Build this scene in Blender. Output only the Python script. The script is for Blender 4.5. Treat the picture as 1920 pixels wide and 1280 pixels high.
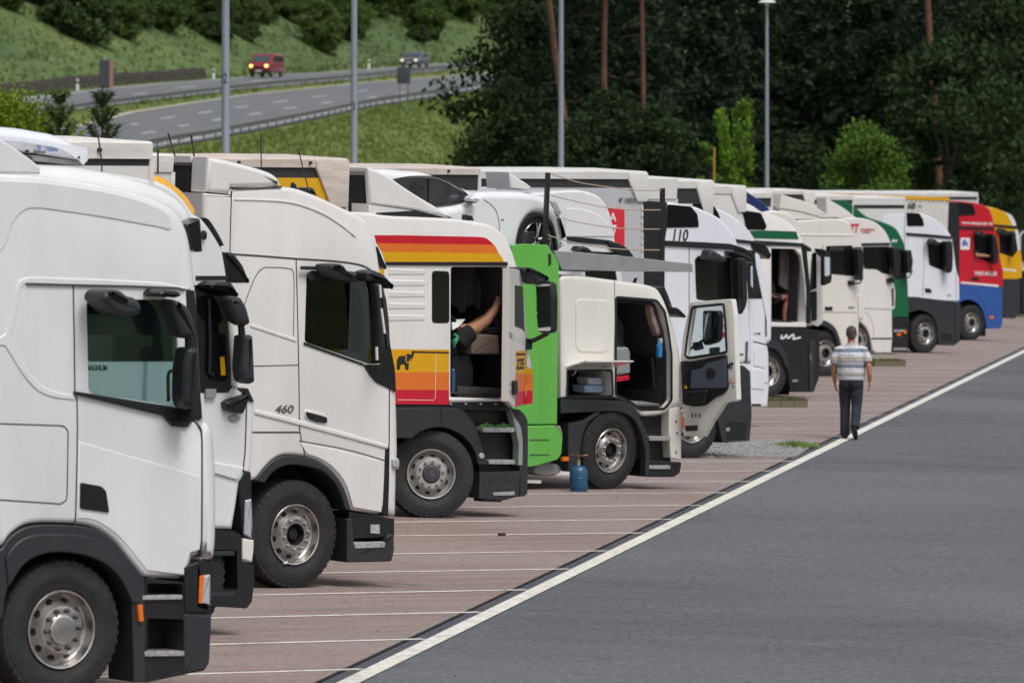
import bpy, bmesh, math, random
from mathutils import Vector, Matrix, noise as mnoise

# ------------------------------------------------------------------ camera, sky, sun, exposure
scn = bpy.context.scene
for o in list(bpy.data.objects):
    bpy.data.objects.remove(o)
F = 11000.0            # focal length in photograph pixels (about 206 mm on a 36 mm frame)
CX, HY = 960.0, 410.0  # photograph centre column, horizon row
CAMZ = 3.55
cam_d = bpy.data.cameras.new('camera')
cam = bpy.data.objects.new('camera', cam_d)
scn.collection.objects.link(cam)
cam.location = (0, 0, CAMZ)
cam.rotation_euler = (math.radians(90), 0, 0)
cam_d.sensor_width = 36.0
cam_d.lens = F / 1920 * 36
cam_d.shift_y = -(640 - HY) / 1920
cam_d.clip_start = 1.0
cam_d.clip_end = 4000
cam_d.dof.use_dof = True
cam_d.dof.focus_distance = 60
cam_d.dof.aperture_fstop = 5.6
scn.camera = cam

SUN_EL, SUN_AZ = math.radians(58), math.radians(145)   # azimuth clockwise from +Y: behind the camera, to its right
world = bpy.data.worlds.new('World')
scn.world = world
world.use_nodes = True
wn = world.node_tree.nodes
wl = world.node_tree.links
sky = wn.new('ShaderNodeTexSky')
sky.sky_type = 'NISHITA'
sky.sun_disc = False
sky.sun_elevation = SUN_EL
sky.sun_rotation = SUN_AZ
sky.air_density = 1.0
sky.dust_density = 4.0
hs = wn.new('ShaderNodeHueSaturation')
hs.inputs['Saturation'].default_value = 0.42
wl.new(sky.outputs[0], hs.inputs['Color'])
wl.new(hs.outputs[0], wn['Background'].inputs['Color'])
wn['Background'].inputs['Strength'].default_value = 0.10
sun_d = bpy.data.lights.new('sun', 'SUN')
sun_d.energy = 1.4
sun_d.angle = math.radians(24)
sun_d.color = (1.0, 0.985, 0.965)
sun = bpy.data.objects.new('sun', sun_d)
scn.collection.objects.link(sun)
sdir = Vector((math.sin(SUN_AZ) * math.cos(SUN_EL), math.cos(SUN_AZ) * math.cos(SUN_EL), math.sin(SUN_EL)))
sun.rotation_euler = sdir.to_track_quat('Z', 'Y').to_euler()
scn.view_settings.view_transform = 'Standard'
scn.view_settings.look = 'None'
scn.view_settings.gamma = 1
scn.view_settings.exposure = 0.36

# ------------------------------------------------------------------ ground planes and pixel rays
PA, PB, PC = -0.0342, 0.00458, -0.33       # parking surface z = PA x + PB y + PC (a cross fall towards the lane)
def pz(x, y): return PA * x + PB * y + PC
def ray(px, py): return Vector(((px - CX) / F, 1.0, -(py - HY) / F))
CAMP = Vector((0, 0, CAMZ))
def on_lot(px, py):
    d = ray(px, py)
    t = (CAMZ - PC) / (PA * d.x + PB - d.z)
    return CAMP + d * t
MA, MB_ = -6.6, 0.042                      # motorway surface z = MA + MB_ y
def mz(y): return MA + MB_ * y
def on_mw(px, py):
    d = ray(px, py)
    t = (CAMZ - MA) / (MB_ - d.z)
    return CAMP + d * t
TDIR = Vector((13900, 11000, -425)).normalized()      # the way the lorries point
NRM = Vector((-PA, -PB, 1)).normalized()
TDIR = (TDIR - NRM * TDIR.dot(NRM)).normalized()
LATD = NRM.cross(TDIR).normalized()                   # across the lorry, away from the camera
RDIR = Vector((0.134, 1, 0)).normalized()             # along the lane

# ------------------------------------------------------------------ object helpers
col = scn.collection
def tag(o, label=None, cat=None, group=None, kind=None):
    if label: o['label'] = label
    if cat: o['category'] = cat
    if group: o['group'] = group
    if kind: o['kind'] = kind
    return o
def empty(name, loc=(0, 0, 0), rot=None):
    o = bpy.data.objects.new(name, None)
    col.objects.link(o)
    o.location = loc
    o.empty_display_size = 0.2
    if rot is not None:
        o.rotation_euler = rot
    return o
def link(name, me, parent=None):
    o = bpy.data.objects.new(name, me)
    col.objects.link(o)
    if parent is not None:
        o.parent = parent
    return o
class MB:
    """collects faces, then makes one mesh"""
    def __init__(s): s.v = []; s.f = []; s.m = []
    def add(s, vs, fs, m=0):
        b = len(s.v); s.v += [tuple(v) for v in vs]
        for f in fs: s.f.append([b + i for i in f]); s.m.append(m)
    def box(s, x0, x1, y0, y1, z0, z1, m=0):
        s.add([(x0,y0,z0),(x1,y0,z0),(x1,y1,z0),(x0,y1,z0),(x0,y0,z1),(x1,y0,z1),(x1,y1,z1),(x0,y1,z1)],
              [(0,3,2,1),(4,5,6,7),(0,1,5,4),(1,2,6,5),(2,3,7,6),(3,0,4,7)], m)
    def tube(s, path, r, n=6, m=0, caps=True, ell=None):
        path = [Vector(p) for p in path]
        rs = r if isinstance(r, (list, tuple)) else [r] * len(path)
        rings = []; b = len(s.v); up = None
        for i, p in enumerate(path):
            t = (path[min(i + 1, len(path) - 1)] - path[max(i - 1, 0)]).normalized()
            if up is None:
                up = Vector((0, 0, 1)) if abs(t.z) < 0.9 else Vector((1, 0, 0))
            a = t.cross(up).normalized(); c = a.cross(t).normalized(); up = c
            e = ell[i] if ell else (1, 1)
            for k in range(n):
                th = 2 * math.pi * k / n
                s.v.append(tuple(p + a * (rs[i] * e[0] * math.cos(th)) + c * (rs[i] * e[1] * math.sin(th))))
        for i in range(len(path) - 1):
            for k in range(n):
                s.f.append([b + i*n + k, b + i*n + (k+1) % n, b + (i+1)*n + (k+1) % n, b + (i+1)*n + k]); s.m.append(m)
        if caps:
            s.f.append([b + k for k in range(n)][::-1]); s.m.append(m)
            s.f.append([b + (len(path)-1)*n + k for k in range(n)]); s.m.append(m)
    def ball(s, c, r, n=10, m=0):
        c = Vector(c); rr = r if isinstance(r, (tuple, list)) else (r, r, r); b = len(s.v); h = n // 2 + 1
        for i in range(h + 1):
            ph = math.pi * i / h
            for k in range(n):
                th = 2 * math.pi * k / n
                s.v.append((c.x + rr[0]*math.sin(ph)*math.cos(th), c.y + rr[1]*math.sin(ph)*math.sin(th), c.z + rr[2]*math.cos(ph)))
        for i in range(h):
            for k in range(n):
                s.f.append([b+i*n+k, b+(i+1)*n+k, b+(i+1)*n+(k+1) % n, b+i*n+(k+1) % n]); s.m.append(m)
    def lathe(s, prof, n=40, c=(0, 0, 0), ms=None):
        """profile of (y, r) turned about the y axis"""
        b = len(s.v)
        for (y, r) in prof:
            for k in range(n):
                th = 2 * math.pi * k / n
                s.v.append((c[0] + r*math.cos(th), c[1] + y, c[2] + r*math.sin(th)))
        for i in range(len(prof) - 1):
            for k in range(n):
                s.f.append([b+i*n+k, b+(i+1)*n+k, b+(i+1)*n+(k+1) % n, b+i*n+(k+1) % n]); s.m.append(ms[i] if ms else 0)
    def mesh(s, name, mats, smooth=None):
        me = bpy.data.meshes.new(name)
        me.from_pydata(s.v, [], s.f)
        for m in (mats if isinstance(mats, (list, tuple)) else [mats]):
            me.materials.append(m)
        if len(me.materials) > 1:
            me.polygons.foreach_set('material_index', s.m)
        bm = bmesh.new(); bm.from_mesh(me)
        bmesh.ops.recalc_face_normals(bm, faces=bm.faces)
        bm.to_mesh(me); bm.free()
        if smooth is not None:
            me.polygons.foreach_set('use_smooth', [True] * len(me.polygons))
            me.set_sharp_from_angle(angle=math.radians(smooth))
        me.update()
        return me
    def build(s, name, mats, parent=None, smooth=None):
        return link(name, s.mesh(name, mats, smooth), parent)

def catmull(pts, n=5):
    out = []
    P = [Vector((p[0], p[1])) for p in pts]
    for i in range(len(P) - 1):
        p0 = P[max(i-1, 0)]; p1 = P[i]; p2 = P[i+1]; p3 = P[min(i+2, len(P)-1)]
        for k in range(n):
            t = k / n
            q = 0.5 * ((2*p1) + (p2-p0)*t + (2*p0-5*p1+4*p2-p3)*t*t + (3*p1-p0-3*p2+p3)*t*t*t)
            out.append((q.x, q.y))
    out.append(tuple(P[-1]))
    return out
C = catmull
def rrect(x0, y0, x1, y1, r, n=4):
    out = []
    for cx, cy, a0 in ((x1-r, y0+r, -90), (x1-r, y1-r, 0), (x0+r, y1-r, 90), (x0+r, y0+r, 180)):
        for k in range(n + 1):
            a = math.radians(a0 + 90 * k / n)
            out.append((cx + r*math.cos(a), cy + r*math.sin(a)))
    return out
def fillet(pts, r, n=3):
    out = []; N = len(pts)
    for i in range(N):
        a = Vector(pts[i-1][:2]); b = Vector(pts[i][:2]); c = Vector(pts[(i+1) % N][:2])
        u = a - b; w = c - b
        d = min(r, u.length * 0.45, w.length * 0.45)
        if d < 1e-4: out.append(tuple(b)); continue
        p = b + u.normalized() * d; q = b + w.normalized() * d
        for k in range(n + 1):
            t = k / n
            z = p * (1-t)**2 + b * 2*t*(1-t) + q * t*t
            out.append((z.x, z.y))
    return out
def ellipse(cx, cy, rx, ry, n=20):
    return [(cx + rx*math.cos(2*math.pi*k/n), cy + ry*math.sin(2*math.pi*k/n)) for k in range(n)]
def sstep(a, b, x):
    t = min(max((x - a) / (b - a), 0), 1)
    return t * t * (3 - 2 * t)

def slab_mb(poly, y0, y1, r=0.02, seg=3, far=True, rf=None, xr=None):
    """polygon in (x, z) made solid from y0 to y1 with rounded edges; rf = rounder edge towards the front beyond xr"""
    P = []
    for p in poly:
        q = Vector((p[0], p[1]))
        if not P or (q - P[-1]).length > 1e-4: P.append(q)
    if (P[0] - P[-1]).length < 1e-4: P.pop()
    area = sum(P[i-1].x * P[i].y - P[i].x * P[i-1].y for i in range(len(P)))
    if area < 0: P.reverse()
    n = len(P); nor = []; rr = []
    for i in range(n):
        e1 = (P[i] - P[i-1]).normalized(); e2 = (P[(i+1) % n] - P[i]).normalized()
        n1 = Vector((-e1.y, e1.x)); n2 = Vector((-e2.y, e2.x))
        m = (n1 + n2)
        if m.length < 1e-6: m = n1.copy()
        m.normalize()
        nor.append(m / max(m.dot(n1), 0.5))
        rr.append(r if rf is None else r + (rf - r) * sstep(xr[0], xr[1], P[i].x))
    if rf is not None:
        for i in range(n):
            if nor[i].x < 0: P[i] = P[i] + Vector((0.516 * rr[i] * min(-nor[i].x, 1.0), 0))
    mb = MB(); rings = []
    def ring(kind, th):
        b = len(mb.v)
        for i in range(n):
            ri = min(rr[i], (y1 - y0) * 0.49)
            q = P[i] + nor[i] * (ri * (1 - math.cos(th)))
            yy = ri * (1 - math.sin(th))
            mb.v.append((q.x, y0 + yy if kind == 0 else y1 - yy, q.y))
        rings.append(b)
    if r > 0:
        for k in range(seg, -1, -1): ring(0, math.pi / 2 * k / seg)
        if far:
            for k in range(seg + 1): ring(1, math.pi / 2 * k / seg)
        else: 
            b = len(mb.v)
            for i in range(n): mb.v.append((P[i].x, y1, P[i].y))
            rings.append(b)
    else:
        for yy in (y0, y1):
            b = len(mb.v)
            for i in range(n): mb.v.append((P[i].x, yy, P[i].y))
            rings.append(b)
    for a, b in zip(rings, rings[1:]):
        for i in range(n):
            j = (i + 1) % n
            mb.f.append([a+i, a+j, b+j, b+i]); mb.m.append(0)
    mb.f.append([rings[0] + i for i in range(n)][::-1]); mb.m.append(0)
    mb.f.append([rings[-1] + i for i in range(n)]); mb.m.append(0)
    return mb
def wnormal(o):
    m = o.modifiers.new('wn', 'WEIGHTED_NORMAL'); m.keep_sharp = True; m.weight = 80
    return o
def boolean_cut(o, cutters):
    for cm in cutters:
        co = link('cutter', cm)
        co.matrix_world = Matrix.Identity(4)
        if o.parent: co.parent = o.parent
        m = o.modifiers.new('b', 'BOOLEAN'); m.operation = 'DIFFERENCE'; m.solver = 'EXACT'; m.object = co
        bpy.context.view_layer.update()
        dg = bpy.context.evaluated_depsgraph_get()
        me = bpy.data.meshes.new_from_object(o.evaluated_get(dg))
        o.modifiers.clear(); old = o.data; o.data = me
        bpy.data.meshes.remove(old)
        bpy.data.objects.remove(co)
    o.data.set_sharp_from_angle(angle=math.radians(35))
    return o

class Frame:
    """a local frame (ex along the lorry, ey away from the camera, ez up) whose meshes are stored in the root's space"""
    def __init__(s, root, M, RM):
        s.root = root; s.M = M; s.RM = RM; s.rel = RM.inverted() @ M
        s.o = M.translation; s.ex = M.col[0].xyz; s.ey = M.col[1].xyz; s.ez = M.col[2].xyz
    def L(s, px, py, y=0.0):
        d = ray(px, py); q = s.o + s.ey * y
        t = (q - CAMP).dot(s.ey) / d.dot(s.ey)
        p = CAMP + d * t - s.o
        return (p.dot(s.ex), p.dot(s.ez))
    def P3(s, px, py, y=0.0):
        x, z = s.L(px, py, y)
        return Vector((x, y, z))
    def Ls(s, pts, y=0.0): return [s.L(p[0], p[1], y) for p in pts]
    def put(s, mb, name, mat, parent=None, smooth=35):
        if s.rel != Matrix.Identity(4):
            mb.v = [tuple(s.rel @ Vector(v)) for v in mb.v]
        return mb.build(name, mat, parent or s.root, smooth)
    def slab(s, name, pts, y0, y1, mat, parent=None, r=0.02, yref=None, seg=3, far=True, rf=None, xr=None):
        yr = y0 if yref is None else yref
        poly = s.Ls(pts, yr)
        if xr: xr = (s.L(xr[0], 600, yr)[0], s.L(xr[1], 600, yr)[0])
        o = s.put(slab_mb(poly, y0, y1, r, seg, far, rf, xr), name, mat, parent, 50)
        if r > 0: wnormal(o)
        return o
    def seam(s, name, pts, mat, w=0.010, y=-0.004, d=0.006, parent=None, closed=False):
        """a thin raised or dark line along a path"""
        P = [Vector(q) for q in s.Ls(pts, 0)]
        if closed: P.append(P[0])
        mb = MB(); n = len(P)
        for i, p in enumerate(P):
            t = (P[min(i+1, n-1)] - P[max(i-1, 0)]).normalized(); u = Vector((-t.y, t.x)) * (w / 2)
            for q, yy in ((p + u, y + d), (p + u, y), (p - u, y), (p - u, y + d)):
                mb.v.append((q.x, yy, q.y))
        for i in range(n - 1):
            for k in range(3):
                mb.f.append([i*4+k, i*4+k+1, (i+1)*4+k+1, (i+1)*4+k]); mb.m.append(0)
        return s.put(mb, name, mat, parent, 40)
    def rod(s, name, pts, r, mat, y=0.0, parent=None, n=6):
        mb = MB(); mb.tube([s.P3(p[0], p[1], p[2] if len(p) > 2 else y) for p in pts], r, n)
        return s.put(mb, name, mat, parent, 60)
    def sub(s, px, py, y, ang):
        """frame hinged at a pixel on the plane y, turned by ang degrees from the lorry's length towards the camera side"""
        x, z = s.L(px, py, y)
        M = s.M @ Matrix.Translation((x, y, 0)) @ Matrix.Rotation(math.radians(-ang), 4, 'Z')
        return Frame(s.root, M, s.RM)
    def text(s, name, body, px0, py0, px1, py1, mat, y=-0.006, parent=None, shear=0.0, ext=0.002, bold=0.016):
        """lettering fitted into the box of pixels"""
        cu = bpy.data.curves.new('t', 'FONT'); cu.body = body; cu.extrude = ext; cu.shear = shear; cu.offset = bold
        to = bpy.data.objects.new('t', cu); col.objects.link(to)
        bpy.context.view_layer.update()
        me = bpy.data.meshes.new_from_object(to.evaluated_get(bpy.context.evaluated_depsgraph_get()))
        bpy.data.objects.remove(to)
        xs = [v.co.x for v in me.vertices]; ys = [v.co.y for v in me.vertices]
        a = s.L(px0, py1, y); b = s.L(px1, py0, y)
        for v in me.vertices:
            u = (v.co.x - min(xs)) / (max(xs) - min(xs)); w = (v.co.y - min(ys)) / (max(ys) - min(ys))
            v.co = s.rel @ Vector((a[0] + (b[0]-a[0]) * u, y - v.co.z, a[1] + (b[1]-a[1]) * w))
        me.materials.clear(); me.materials.append(mat)
        return link(name, me, parent or s.root)

def lorry(label, px, py, group='lorries parked side by side', name='parked_lorry', p0=None):
    p = p0 or on_lot(px, py)
    M = Matrix((( TDIR.x, LATD.x, NRM.x, p.x), (TDIR.y, LATD.y, NRM.y, p.y), (TDIR.z, LATD.z, NRM.z, p.z), (0, 0, 0, 1)))
    r = empty(name)
    r.matrix_world = M
    bpy.context.view_layer.update()
    tag(r, label, 'lorry', group)
    return Frame(r, M, M)

# ------------------------------------------------------------------ materials
def nn(nt, t, **kw):
    n = nt.nodes.new(t)
    for k, v in kw.items(): setattr(n, k, v)
    return n
def mat(name, c, rough=0.5, metal=0.0, coat=0.0, var=0.0, vs=3.0, c2=None, bump=0.0, bs=40.0, spec=0.5, stretch=None, det=4, vs2=None, mix=None):
    m = bpy.data.materials.new(name); m.use_nodes = True
    nt = m.node_tree; b = nt.nodes['Principled BSDF']
    b.inputs['Base Color'].default_value = (*c, 1)
    b.inputs['Roughness'].default_value = rough
    b.inputs['Metallic'].default_value = metal
    b.inputs['Specular IOR Level'].default_value = spec
    if coat: b.inputs['Coat Weight'].default_value = coat; b.inputs['Coat Roughness'].default_value = 0.08
    if var or bump:
        tc = nn(nt, 'ShaderNodeTexCoord'); mp = nn(nt, 'ShaderNodeMapping')
        if stretch: mp.inputs['Scale'].default_value = stretch
        nt.links.new(tc.outputs['Object'], mp.inputs['Vector'])
    if var:
        nz = nn(nt, 'ShaderNodeTexNoise'); nz.inputs['Scale'].default_value = vs; nz.inputs['Detail'].default_value = det
        nz.inputs['Roughness'].default_value = 0.62
        nt.links.new(mp.outputs[0], nz.inputs['Vector'])
        rp = nn(nt, 'ShaderNodeMapRange'); rp.inputs['From Min'].default_value = 0.38; rp.inputs['From Max'].default_value = 0.68
        rp.inputs['To Max'].default_value = var
        nt.links.new(nz.outputs['Fac'], rp.inputs['Value'])
        mx = nn(nt, 'ShaderNodeMix', data_type='RGBA')
        mx.inputs[6].default_value = (*c, 1)
        mx.inputs[7].default_value = (*(c2 or tuple(x * 0.6 for x in c)), 1)
        nt.links.new(rp.outputs[0], mx.inputs[0])
        outp = mx.outputs[2]
        if vs2:
            n2 = nn(nt, 'ShaderNodeTexNoise'); n2.inputs['Scale'].default_value = vs2; n2.inputs['Detail'].default_value = 3
            nt.links.new(mp.outputs[0], n2.inputs['Vector'])
            r2 = nn(nt, 'ShaderNodeMapRange'); r2.inputs['From Min'].default_value = 0.3; r2.inputs['From Max'].default_value = 0.7
            r2.inputs['To Min'].default_value = 0.72; r2.inputs['To Max'].default_value = 1.25
            nt.links.new(n2.outputs['Fac'], r2.inputs['Value'])
            vm = nn(nt, 'ShaderNodeVectorMath', operation='SCALE')
            nt.links.new(outp, vm.inputs[0]); nt.links.new(r2.outputs[0], vm.inputs['Scale'])
            outp = vm.outputs[0]
        nt.links.new(outp, b.inputs['Base Color'])
    if bump:
        bz = nn(nt, 'ShaderNodeTexNoise'); bz.inputs['Scale'].default_value = bs; bz.inputs['Detail'].default_value = 5
        nt.links.new(mp.outputs[0], bz.inputs['Vector'])
        bp = nn(nt, 'ShaderNodeBump'); bp.inputs['Strength'].default_value = bump; bp.inputs['Distance'].default_value = 0.02
        nt.links.new(bz.outputs['Fac'], bp.inputs['Height']); nt.links.new(bp.outputs[0], b.inputs['Normal'])
    return m
def paint(name, c, dirt=0.26, rough=0.20):
    """lorry paint with a thin, patchy film of road dust"""
    return mat(name, c, rough, coat=0.5, var=dirt, vs=1.7, c2=tuple(x * 0.72 * k for x, k in zip(c, (1, .96, .88))), det=7, stretch=(1.3, 1.3, 0.32), bump=0.012, bs=1.2)
def glassmat(name, tint, ior=1.5):
    m = bpy.data.materials.new(name); m.use_nodes = True; nt = m.node_tree
    nt.nodes.remove(nt.nodes['Principled BSDF'])
    tr = nn(nt, 'ShaderNodeBsdfTransparent'); tr.inputs[0].default_value = (*tint, 1)
    gl = nn(nt, 'ShaderNodeBsdfGlossy'); gl.inputs['Roughness'].default_value = 0.02
    lw = nn(nt, 'ShaderNodeLayerWeight'); lw.inputs[0].default_value = 0.5
    pw = nn(nt, 'ShaderNodeMath', operation='POWER'); pw.inputs[1].default_value = 4.0; nt.links.new(lw.outputs['Facing'], pw.inputs[0])
    fr = nn(nt, 'ShaderNodeMath', operation='MULTIPLY_ADD'); fr.inputs[1].default_value = 0.7; fr.inputs[2].default_value = 0.04; nt.links.new(pw.outputs[0], fr.inputs[0])
    mx = nn(nt, 'ShaderNodeMixShader')
    nt.links.new(fr.outputs[0], mx.inputs[0]); nt.links.new(tr.outputs[0], mx.inputs[1]); nt.links.new(gl.outputs[0], mx.inputs[2])
    nt.links.new(mx.outputs[0], nt.nodes['Material Output'].inputs['Surface'])
    return m
WHITE = paint('paint white', (0.735, 0.73, 0.745))
WARM = paint('paint warm white', (0.74, 0.72, 0.70))
CREAM = paint('paint cream', (0.73, 0.71, 0.66))
COOL = paint('paint cool white', (0.76, 0.78, 0.84))
RED = paint('paint red', (0.55, 0.012, 0.03))
ORANGE = paint('paint orange', (0.72, 0.17, 0.025))
YELLOW = paint('paint yellow', (0.70, 0.36, 0.008))
ROOFY = paint('paint roof yellow', (0.80, 0.40, 0.01))
BLUE = paint('paint blue', (0.03, 0.095, 0.34))
NAVY = paint('paint navy', (0.015, 0.03, 0.13))
GREEN = paint('paint green', (0.13, 0.44, 0.075), dirt=0.3)
DGREEN = paint('paint dark green', (0.008, 0.115, 0.05))
SLATE = mat('grey plastic', (0.021, 0.023, 0.028), 0.48, var=0.5, vs=5, c2=(0.036, 0.036, 0.038), bump=0.05, bs=120)
BLACKP = mat('black plastic', (0.010, 0.011, 0.013), 0.38, var=0.5, vs=6, c2=(0.022, 0.022, 0.023), bump=0.04, bs=120)
GLOSSB = mat('gloss black', (0.010, 0.010, 0.012), 0.12, coat=0.4)
VOID = mat('dark underside', (0.010, 0.010, 0.010), 0.9)
SEAM = mat('panel gap', (0.05, 0.045, 0.045), 0.8)
RUBBER = mat('tyre rubber', (0.012, 0.012, 0.013), 0.7, var=0.6, vs=7, c2=(0.030, 0.028, 0.027), bump=0.15, bs=60)
STEEL = mat('wheel steel', (0.62, 0.60, 0.58), 0.26, 0.92, var=0.6, vs=9, c2=(0.30, 0.28, 0.26), bump=0.05, bs=50)
DUSTY = mat('dusty wheel steel', (0.42, 0.41, 0.39), 0.5, 0.4, var=0.6, vs=8, c2=(0.25, 0.23, 0.21))
ALU = mat('step aluminium', (0.55, 0.55, 0.54), 0.45, 0.6, var=0.6, vs=30, c2=(0.22, 0.21, 0.2), bump=0.4, bs=90)
GREYM = mat('grey metal', (0.30, 0.31, 0.31), 0.55, 0.2, var=0.4, vs=4, c2=(0.2, 0.19, 0.18))
WINDOW = mat('dark window', (0.006, 0.007, 0.008), 0.06, spec=0.6)
TEAL = glassmat('tinted cab glass', (0.66, 0.77, 0.765))
DARKGLASS = glassmat('smoked cab glass', (0.22, 0.25, 0.25))
CLEAR = glassmat('clear glass', (0.85, 0.9, 0.9))
LENS = mat('lamp lens', (0.5, 0.52, 0.55), 0.1, 0.2, coat=0.6)
AMBER = mat('amber lens', (0.75, 0.16, 0.01), 0.2, coat=0.5)
INNER = mat('cab interior', (0.035, 0.035, 0.038), 0.85)
CURTAIN = mat('curtain cloth', (0.050, 0.047, 0.046), 0.95, var=0.7, vs=7, c2=(0.10, 0.094, 0.09), stretch=(4, 4, 0.3))
GREYCLOTH = mat('grey curtain', (0.15, 0.14, 0.136), 0.95, var=0.7, vs=7, c2=(0.03, 0.03, 0.03), stretch=(5, 5, 0.3))
BEIGE = mat('beige trim', (0.24, 0.18, 0.14), 0.8, var=0.3, vs=8)
INK = mat('black print', (0.015, 0.015, 0.016), 0.6)
GREYINK = mat('grey print', (0.10, 0.10, 0.11), 0.5)
WHITEINK = mat('white print', (0.72, 0.72, 0.72), 0.6)
BLUEINK = mat('blue print', (0.10, 0.16, 0.42), 0.6)
REDINK = mat('red print', (0.50, 0.03, 0.03), 0.6)
MIRROR = mat('mirror glass', (0.75, 0.78, 0.8), 0.03, 1.0)
STICKER = mat('sticker', (0.5, 0.5, 0.46), 0.6, var=0.9, vs=60, c2=(0.22, 0.2, 0.18))
SKIN = mat('skin', (0.42, 0.20, 0.115), 0.55, var=0.3, vs=20, c2=(0.33, 0.13, 0.07))
BLACKCLOTH = mat('black cloth', (0.013, 0.013, 0.015), 0.95)
# ------------------------------------------------------------------ ground, lane, motorway, hill
def ground_mat(name, c1, c2, scale, stretch, rot=0.0, fine=60.0, fine_amt=0.35, rough=0.85, c3=None, s3=0.08, bump=0.15, wide=(0.35, 0.65), spots=None):
    m = bpy.data.materials.new(name); m.use_nodes = True; nt = m.node_tree; b = nt.nodes['Principled BSDF']
    b.inputs['Roughness'].default_value = rough; b.inputs['Specular IOR Level'].default_value = 0.3
    tc = nn(nt, 'ShaderNodeTexCoord'); r = nn(nt, 'ShaderNodeMapping'); r.inputs['Rotation'].default_value = (0, 0, rot)
    mp = nn(nt, 'ShaderNodeMapping'); mp.inputs['Scale'].default_value = stretch
    nt.links.new(tc.outputs['Object'], r.inputs[0]); nt.links.new(r.outputs[0], mp.inputs[0])
    n1 = nn(nt, 'ShaderNodeTexNoise'); n1.inputs['Scale'].default_value = scale; n1.inputs['Detail'].default_value = 7; n1.inputs['Roughness'].default_value = .65
    nt.links.new(mp.outputs[0], n1.inputs['Vector'])
    mr = nn(nt, 'ShaderNodeMapRange'); mr.inputs['From Min'].default_value = wide[0]; mr.inputs['From Max'].default_value = wide[1]
    nt.links.new(n1.outputs['Fac'], mr.inputs['Value'])
    mx = nn(nt, 'ShaderNodeMix', data_type='RGBA'); mx.inputs[6].default_value = (*c1, 1); mx.inputs[7].default_value = (*c2, 1)
    nt.links.new(mr.outputs[0], mx.inputs[0]); out = mx.outputs[2]
    if c3:
        n3 = nn(nt, 'ShaderNodeTexNoise'); n3.inputs['Scale'].default_value = s3; n3.inputs['Detail'].default_value = 5
        nt.links.new(tc.outputs['Object'], n3.inputs['Vector'])
        m3 = nn(nt, 'ShaderNodeMapRange'); m3.inputs['From Min'].default_value = .42; m3.inputs['From Max'].default_value = .62
        nt.links.new(n3.outputs['Fac'], m3.inputs['Value'])
        x3 = nn(nt, 'ShaderNodeMix', data_type='RGBA'); nt.links.new(m3.outputs[0], x3.inputs[0]); nt.links.new(out, x3.inputs[6]); x3.inputs[7].default_value = (*c3, 1); out = x3.outputs[2]
    if spots:                                   # oil drips and scuffs
        ns = nn(nt, 'ShaderNodeTexNoise'); ns.inputs['Scale'].default_value = spots[0]; ns.inputs['Detail'].default_value = 6; ns.inputs['Roughness'].default_value = .7
        nt.links.new(tc.outputs['Object'], ns.inputs['Vector'])
        m4 = nn(nt, 'ShaderNodeMapRange'); m4.inputs['From Min'].default_value = .60; m4.inputs['From Max'].default_value = .72; m4.inputs['To Min'].default_value = 1.0; m4.inputs['To Max'].default_value = spots[1]
        nt.links.new(ns.outputs['Fac'], m4.inputs['Value'])
        s4 = nn(nt, 'ShaderNodeVectorMath', operation='SCALE'); nt.links.new(out, s4.inputs[0]); nt.links.new(m4.outputs[0], s4.inputs['Scale']); out = s4.outputs[0]
    nf = nn(nt, 'ShaderNodeTexNoise'); nf.inputs['Scale'].default_value = fine; nf.inputs['Detail'].default_value = 2
    nt.links.new(tc.outputs['Object'], nf.inputs['Vector'])
    mf = nn(nt, 'ShaderNodeMapRange'); mf.inputs['From Min'].default_value = .25; mf.inputs['From Max'].default_value = .75
    mf.inputs['To Min'].default_value = 1 - fine_amt; mf.inputs['To Max'].default_value = 1 + fine_amt
    nt.links.new(nf.outputs['Fac'], mf.inputs['Value'])
    sc = nn(nt, 'ShaderNodeVectorMath', operation='SCALE'); nt.links.new(out, sc.inputs[0]); nt.links.new(mf.outputs[0], sc.inputs['Scale'])
    nt.links.new(sc.outputs[0], b.inputs['Base Color'])
    bp = nn(nt, 'ShaderNodeBump'); bp.inputs['Strength'].default_value = bump; bp.inputs['Distance'].default_value = .01
    nt.links.new(nf.outputs['Fac'], bp.inputs['Height']); nt.links.new(bp.outputs[0], b.inputs['Normal'])
    return m
TROT = -math.atan2(TDIR.y, TDIR.x)
PAVE = ground_mat('red brown paving', (.295, .228, .205), (.19, .146, .133), 2.2, (.09, 1.5, 1), TROT, fine=22, fine_amt=.30, c3=(.265, .215, .198), s3=.25, spots=(.55, .5))
ASPH = ground_mat('lane asphalt', (.115, .119, .125), (.088, .091, .097), 1.3, (.16, .8, 1), 0, fine=18, fine_amt=.42, c3=(.13, .134, .14), s3=.10, spots=(.22, .78))
MWAY = ground_mat('motorway asphalt', (.165, .17, .178), (.135, .14, .148), .5, (2.0, .06, 1), .07, fine=3, fine_amt=.1)
GUTTER = ground_mat('gutter stone', (.085, .085, .10), (.06, .06, .075), 4, (1, 1, 1), 0, fine=30, fine_amt=.3)
LINEW = ground_mat('worn white paint', (.68, .66, .60), (.46, .44, .40), 3, (1, 1, 1), 0, fine=14, fine_amt=.22, wide=(.45, .75))
MARK = ground_mat('motorway paint', (.55, .55, .54), (.42, .42, .42), 1, (1, 1, 1), 0, fine=3, fine_amt=.1)
GRASS = ground_mat('meadow', (.095, .145, .028), (.17, .195, .045), .12, (1, 1, 1), 0, fine=2.2, fine_amt=.45, c3=(.075, .13, .025), s3=.045, bump=.4)
HILLG = ground_mat('hillside grass', (.080, .130, .042), (.125, .165, .05), .10, (1, 1, 1), 0, fine=1.2, fine_amt=.5, c3=(.065, .105, .036), s3=.03, bump=.4)
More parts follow.
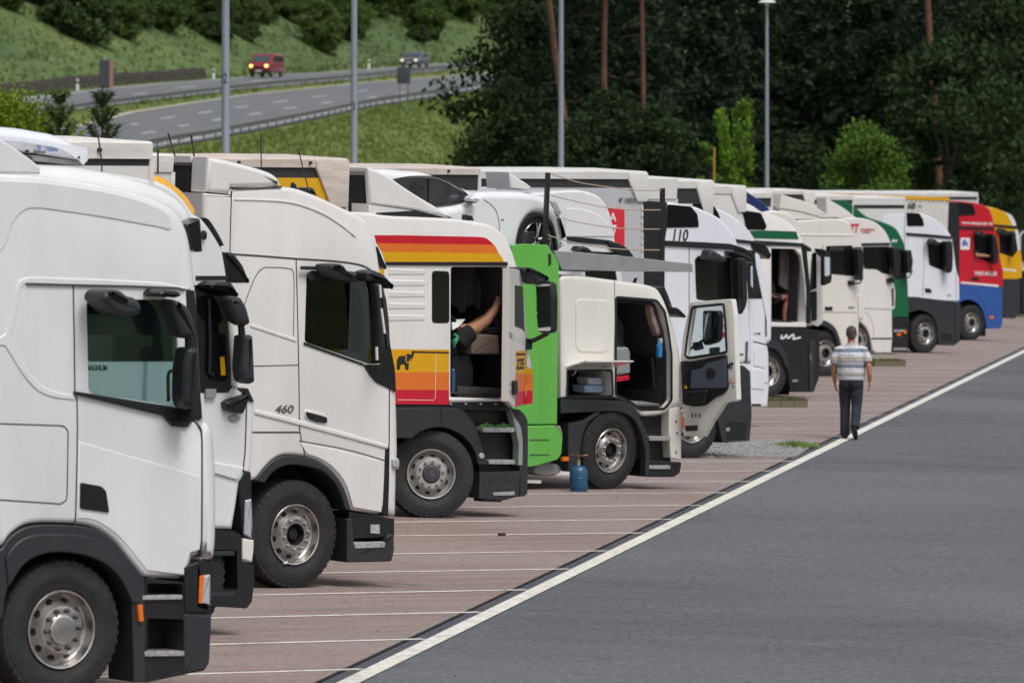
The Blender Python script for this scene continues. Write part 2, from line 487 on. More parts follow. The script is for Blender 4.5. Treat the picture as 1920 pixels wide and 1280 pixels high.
LNEAR = on_lot(652, 1280); LFAR = on_lot(1913, 662)
LDIR = (LFAR - LNEAR).normalized(); LPER = Vector((LDIR.y, -LDIR.x, 0)).normalized()
def strip(name, a, b, t0, t1, h, m, parent=None, kind='structure', n=1):
    """sheet alongside the lane's edge line, a..b metres to its right, t0..t1 metres along it"""
    mb = MB()
    for i in range(n + 1):
        t = t0 + (t1 - t0) * i / n
        for o in (a, b):
            p = LNEAR + LDIR * t + LPER * o
            mb.v.append((p.x, p.y, pz(p.x, p.y) + h))
    for i in range(n): mb.f.append([2*i, 2*i+1, 2*i+3, 2*i+2]); mb.m.append(0)
    o = mb.build(name, m, parent)
    if not parent: tag(o, kind=kind)
    return o
T0, T1 = -30, 175
lot = strip('parking_lot', -34, -.235, T0, T1, 0, PAVE)
lane = strip('lane', -.20, 60, T0, T1, -.004, ASPH)
strip('joint', -.25, -.215, T0, T1, .003, VOID, lane)
strip('gutter', -.20, -.078, T0, T1, .002, GUTTER, lane)
strip('edge_line', -.08, .085, T0, T1, .006, LINEW, lane, n=60)
# stall lines
ends = [(677,1254),(792,1197.5),(894,1147),(984,1105.3),(1060,1066),(1125,1032),(1196,998.5),(1250.5,973),(1303,946.7),(1349,923),(1394,902),(1442,882.5),(1471,864)]
ts = [ (on_lot(*e) - LNEAR).dot(LDIR) for e in ends]
gap = (ts[-1] - ts[0]) / (len(ts) - 1)
for k in range(1, 5): ts.insert(0, ts[0] - gap)
k = 0
extra = [ts[-1] + gap * (i + 1) for i in range(34)]
DT = Vector((TDIR.x, TDIR.y, 0)).normalized(); DN = Vector((-DT.y, DT.x, 0))
def stall_line(t, length=17.0, w=.10, back=0.0):
    e = LNEAR + LDIR * t + LPER * (-.10)
    mb = MB(); n = 17
    for i in range(n + 1):
        q = e - DT * (length * i / n + back)
        for sgn in (-1, 1):
            r = q + DN * (sgn * w / 2 * (1 + .15 * mnoise.noise(Vector((q.x * 3, q.y * 3, sgn)))))
            mb.v.append((r.x, r.y, pz(r.x, r.y) + .0045))
    for i in range(n): mb.f.append([2*i, 2*i+1, 2*i+3, 2*i+2]); mb.m.append(0)
    mb.build('stall_line', LINEW, lot)
for t in ts: stall_line(t)
for i, t in enumerate(extra):
    if i in (0, 1): continue
    stall_line(t, w=.085)

# ---- island of grey setts, kerbs with moss
SETT = mat('grey setts', (.32, .32, .31), .9, var=.8, vs=6, c2=(.2, .2, .19), bump=.5, bs=14)
MOSS = mat('moss', (.13, .12, .07), .95, var=.8, vs=5, c2=(.16, .13, .09), bump=.6, bs=20)
random.seed(4)
isl = empty('paved_island', on_lot(1400, 845)); tag(isl, kind='structure')
P = [on_lot(1285, 858), on_lot(1310, 829), on_lot(1535, 829), on_lot(1492, 858)]
mb = MB()
a, b, c, d = P
nu, nv = 60, 12
for i in range(nu):
    for j in range(nv):
        u0, u1 = (i + .06) / nu, (i + .94) / nu; v0, v1 = (j + .08) / nv, (j + .92) / nv
        q = []
        for u, v in ((u0, v0), (u1, v0), (u1, v1), (u0, v1)):
            p = (a.lerp(d, u)).lerp(b.lerp(c, u), v); q.append(p)
        h = random.uniform(.010, .035)
        vs = [(p.x - isl.location.x, p.y - isl.location.y, pz(p.x, p.y) + .004 - isl.location.z) for p in q] + [(p.x - isl.location.x + random.uniform(-.01, .01), p.y - isl.location.y, pz(p.x, p.y) + .004 + h - isl.location.z) for p in q]
        mb.add(vs, [(4,5,6,7),(0,1,5,4),(1,2,6,5),(2,3,7,6),(3,0,4,7)])
o = mb.build('setts', SETT, isl); o['kind'] = 'stuff'
def kerb(px0, px1, py, label):
    a = on_lot(px0, py); b = on_lot(px1, py)
    L = (b - a).length
    r = empty('kerb_island', a); tag(r, label, 'kerb', 'mossy kerbs between stalls')
    ang = math.atan2((b - a).y, (b - a).x); r.rotation_euler = (0, 0, ang)
    slope = (b.z - a.z) / L
    n = max(3, int(L / .9))
    for i in range(n):
        x0 = L * i / n + .006; x1 = L * (i + 1) / n - .006
        mb = MB(); mb.box(x0, x1, 0, .22, slope * x0 - .05, slope * x0 + .125)
        mb.build('kerb_stone', MOSS, r)
    mb = MB(); rg = random.Random(px0)
    for k in range(900):
        x = rg.uniform(0, L); y = rg.uniform(0.0, .34); h = rg.uniform(.03, .10); w = .012; q = rg.uniform(0, 3.1)
        z = slope * x + (.12 if y < .22 else .06); dx, dy = math.cos(q) * w, math.sin(q) * w
        mb.add([(x - dx, y - dy, z), (x + dx, y + dy, z), (x + rg.uniform(-.04, .04), y + rg.uniform(-.04, .04), z + h)], [(0, 1, 2)])
    g = mb.build('moss_growth', mat('kerb grass', (.10, .11, .03), .9), r); g['kind'] = 'stuff'
    mb = MB(); mb.box(0, L, .2, .36, -.02, .09); mb.build('island_fill', MOSS, r)
kerb(1438, 1515, 764, 'mossy kerb island in front of the green-striped lorry\'s wheel')
kerb(1640, 1699, 687, 'mossy kerb island on the right of the walking man')
# grass tuft on the island
c = on_lot(1492, 838); rg = random.Random(8); mb = MB()
for k in range(700):
    a = rg.uniform(0, 6.28); rr = rg.random() ** .5
    x = rr * math.cos(a) * .42; y = rr * math.sin(a) * .9; h = rg.uniform(.03, .13) * (1.2 - rr); w = .011; q = rg.uniform(0, 3.1)
    mb.add([(x - math.cos(q)*w, y - math.sin(q)*w, 0), (x + math.cos(q)*w, y + math.sin(q)*w, 0), (x + rg.uniform(-.06, .06), y + rg.uniform(-.06, .06), h)], [(0, 1, 2)])
o = mb.build('grass_tuft', mat('tuft green', (.11, .20, .03), .8, var=.6, vs=9, c2=(.16, .22, .05))); o.location = (c.x, c.y, pz(c.x, c.y) + .02)
tag(o, 'green grass tuft growing on the grey sett island', 'grass', kind='stuff')
# specks of litter on the ground
rg = random.Random(3); mb = MB(); mbd = MB()
for k in range(150):
    t = rg.uniform(0, 75); off = rg.uniform(-9, 12) if k % 3 else rg.uniform(-6, 3)
    p = LNEAR + LDIR * t + LPER * off; z = pz(p.x, p.y) + .006; s = rg.uniform(.006, .016); q = rg.uniform(0, 3)
    (mb if rg.random() < .4 else mbd).add([(p.x + s*math.cos(q + a), p.y + s*1.6*math.sin(q + a), z + (.008 if a > 3 else 0)) for a in (0, 1.5, 3.1, 4.6)], [(0, 1, 2, 3)])
tag(mb.build('paper_scraps', WHITEINK), 'small pale scraps of paper scattered over the tarmac', 'litter', kind='stuff')
tag(mbd.build('dark_crumbs', VOID), 'small dark crumbs scattered over the tarmac', 'litter', kind='stuff')
p = on_lot(941, 1004); mb = MB(); mb.box(-.035, .035, -.03, .03, 0, .03)
o = mb.build('crumpled_carton', mat('carton', (.07, .02, .02), .7)); o.location = p; o.rotation_euler = (0.1, 0, .5); tag(o, 'small dark red carton lying on a stall in the middle', 'carton')

# ---- terrain: verge, motorway ledge and hill
NU = [(-260,430),(-60,345),(0,322),(120,303),(240,290),(330,273),(400,262),(455,250),(520,238),(600,222),(700,200),(800,185),(880,172),(930,163)]   # near carriageway, lower edge
UU = [(-260,330),(-60,288),(0,270),(100,246),(180,227),(235,212),(330,197),(460,178),(560,168),(665,157),(760,149),(850,142),(930,136)]          # near carriageway, upper edge
FL = [(-260,268),(0,228),(100,213),(150,206),(220,197),(360,180),(475,166),(560,159),(660,150),(749,141),(848,131),(930,124)]                        # far carriageway, lower edge
FU = [(-260,222),(-40,195),(37,185),(110,177),(200,166),(300,157),(400,150),(475,144),(600,137),(700,130),(800,122),(850,119),(930,114)]            # far carriageway, upper edge
def table(pts): return [(q.y, q.x) for q in (on_mw(*p) for p in pts)]
def look(tab, y):
    if y <= tab[0][0]: (a, b) = tab[0], tab[1]
    elif y >= tab[-1][0]: (a, b) = tab[-2], tab[-1]
    else:
        for a, b in zip(tab, tab[1:]):
            if a[0] <= y <= b[0]: break
    return a[1] + (b[1] - a[1]) * (y - a[0]) / max(b[0] - a[0], 1e-6)
def mono(tab):
    out = []
    for y, x in tab:
        if not out or y > out[-1][0] + 1: out.append((y, x))
    return out
tNU, tUU, tFL, tFU = [mono(table(t)) for t in (NU, UU, FL, FU)]
def rear(y): return -20.8 + .134 * y - 7
def tz(x, y):
    xr = look(tNU, max(y, 120)) + .8
    base = min(pz(x, y) - .06, pz(max(min(x, 60), -60), y) - .06)
    if y < 100: return base
    m = max(mz(y) - .03, base)
    n1 = mnoise.noise(Vector((x * .05, y * .03, 1))) * .5
    if x >= xr:
        W = 24.0
        t = (x - xr) / W
        return m + (base - m) * (.6 * sstep(0, 1, t) + .4 * min(t, 1)) + n1 * sstep(.1, .4, t) * (1 - sstep(.8, 1.1, t))
    xl = look(tFU, y) - 2.0
    if x < xl:
        d = xl - x
        return m + .10 * min(d, 3) + .50 * max(0, min(d - 3, 80)) + n1 * min(d * .12, 2.5)
    return m
xs = [-170 + i * 5 for i in range(22)] + [-60 + i * 1.25 for i in range(72)] + [30 + i * 6 for i in range(30)]
ys = [-60, 0, 40, 80, 100] + [110 + 3.5 * i for i in range(90)] + [425 + 8 * i for i in range(40)] + [745 + 40 * i for i in range(12)]
mb = MB(); nx = len(xs)
for y in ys:
    for x in xs: mb.v.append((x, y, tz(x, y)))
for j in range(len(ys) - 1):
    for i in range(nx - 1):
        mb.f.append([j*nx+i, j*nx+i+1, (j+1)*nx+i+1, (j+1)*nx+i]); 
        cx = (xs[i] + xs[i+1]) / 2; cy = (ys[j] + ys[j+1]) / 2
        mb.m.append(1 if cy > 100 and cx < look(tFU, cy) - 2 else 0)
ter = mb.build('terrain', [GRASS, HILLG], None, 60); tag(ter, kind='structure')
def ribbon(name, lo, hi, m, h, y0, y1, step=6.0, off=(0, 0), parent=None):
    mb = MB(); n = int((y1 - y0) / step)
    for i in range(n + 1):
        y = y0 + (y1 - y0) * i / n
        for tab, o in ((lo, off[0]), (hi, off[1])):
            mb.v.append((look(tab, y) + o, y, mz(y) + h))
    for i in range(n): mb.f.append([2*i, 2*i+1, 2*i+3, 2*i+2]); mb.m.append(0)
    o = mb.build(name, m, parent)
    if not parent: tag(o, kind='structure')
    return o
near_c = ribbon('motorway', tNU, tUU, MWAY, .05, 240, 700)
far_c = ribbon('far_carriageway', tFL, tFU, MWAY, .05, 330, 1000)
YEL = mat('edge line', (.55, .50, .36), .8)
ribbon('edge_line', tUU, tUU, YEL, .056, 250, 690, off=(.10, .55), parent=near_c)
ribbon('edge_line', tNU, tNU, MARK, .056, 250, 690, off=(-1.3, -1.0), parent=near_c)
ribbon('edge_line', tFU, tFU, MARK, .056, 335, 1000, off=(.5, .95), parent=far_c)
ribbon('edge_line', tFL, tFL, MARK, .056, 335, 1000, off=(-.8, -.5), parent=far_c)
dashes = [(442,464,202),(512,537,192),(586,612,182),(671,689,172),(372,397,212),(302,327,222),(246,259,234),
          (466,490,215),(533,555,204),(603,623,194),(400,415,226),(335,354,237),(267,290,250),(690,706,184),(745,758,176),
          (512,534,228),(469,492,236),(434,453,243),(553,582,221),(347,375,260),(307,332,267),(600,630,211),(650,672,204)]
for a, b, y in dashes:
    sl = -.12 if y > 190 else -.10
    p = on_mw(a, y - sl * (b - a) / 2); q = on_mw(b, y + sl * (b - a) / 2)
    w = .16; mb = MB()
    mb.add([(p.x - w, p.y, mz(p.y) + .057), (p.x + w, p.y - 1.0, mz(p.y - 1) + .057), (q.x + w, q.y, mz(q.y) + .057), (q.x - w, q.y + 1.0, mz(q.y + 1) + .057)], [(0, 1, 2, 3)])
    mb.build('lane_dash', MARK, near_c)
for a, b, y in ((330,368,164),(470,510,152.5),(570,600,147),(650,678,141),(730,750,135),(250,275,177)):
    p = on_mw(a, y + 1.2); q = on_mw(b, y - 1.2); w = .16; mb = MB()
    mb.add([(p.x - w, p.y, mz(p.y) + .057), (p.x + w, p.y - 1.0, mz(p.y - 1) + .057), (q.x + w, q.y, mz(q.y) + .057), (q.x - w, q.y + 1.0, mz(q.y + 1) + .057)], [(0, 1, 2, 3)])
    mb.build('lane_dash', MARK, far_c)
# guard rails
RAIL = mat('galvanised rail', (.16, .165, .17), .6, .3, var=.5, vs=1, c2=(.10, .10, .10)); POSTM = mat('rail post', (.09, .09, .095), .7)
def guard_rail(label, tab, off, y0, y1, step=4.0, h=.75, zf=mz):
    r = empty('guard_rail', (look(tab, y0) + off, y0, zf(y0))); tag(r, label, 'guard rail', 'motorway guard rails')
    o = r.location; mb = MB(); n = int((y1 - y0) / step)
    pts = [Vector((look(tab, y0 + step*i) + off, y0 + step*i, zf(y0 + step*i))) - o for i in range(n + 1)]
    prof = [(0, h - .32), (.08, h - .26), (.02, h - .16), (.08, h - .06), (0, h), (-.02, h), (-.02, h - .32)]
    for p in pts:
        for a, b in prof: mb.v.append((p.x + a, p.y, p.z + b))
    k = len(prof)
    for i in range(n):
        for j in range(k): mb.f.append([i*k+j, i*k+(j+1) % k, (i+1)*k+(j+1) % k, (i+1)*k+j]); mb.m.append(0)
    mb.build('rail_beam', RAIL, r)
    pm = MB(); pm.box(-.10, -.02, -.05, .05, -.4, h - .04); me = pm.mesh('post', POSTM)
    for p in pts:
        q = link('post', me, r); q.location = p
guard_rail('guard rail with posts above the grass bank, nearest of the motorway rails', tNU, .15, 280, 520, h=.68)
guard_rail('guard rail along the central strip of the motorway', tFL, 1.0, 400, 800, step=6.0, h=.62)
# rough stone wall at the hill's foot
WALL = mat('rough wall', (.10, .088, .075), .95, var=.8, vs=1.2, c2=(.055, .05, .045), bump=.8, bs=3)
r = empty('stone_wall', (look(tFU, 460) - 3, 460, mz(460))); tag(r, 'low rough stone wall at the foot of the green hill', 'wall'); o = r.location
rg = random.Random(5); bm0 = MB(); bm0.box(-.5, .5, -.5, .5, 0, 1)
me = bm0.mesh('wall_block', WALL)
y = 452.0
while y < 560:
    for k in range(2):
        b = link('wall_block', me, r); b.location = (look(tFU, y) - 2.6 - o.x - k*.12, y - o.y, mz(y) - o.z + k * .55 - .1)
        b.scale = (.6, 1.35 + rg.uniform(-.1, .1), .54 + rg.uniform(-.05, .08)); b.rotation_euler = (0, 0, rg.uniform(-.06, .06))
    y += 1.4

# ---- lamp posts
GALV = mat('galvanised steel', (.30, .33, .38), .5, .35, var=.5, vs=3, c2=(.22, .245, .29), stretch=(1, 1, .2))
def lamp_post(px, yy, label, w0, number=None, npy=150, top=12.2):
    x = (px - CX) / F * yy; z0 = tz(x, yy)
    r = empty('lamp_post', (x, yy, z0)); tag(r, label, 'lamp post', 'lamp posts behind the lorries')
    H = CAMZ + top - z0; mb = MB()
    mb.tube([(0, 0, -.2), (0, 0, 1.2), (0, 0, 1.25), (0, 0, H * .5), (0, 0, H)], [w0 * 1.25, w0 * 1.25, w0, w0 * .9, w0 * .62], 16); mb.build('pole', GALV, r, 40)
    mb = MB(); mb.tube([(0, 0, H - .02), (0, 0, H + .10)], [w0 * .9, w0 * .9], 12); mb.tube([(0, -.15, H + .1), (0, -.15, H + .22)], [.28, .18], 14, ell=[(1, 1.3), (1, 1.3)]); mb.build('lantern', mat('lantern', (.55, .57, .6), .4), r, 40)
    if number:
        cu = bpy.data.curves.new('t', 'FONT'); cu.body = number; cu.align_x = 'CENTER'; cu.size = .30
        to = bpy.data.objects.new('t', cu); col.objects.link(to); bpy.context.view_layer.update()
        me = bpy.data.meshes.new_from_object(to.evaluated_get(bpy.context.evaluated_depsgraph_get())); bpy.data.objects.remove(to)
        bm = bmesh.new(); bm.from_mesh(me); bmesh.ops.subdivide_edges(bm, edges=bm.edges[:], cuts=2); bm.to_mesh(me); bm.free()
        zz = CAMZ - (npy - HY) / F * yy - z0; R = w0 * .98 + .004
        for v in me.vertices:
            a = v.co.x * .55 / R - .45; v.co = (R * math.sin(a), -R * math.cos(a), zz + v.co.y)
        me.materials.append(INK); link('number', me, r)
lamp_post(423, 125, 'thick lamp post marked 12, leftmost of the four', .092, '12', 156)
lamp_post(664, 150, 'lamp post marked 13 in front of the grass bank', .090, '13', 207)
lamp_post(1052, 182, 'lamp post in front of the red pine trunks', .092)
lamp_post(1438, 230, 'lamp post with its lantern showing at the top edge', .092, top=8.35)
# ---- signs, marker posts
DARKS = mat('sign back', (.045, .05, .06), .6)
def ground_y(px, yy): x = (px - CX) / F * yy; return x, tz(x, yy)
x, z = ground_y(757, 440); r = empty('road_sign', (x, 440, z)); tag(r, 'dark back of a road sign on two posts by the motorway', 'road sign'); s = F / 440
zt = CAMZ + (HY - 126) / s - z; zb = CAMZ + (HY - 157) / s - z
mb = slab_mb(rrect(-.5, zb, .5, zt, .06), -.03, .03, .01); mb.build('panel', DARKS, r, 40)
for dx in (-.3, .32): mb = MB(); mb.tube([(dx, .06, -.3), (dx, .06, zt - .05)], .04, 8); mb.build('post', POSTM, r, 40)
mb = MB(); mb.box(-.12, .12, -.02, .04, zt, zt + .28); mb.build('top_plate', DARKS, r)
x, z = ground_y(197, 430); r = empty('road_sign', (x, 430, z)); tag(r, 'tall dark road sign with a reddish striped edge on the left', 'road sign'); s = F / 430
zt = CAMZ + (HY - 113) / s - z; zb = CAMZ + (HY - 166) / s - z
mb = MB(); mb.box(-.42, .32, -.03, .03, zb, zt); mb.build('panel', DARKS, r)
mb = MB(); mb.box(.33, .60, -.05, .0, zb, zt - .1); mb.build('striped_edge', mat('red striped', (.30, .10, .09), .6, var=.9, vs=14, c2=(.35, .28, .26), stretch=(.1, .1, 1)), r)
mb = MB(); mb.box(-.16, .06, -.02, .02, zt, zt + .28); mb.build('top_plate', GREYM, r)
for dx in (-.2, .15): mb = MB(); mb.tube([(dx, .06, -.3), (dx, .06, zt - .05)], .045, 8); mb.build('post', POSTM, r, 40)
for px, py, where in ((144,148,'at the left, by the stone wall'), (402,146,'left of the red van'), (690,121,'between the red van and the grey car')):
    yy = min((300 + i for i in range(700)), key=lambda y: abs(CX + F * (look(tFU, y) - 1.2) / y - px)); xx = look(tFU, yy) - 1.2
    r = empty('marker_post', (xx, yy, tz(xx, yy))); tag(r, 'white marker post beside the motorway ' + where, 'marker post', 'motorway marker posts')
    mb = MB(); mb.tube([(0, 0, 0), (0, 0, .55), (0, 0, 1.0)], [.14, .12, .10], 10); mb.build('post', WHITEINK, r, 40)
    mb = MB(); mb.tube([(0, 0, .62), (0, 0, .80)], .13, 10); mb.build('black_band', INK, r, 40)
# ------------------------------------------------------------------ wheels
HOLE = mat('wheel hole', (0.008, 0.008, 0.008), 0.9)
NUT = mat('wheel nut', (0.34, 0.33, 0.32), 0.4, 0.7)
DARKNUT = mat('dark nut cover', (0.05, 0.05, 0.055), 0.5)
def tyre_mesh(R=0.52, rim=0.29, W=0.32):
    k = R - rim; mb = MB()
    prof = [(W, rim), (W + .01, rim + .5*k), (W, R - .04), (W - .03, R)]
    for g in (0.78, 0.60, 0.42, 0.24):
        y = W * g
        prof += [(y + .008, R), (y + .006, R - .014), (y - .006, R - .014), (y - .008, R)]
    prof += [(.03, R), (.006, R - .018), (.0, R - .045), (-.004, R - .047), (-.006, R - .06), (-.014, rim + .52*k), (-.014, rim + .48*k), (-.011, rim + .30*k), (-.008, rim + .28*k), (.0, rim + .1*k), (.02, rim), (.06, rim - .01)]
    mb.lathe(prof, 56)
    n = 44                                    # shoulder blocks
    for i in range(n):
        a = 2 * math.pi * i / n; b = a + 2 * math.pi / n * 0.55
        vs = []
        for t in (a, b):
            for (y, r) in ((.002, R - .035), (.004, R - .008), (.036, R + .003), (.036, R - .02)):
                vs.append((r * math.cos(t), y, r * math.sin(t)))
        mb.add(vs, [(0, 1, 2, 3), (7, 6, 5, 4), (0, 4, 5, 1), (1, 5, 6, 2), (2, 6, 7, 3), (3, 7, 4, 0)])
    return mb.mesh('tyre', RUBBER, 30)
def rim_mesh(style):
    mb = MB()
    p = [(.10, .285), (.03, .292), (-.004, .296), (-.012, .290), (-.008, .280), (.02, .272), (.075, .266), (.088, .250), (.075, .235), (.030, .196), (.004, .182), (-.006, .176), (-.008, .168)]
    if style == 'cap':
        p += [(-.008, .118), (-.030, .112), (-.034, .106), (-.036, .09), (-.036, .001)]; ms = None
    elif style == 'open':
        p += [(-.008, .108), (-.006, .100), (.08, .094), (.085, .062), (.03, .056), (.024, .05), (.024, .001)]
    else:
        p += [(-.008, .112), (-.006, .106), (-.020, .100), (-.030, .086), (-.030, .05), (-.040, .045), (-.040, .001)]
    ms = [0] * (len(p) - 1)
    if style != 'cap':
        for i in range(13, len(ms)): ms[i] = 1
    mb.lathe(p, 48, ms=ms)
    for i in range(10):
        a = 2 * math.pi * (i + 0.5) / 10; ca, sa = math.cos(a), math.sin(a)
        mb.tube([(.146*ca, -.006, .146*sa), (.146*ca, -.034, .146*sa), (.146*ca, -.042, .146*sa)], [.019, .017, .008], 8, m=2 if style != 'cap' else 1)
        if style != 'plain':
            r, y = .217, .052
            nrm = Vector((ca * .755, -.655, sa * .755)); tx = Vector((-sa, 0, ca)); ty = nrm.cross(tx)
            c = Vector((r*ca, y, r*sa)) + nrm * .006
            vs = [c + tx * (.030*math.cos(t)) + ty * (.022*math.sin(t)) for t in [2*math.pi*k/12 for k in range(12)]]
            b = len(mb.v); mb.v += [tuple(v) for v in vs]; mb.f.append(list(range(b, b + 12))); mb.m.append(3)
    if style == 'black':                       # small bolts round the hub
        for i in range(12):
            a = 2 * math.pi * i / 12
            mb.tube([(.072*math.cos(a), -.03, .072*math.sin(a)), (.072*math.cos(a), -.04, .072*math.sin(a))], .008, 6, m=1)
    me = mb.mesh('rim', [STEEL if style != 'black' else DUSTY, DARKNUT if style != 'open' else HOLE, NUT, HOLE], 28)
    return me
TYRE = tyre_mesh()
RIMS = {k: rim_mesh(k) for k in ('cap', 'open', 'black')}
def wheel(T, px, py, style='open', steer=0, y=0.05, mesh=None):
    x, z = T.L(px, py, y)
    w = empty('wheel'); w.parent = T.root
    w.location = (x, y, 0.517); w.rotation_euler = (0, random.uniform(0, .6), math.radians(steer))
    w.rotation_mode = 'ZYX'
    link('tyre', TYRE, w); link('rim', RIMS[style], w)
    return w
def plain_wheel(T, x, y, flip=False, name='rear_wheel'):
    w = empty(name); w.parent = T.root; w.location = (x, y, 0.517)
    if flip: w.rotation_euler = (0, 0, math.pi)
    link('tyre', TYRE, w); link('rim', RIMS['black'], w)
def chassis(T, px0, px1, back=-5.0):
    """frame rails, axle and the dark mass between the wheels, plus the rear axle out of sight"""
    x1 = T.L(px1, 1000, 0)[0]
    mb = MB()
    mb.box(back, x1, 0.75, 0.85, 0.72, 1.0); mb.box(back, x1, 1.65, 1.75, 0.72, 1.0)
    mb.box(-1.2, x1 - .25, 0.46, 2.04, 0.55, 1.15)
    mb.box(-0.12, 0.12, 0.3, 2.2, 0.42, 0.6)
    mb.box(back + .9, back + 1.1, 0.3, 2.2, 0.42, 0.6)
    T.put(mb, 'chassis', VOID, None, None)
    plain_wheel(T, back + 1.0, 0.05); plain_wheel(T, back + 1.0, 2.45, True)
    plain_wheel(T, 0.0, 2.45, True)

# ------------------------------------------------------------------ semi-trailers
TARP = mat('white tarpaulin', (0.66, 0.65, 0.63), 0.55, var=0.35, vs=2, c2=(0.48, 0.46, 0.43), bump=0.08, bs=3)
BOARDW = mat('pale weathered rail', (0.72, 0.695, 0.66), 0.6, var=0.75, vs=2.5, c2=(0.55, 0.51, 0.47), stretch=(1, 1, 5), bump=0.1, bs=8)
BOARD = mat('weathered rail', (0.62, 0.54, 0.48), 0.6, var=0.75, vs=2.5, c2=(0.42, 0.36, 0.31), stretch=(1, 1, 5), bump=0.1, bs=8)
GREYTARP = mat('pale grey tarpaulin', (0.46, 0.46, 0.48), 0.5, var=0.3, vs=1.6, c2=(0.38, 0.38, 0.40), bump=0.05, bs=2)
YTARP = mat('yellow curtain', (0.66, 0.36, 0.006), 0.5, var=0.6, vs=2.5, c2=(0.45, 0.23, 0.004), bump=0.4, bs=3)
BAND = mat('dark rail', (0.025, 0.026, 0.028), 0.6)
def trailer(T, px, py, rail=BOARD, side=TARP, band=True, flap=True, length=12.5, railh=0.17, bandh=0.16, knobs=True, y=0.0, axles=True, fw=.36, fd=.20):
    """px, py: the top front corner of the body nearest the camera"""
    x, z = T.L(px, py, y)
    z0 = 1.15; w = 2.5
    b = x - length
    def lev(mb):                               # the body stands level although the ground falls forward
        mb.v = [(a, c, d + .0245 * (a - x) * min(max((d - .6) / 1.5, 0), 1)) for (a, c, d) in mb.v]; return mb
    mb = MB(); mb.box(b, x - .02, y + .012, y + w - .012, z0, z - railh - (bandh if band else 0)); T.put(lev(mb), 'side_curtain', side, None, None)
    if band:
        mb = MB(); mb.box(b, x - .01, y + .022, y + w - .022, z - railh - bandh, z - railh + .002); T.put(lev(mb), 'gap_band', BAND, None, None)
    # top rail with a slightly uneven upper edge
    mb = MB(); n = 26
    for i in range(n + 1):
        xx = b + (x - b) * i / n; dz = 0.012 * mnoise.noise(Vector((xx * 1.3, z, px)))
        for yy, zz in ((y - .005, z - railh), (y - .012, z - .02 + dz), (y + .03, z + dz), (y + w / 2, z + .03 + dz), (y + w - .03, z + dz), (y + w + .005, z - railh)):
            mb.v.append((xx, yy, zz))
    for i in range(n):
        for k in range(5): mb.f.append([i*6+k, i*6+k+1, (i+1)*6+k+1, (i+1)*6+k]); mb.m.append(0)
    mb.f.append([n*6+k for k in range(6)]); mb.m.append(0); mb.f.append([k for k in range(6)]); mb.m.append(0)
    rl = T.put(lev(mb), 'top_rail', rail, None, 30)
    if knobs:
        for k in range(12):
            xx = x - .55 - k * 1.02
            mb = MB(); mb.tube([(xx, y - .012, z - railh * .5), (xx, y - .04, z - railh * .5)], [.022, .016], 8); T.put(lev(mb), 'rail_stud', SLATE, rl, 30)
    if flap:
        mb = slab_mb([(x + .012, z - .03), (x + .012, z - railh - bandh - fd), (x - fw * .48, z - railh - bandh - fd), (x - fw, z - railh), (x - fw, z - .03)], y - .022, y + .04, .008)
        T.put(lev(mb), 'corner_flap', rail, None, 40)
    mb = MB(); mb.box(x - .02, x + .03, y + .0, y + w, z0, z - railh + .001); T.put(lev(mb), 'front_wall', rail if rail is not BOARD else TARP, None, None)
    mb = MB(); mb.box(b, x - 1.2, .75, .9, .75, z0); mb.box(b, x - 1.2, 1.6, 1.75, .75, z0); T.put(lev(mb), 'trailer_frame', VOID, None, None)
    if axles:
        for k in range(3):
            plain_wheel(T, b + 2.0 + 1.31 * k, y + .05, name='trailer_wheel'); plain_wheel(T, b + 2.0 + 1.31 * k, y + 2.45, True, name='trailer_wheel')

# ------------------------------------------------------------------ lorry 1: the nearest white cab
T = lorry('nearest white lorry with a roof air conditioner, cut off by the left edge', 115, 1311)
roof = C([(-75,320),(0,325),(60,328),(117,334),(195,347),(254,361),(305,380),(332,400),(348,431),(357,474),(365,544)], 4)
arch = [(359,1050),(350,1089),(270,1081)] + C([(270,1081),(238,1042),(211,1010),(172,987),(117,981),(55,983),(20,1002),(4,1024)], 4)
body = T.slab('cab_body', [(-75,1024)] + roof + C([(366,548),(370,640),(374,720),(380,784)], 3) + C([(381,785),(390,791),(397,812),(402,878),(403,950),(402,1014),(398,1050)], 3) + [(377,1046)] + arch,
              0, 2.5, WHITE, r=.05, rf=.13, xr=(300, 390), seg=4)
win = fillet([(162,562),(330,561),(333,640),(337,762),(166,737)], 10)
def cutmesh(T, pts, y0, y1, yref=0): return slab_mb(T.Ls(pts, yref), y0, y1, 0).mesh('cut', VOID)
xf = T.L(366, 560)[0]; zt = T.L(366, 556)[1]; zb = T.L(376, 778)[1]; zbelt = T.L(300, 745)[1]
cab_in = slab_mb([(xf - 1.75, zbelt - .12), (xf - .03, zbelt - .12), (xf - .09, zt + .02), (xf - 1.75, zt + .02)], .07, 2.43, 0).mesh('cut', VOID)
wsc = MB(); wsc.box(xf - .30, xf + .45, .16, 2.34, zb + .02, zt - .02)
boolean_cut(body, [cab_in, cutmesh(T, win, -.2, 2.8), wsc.mesh('cut', VOID)])
T.slab('side_window', win, .020, .026, TEAL, r=0)
mb = MB(); mb.add([(xf - .02, .14, zt), (xf - .02, 2.36, zt), (xf + .03, 2.36, zb), (xf + .03, .14, zb)], [(0, 1, 2, 3)]); T.put(mb, 'windscreen', TEAL, None, None)
mb = MB(); mb.box(xf - 1.7, xf - .1, .1, 2.4, zt - .30, zt + .015); T.put(mb, 'roof_console', INNER, None, None)
mb = MB(); mb.box(xf - .55, xf - .05, .1, 2.4, zbelt - .115, zbelt - .075); T.put(mb, 'dashboard', INNER, None, None)
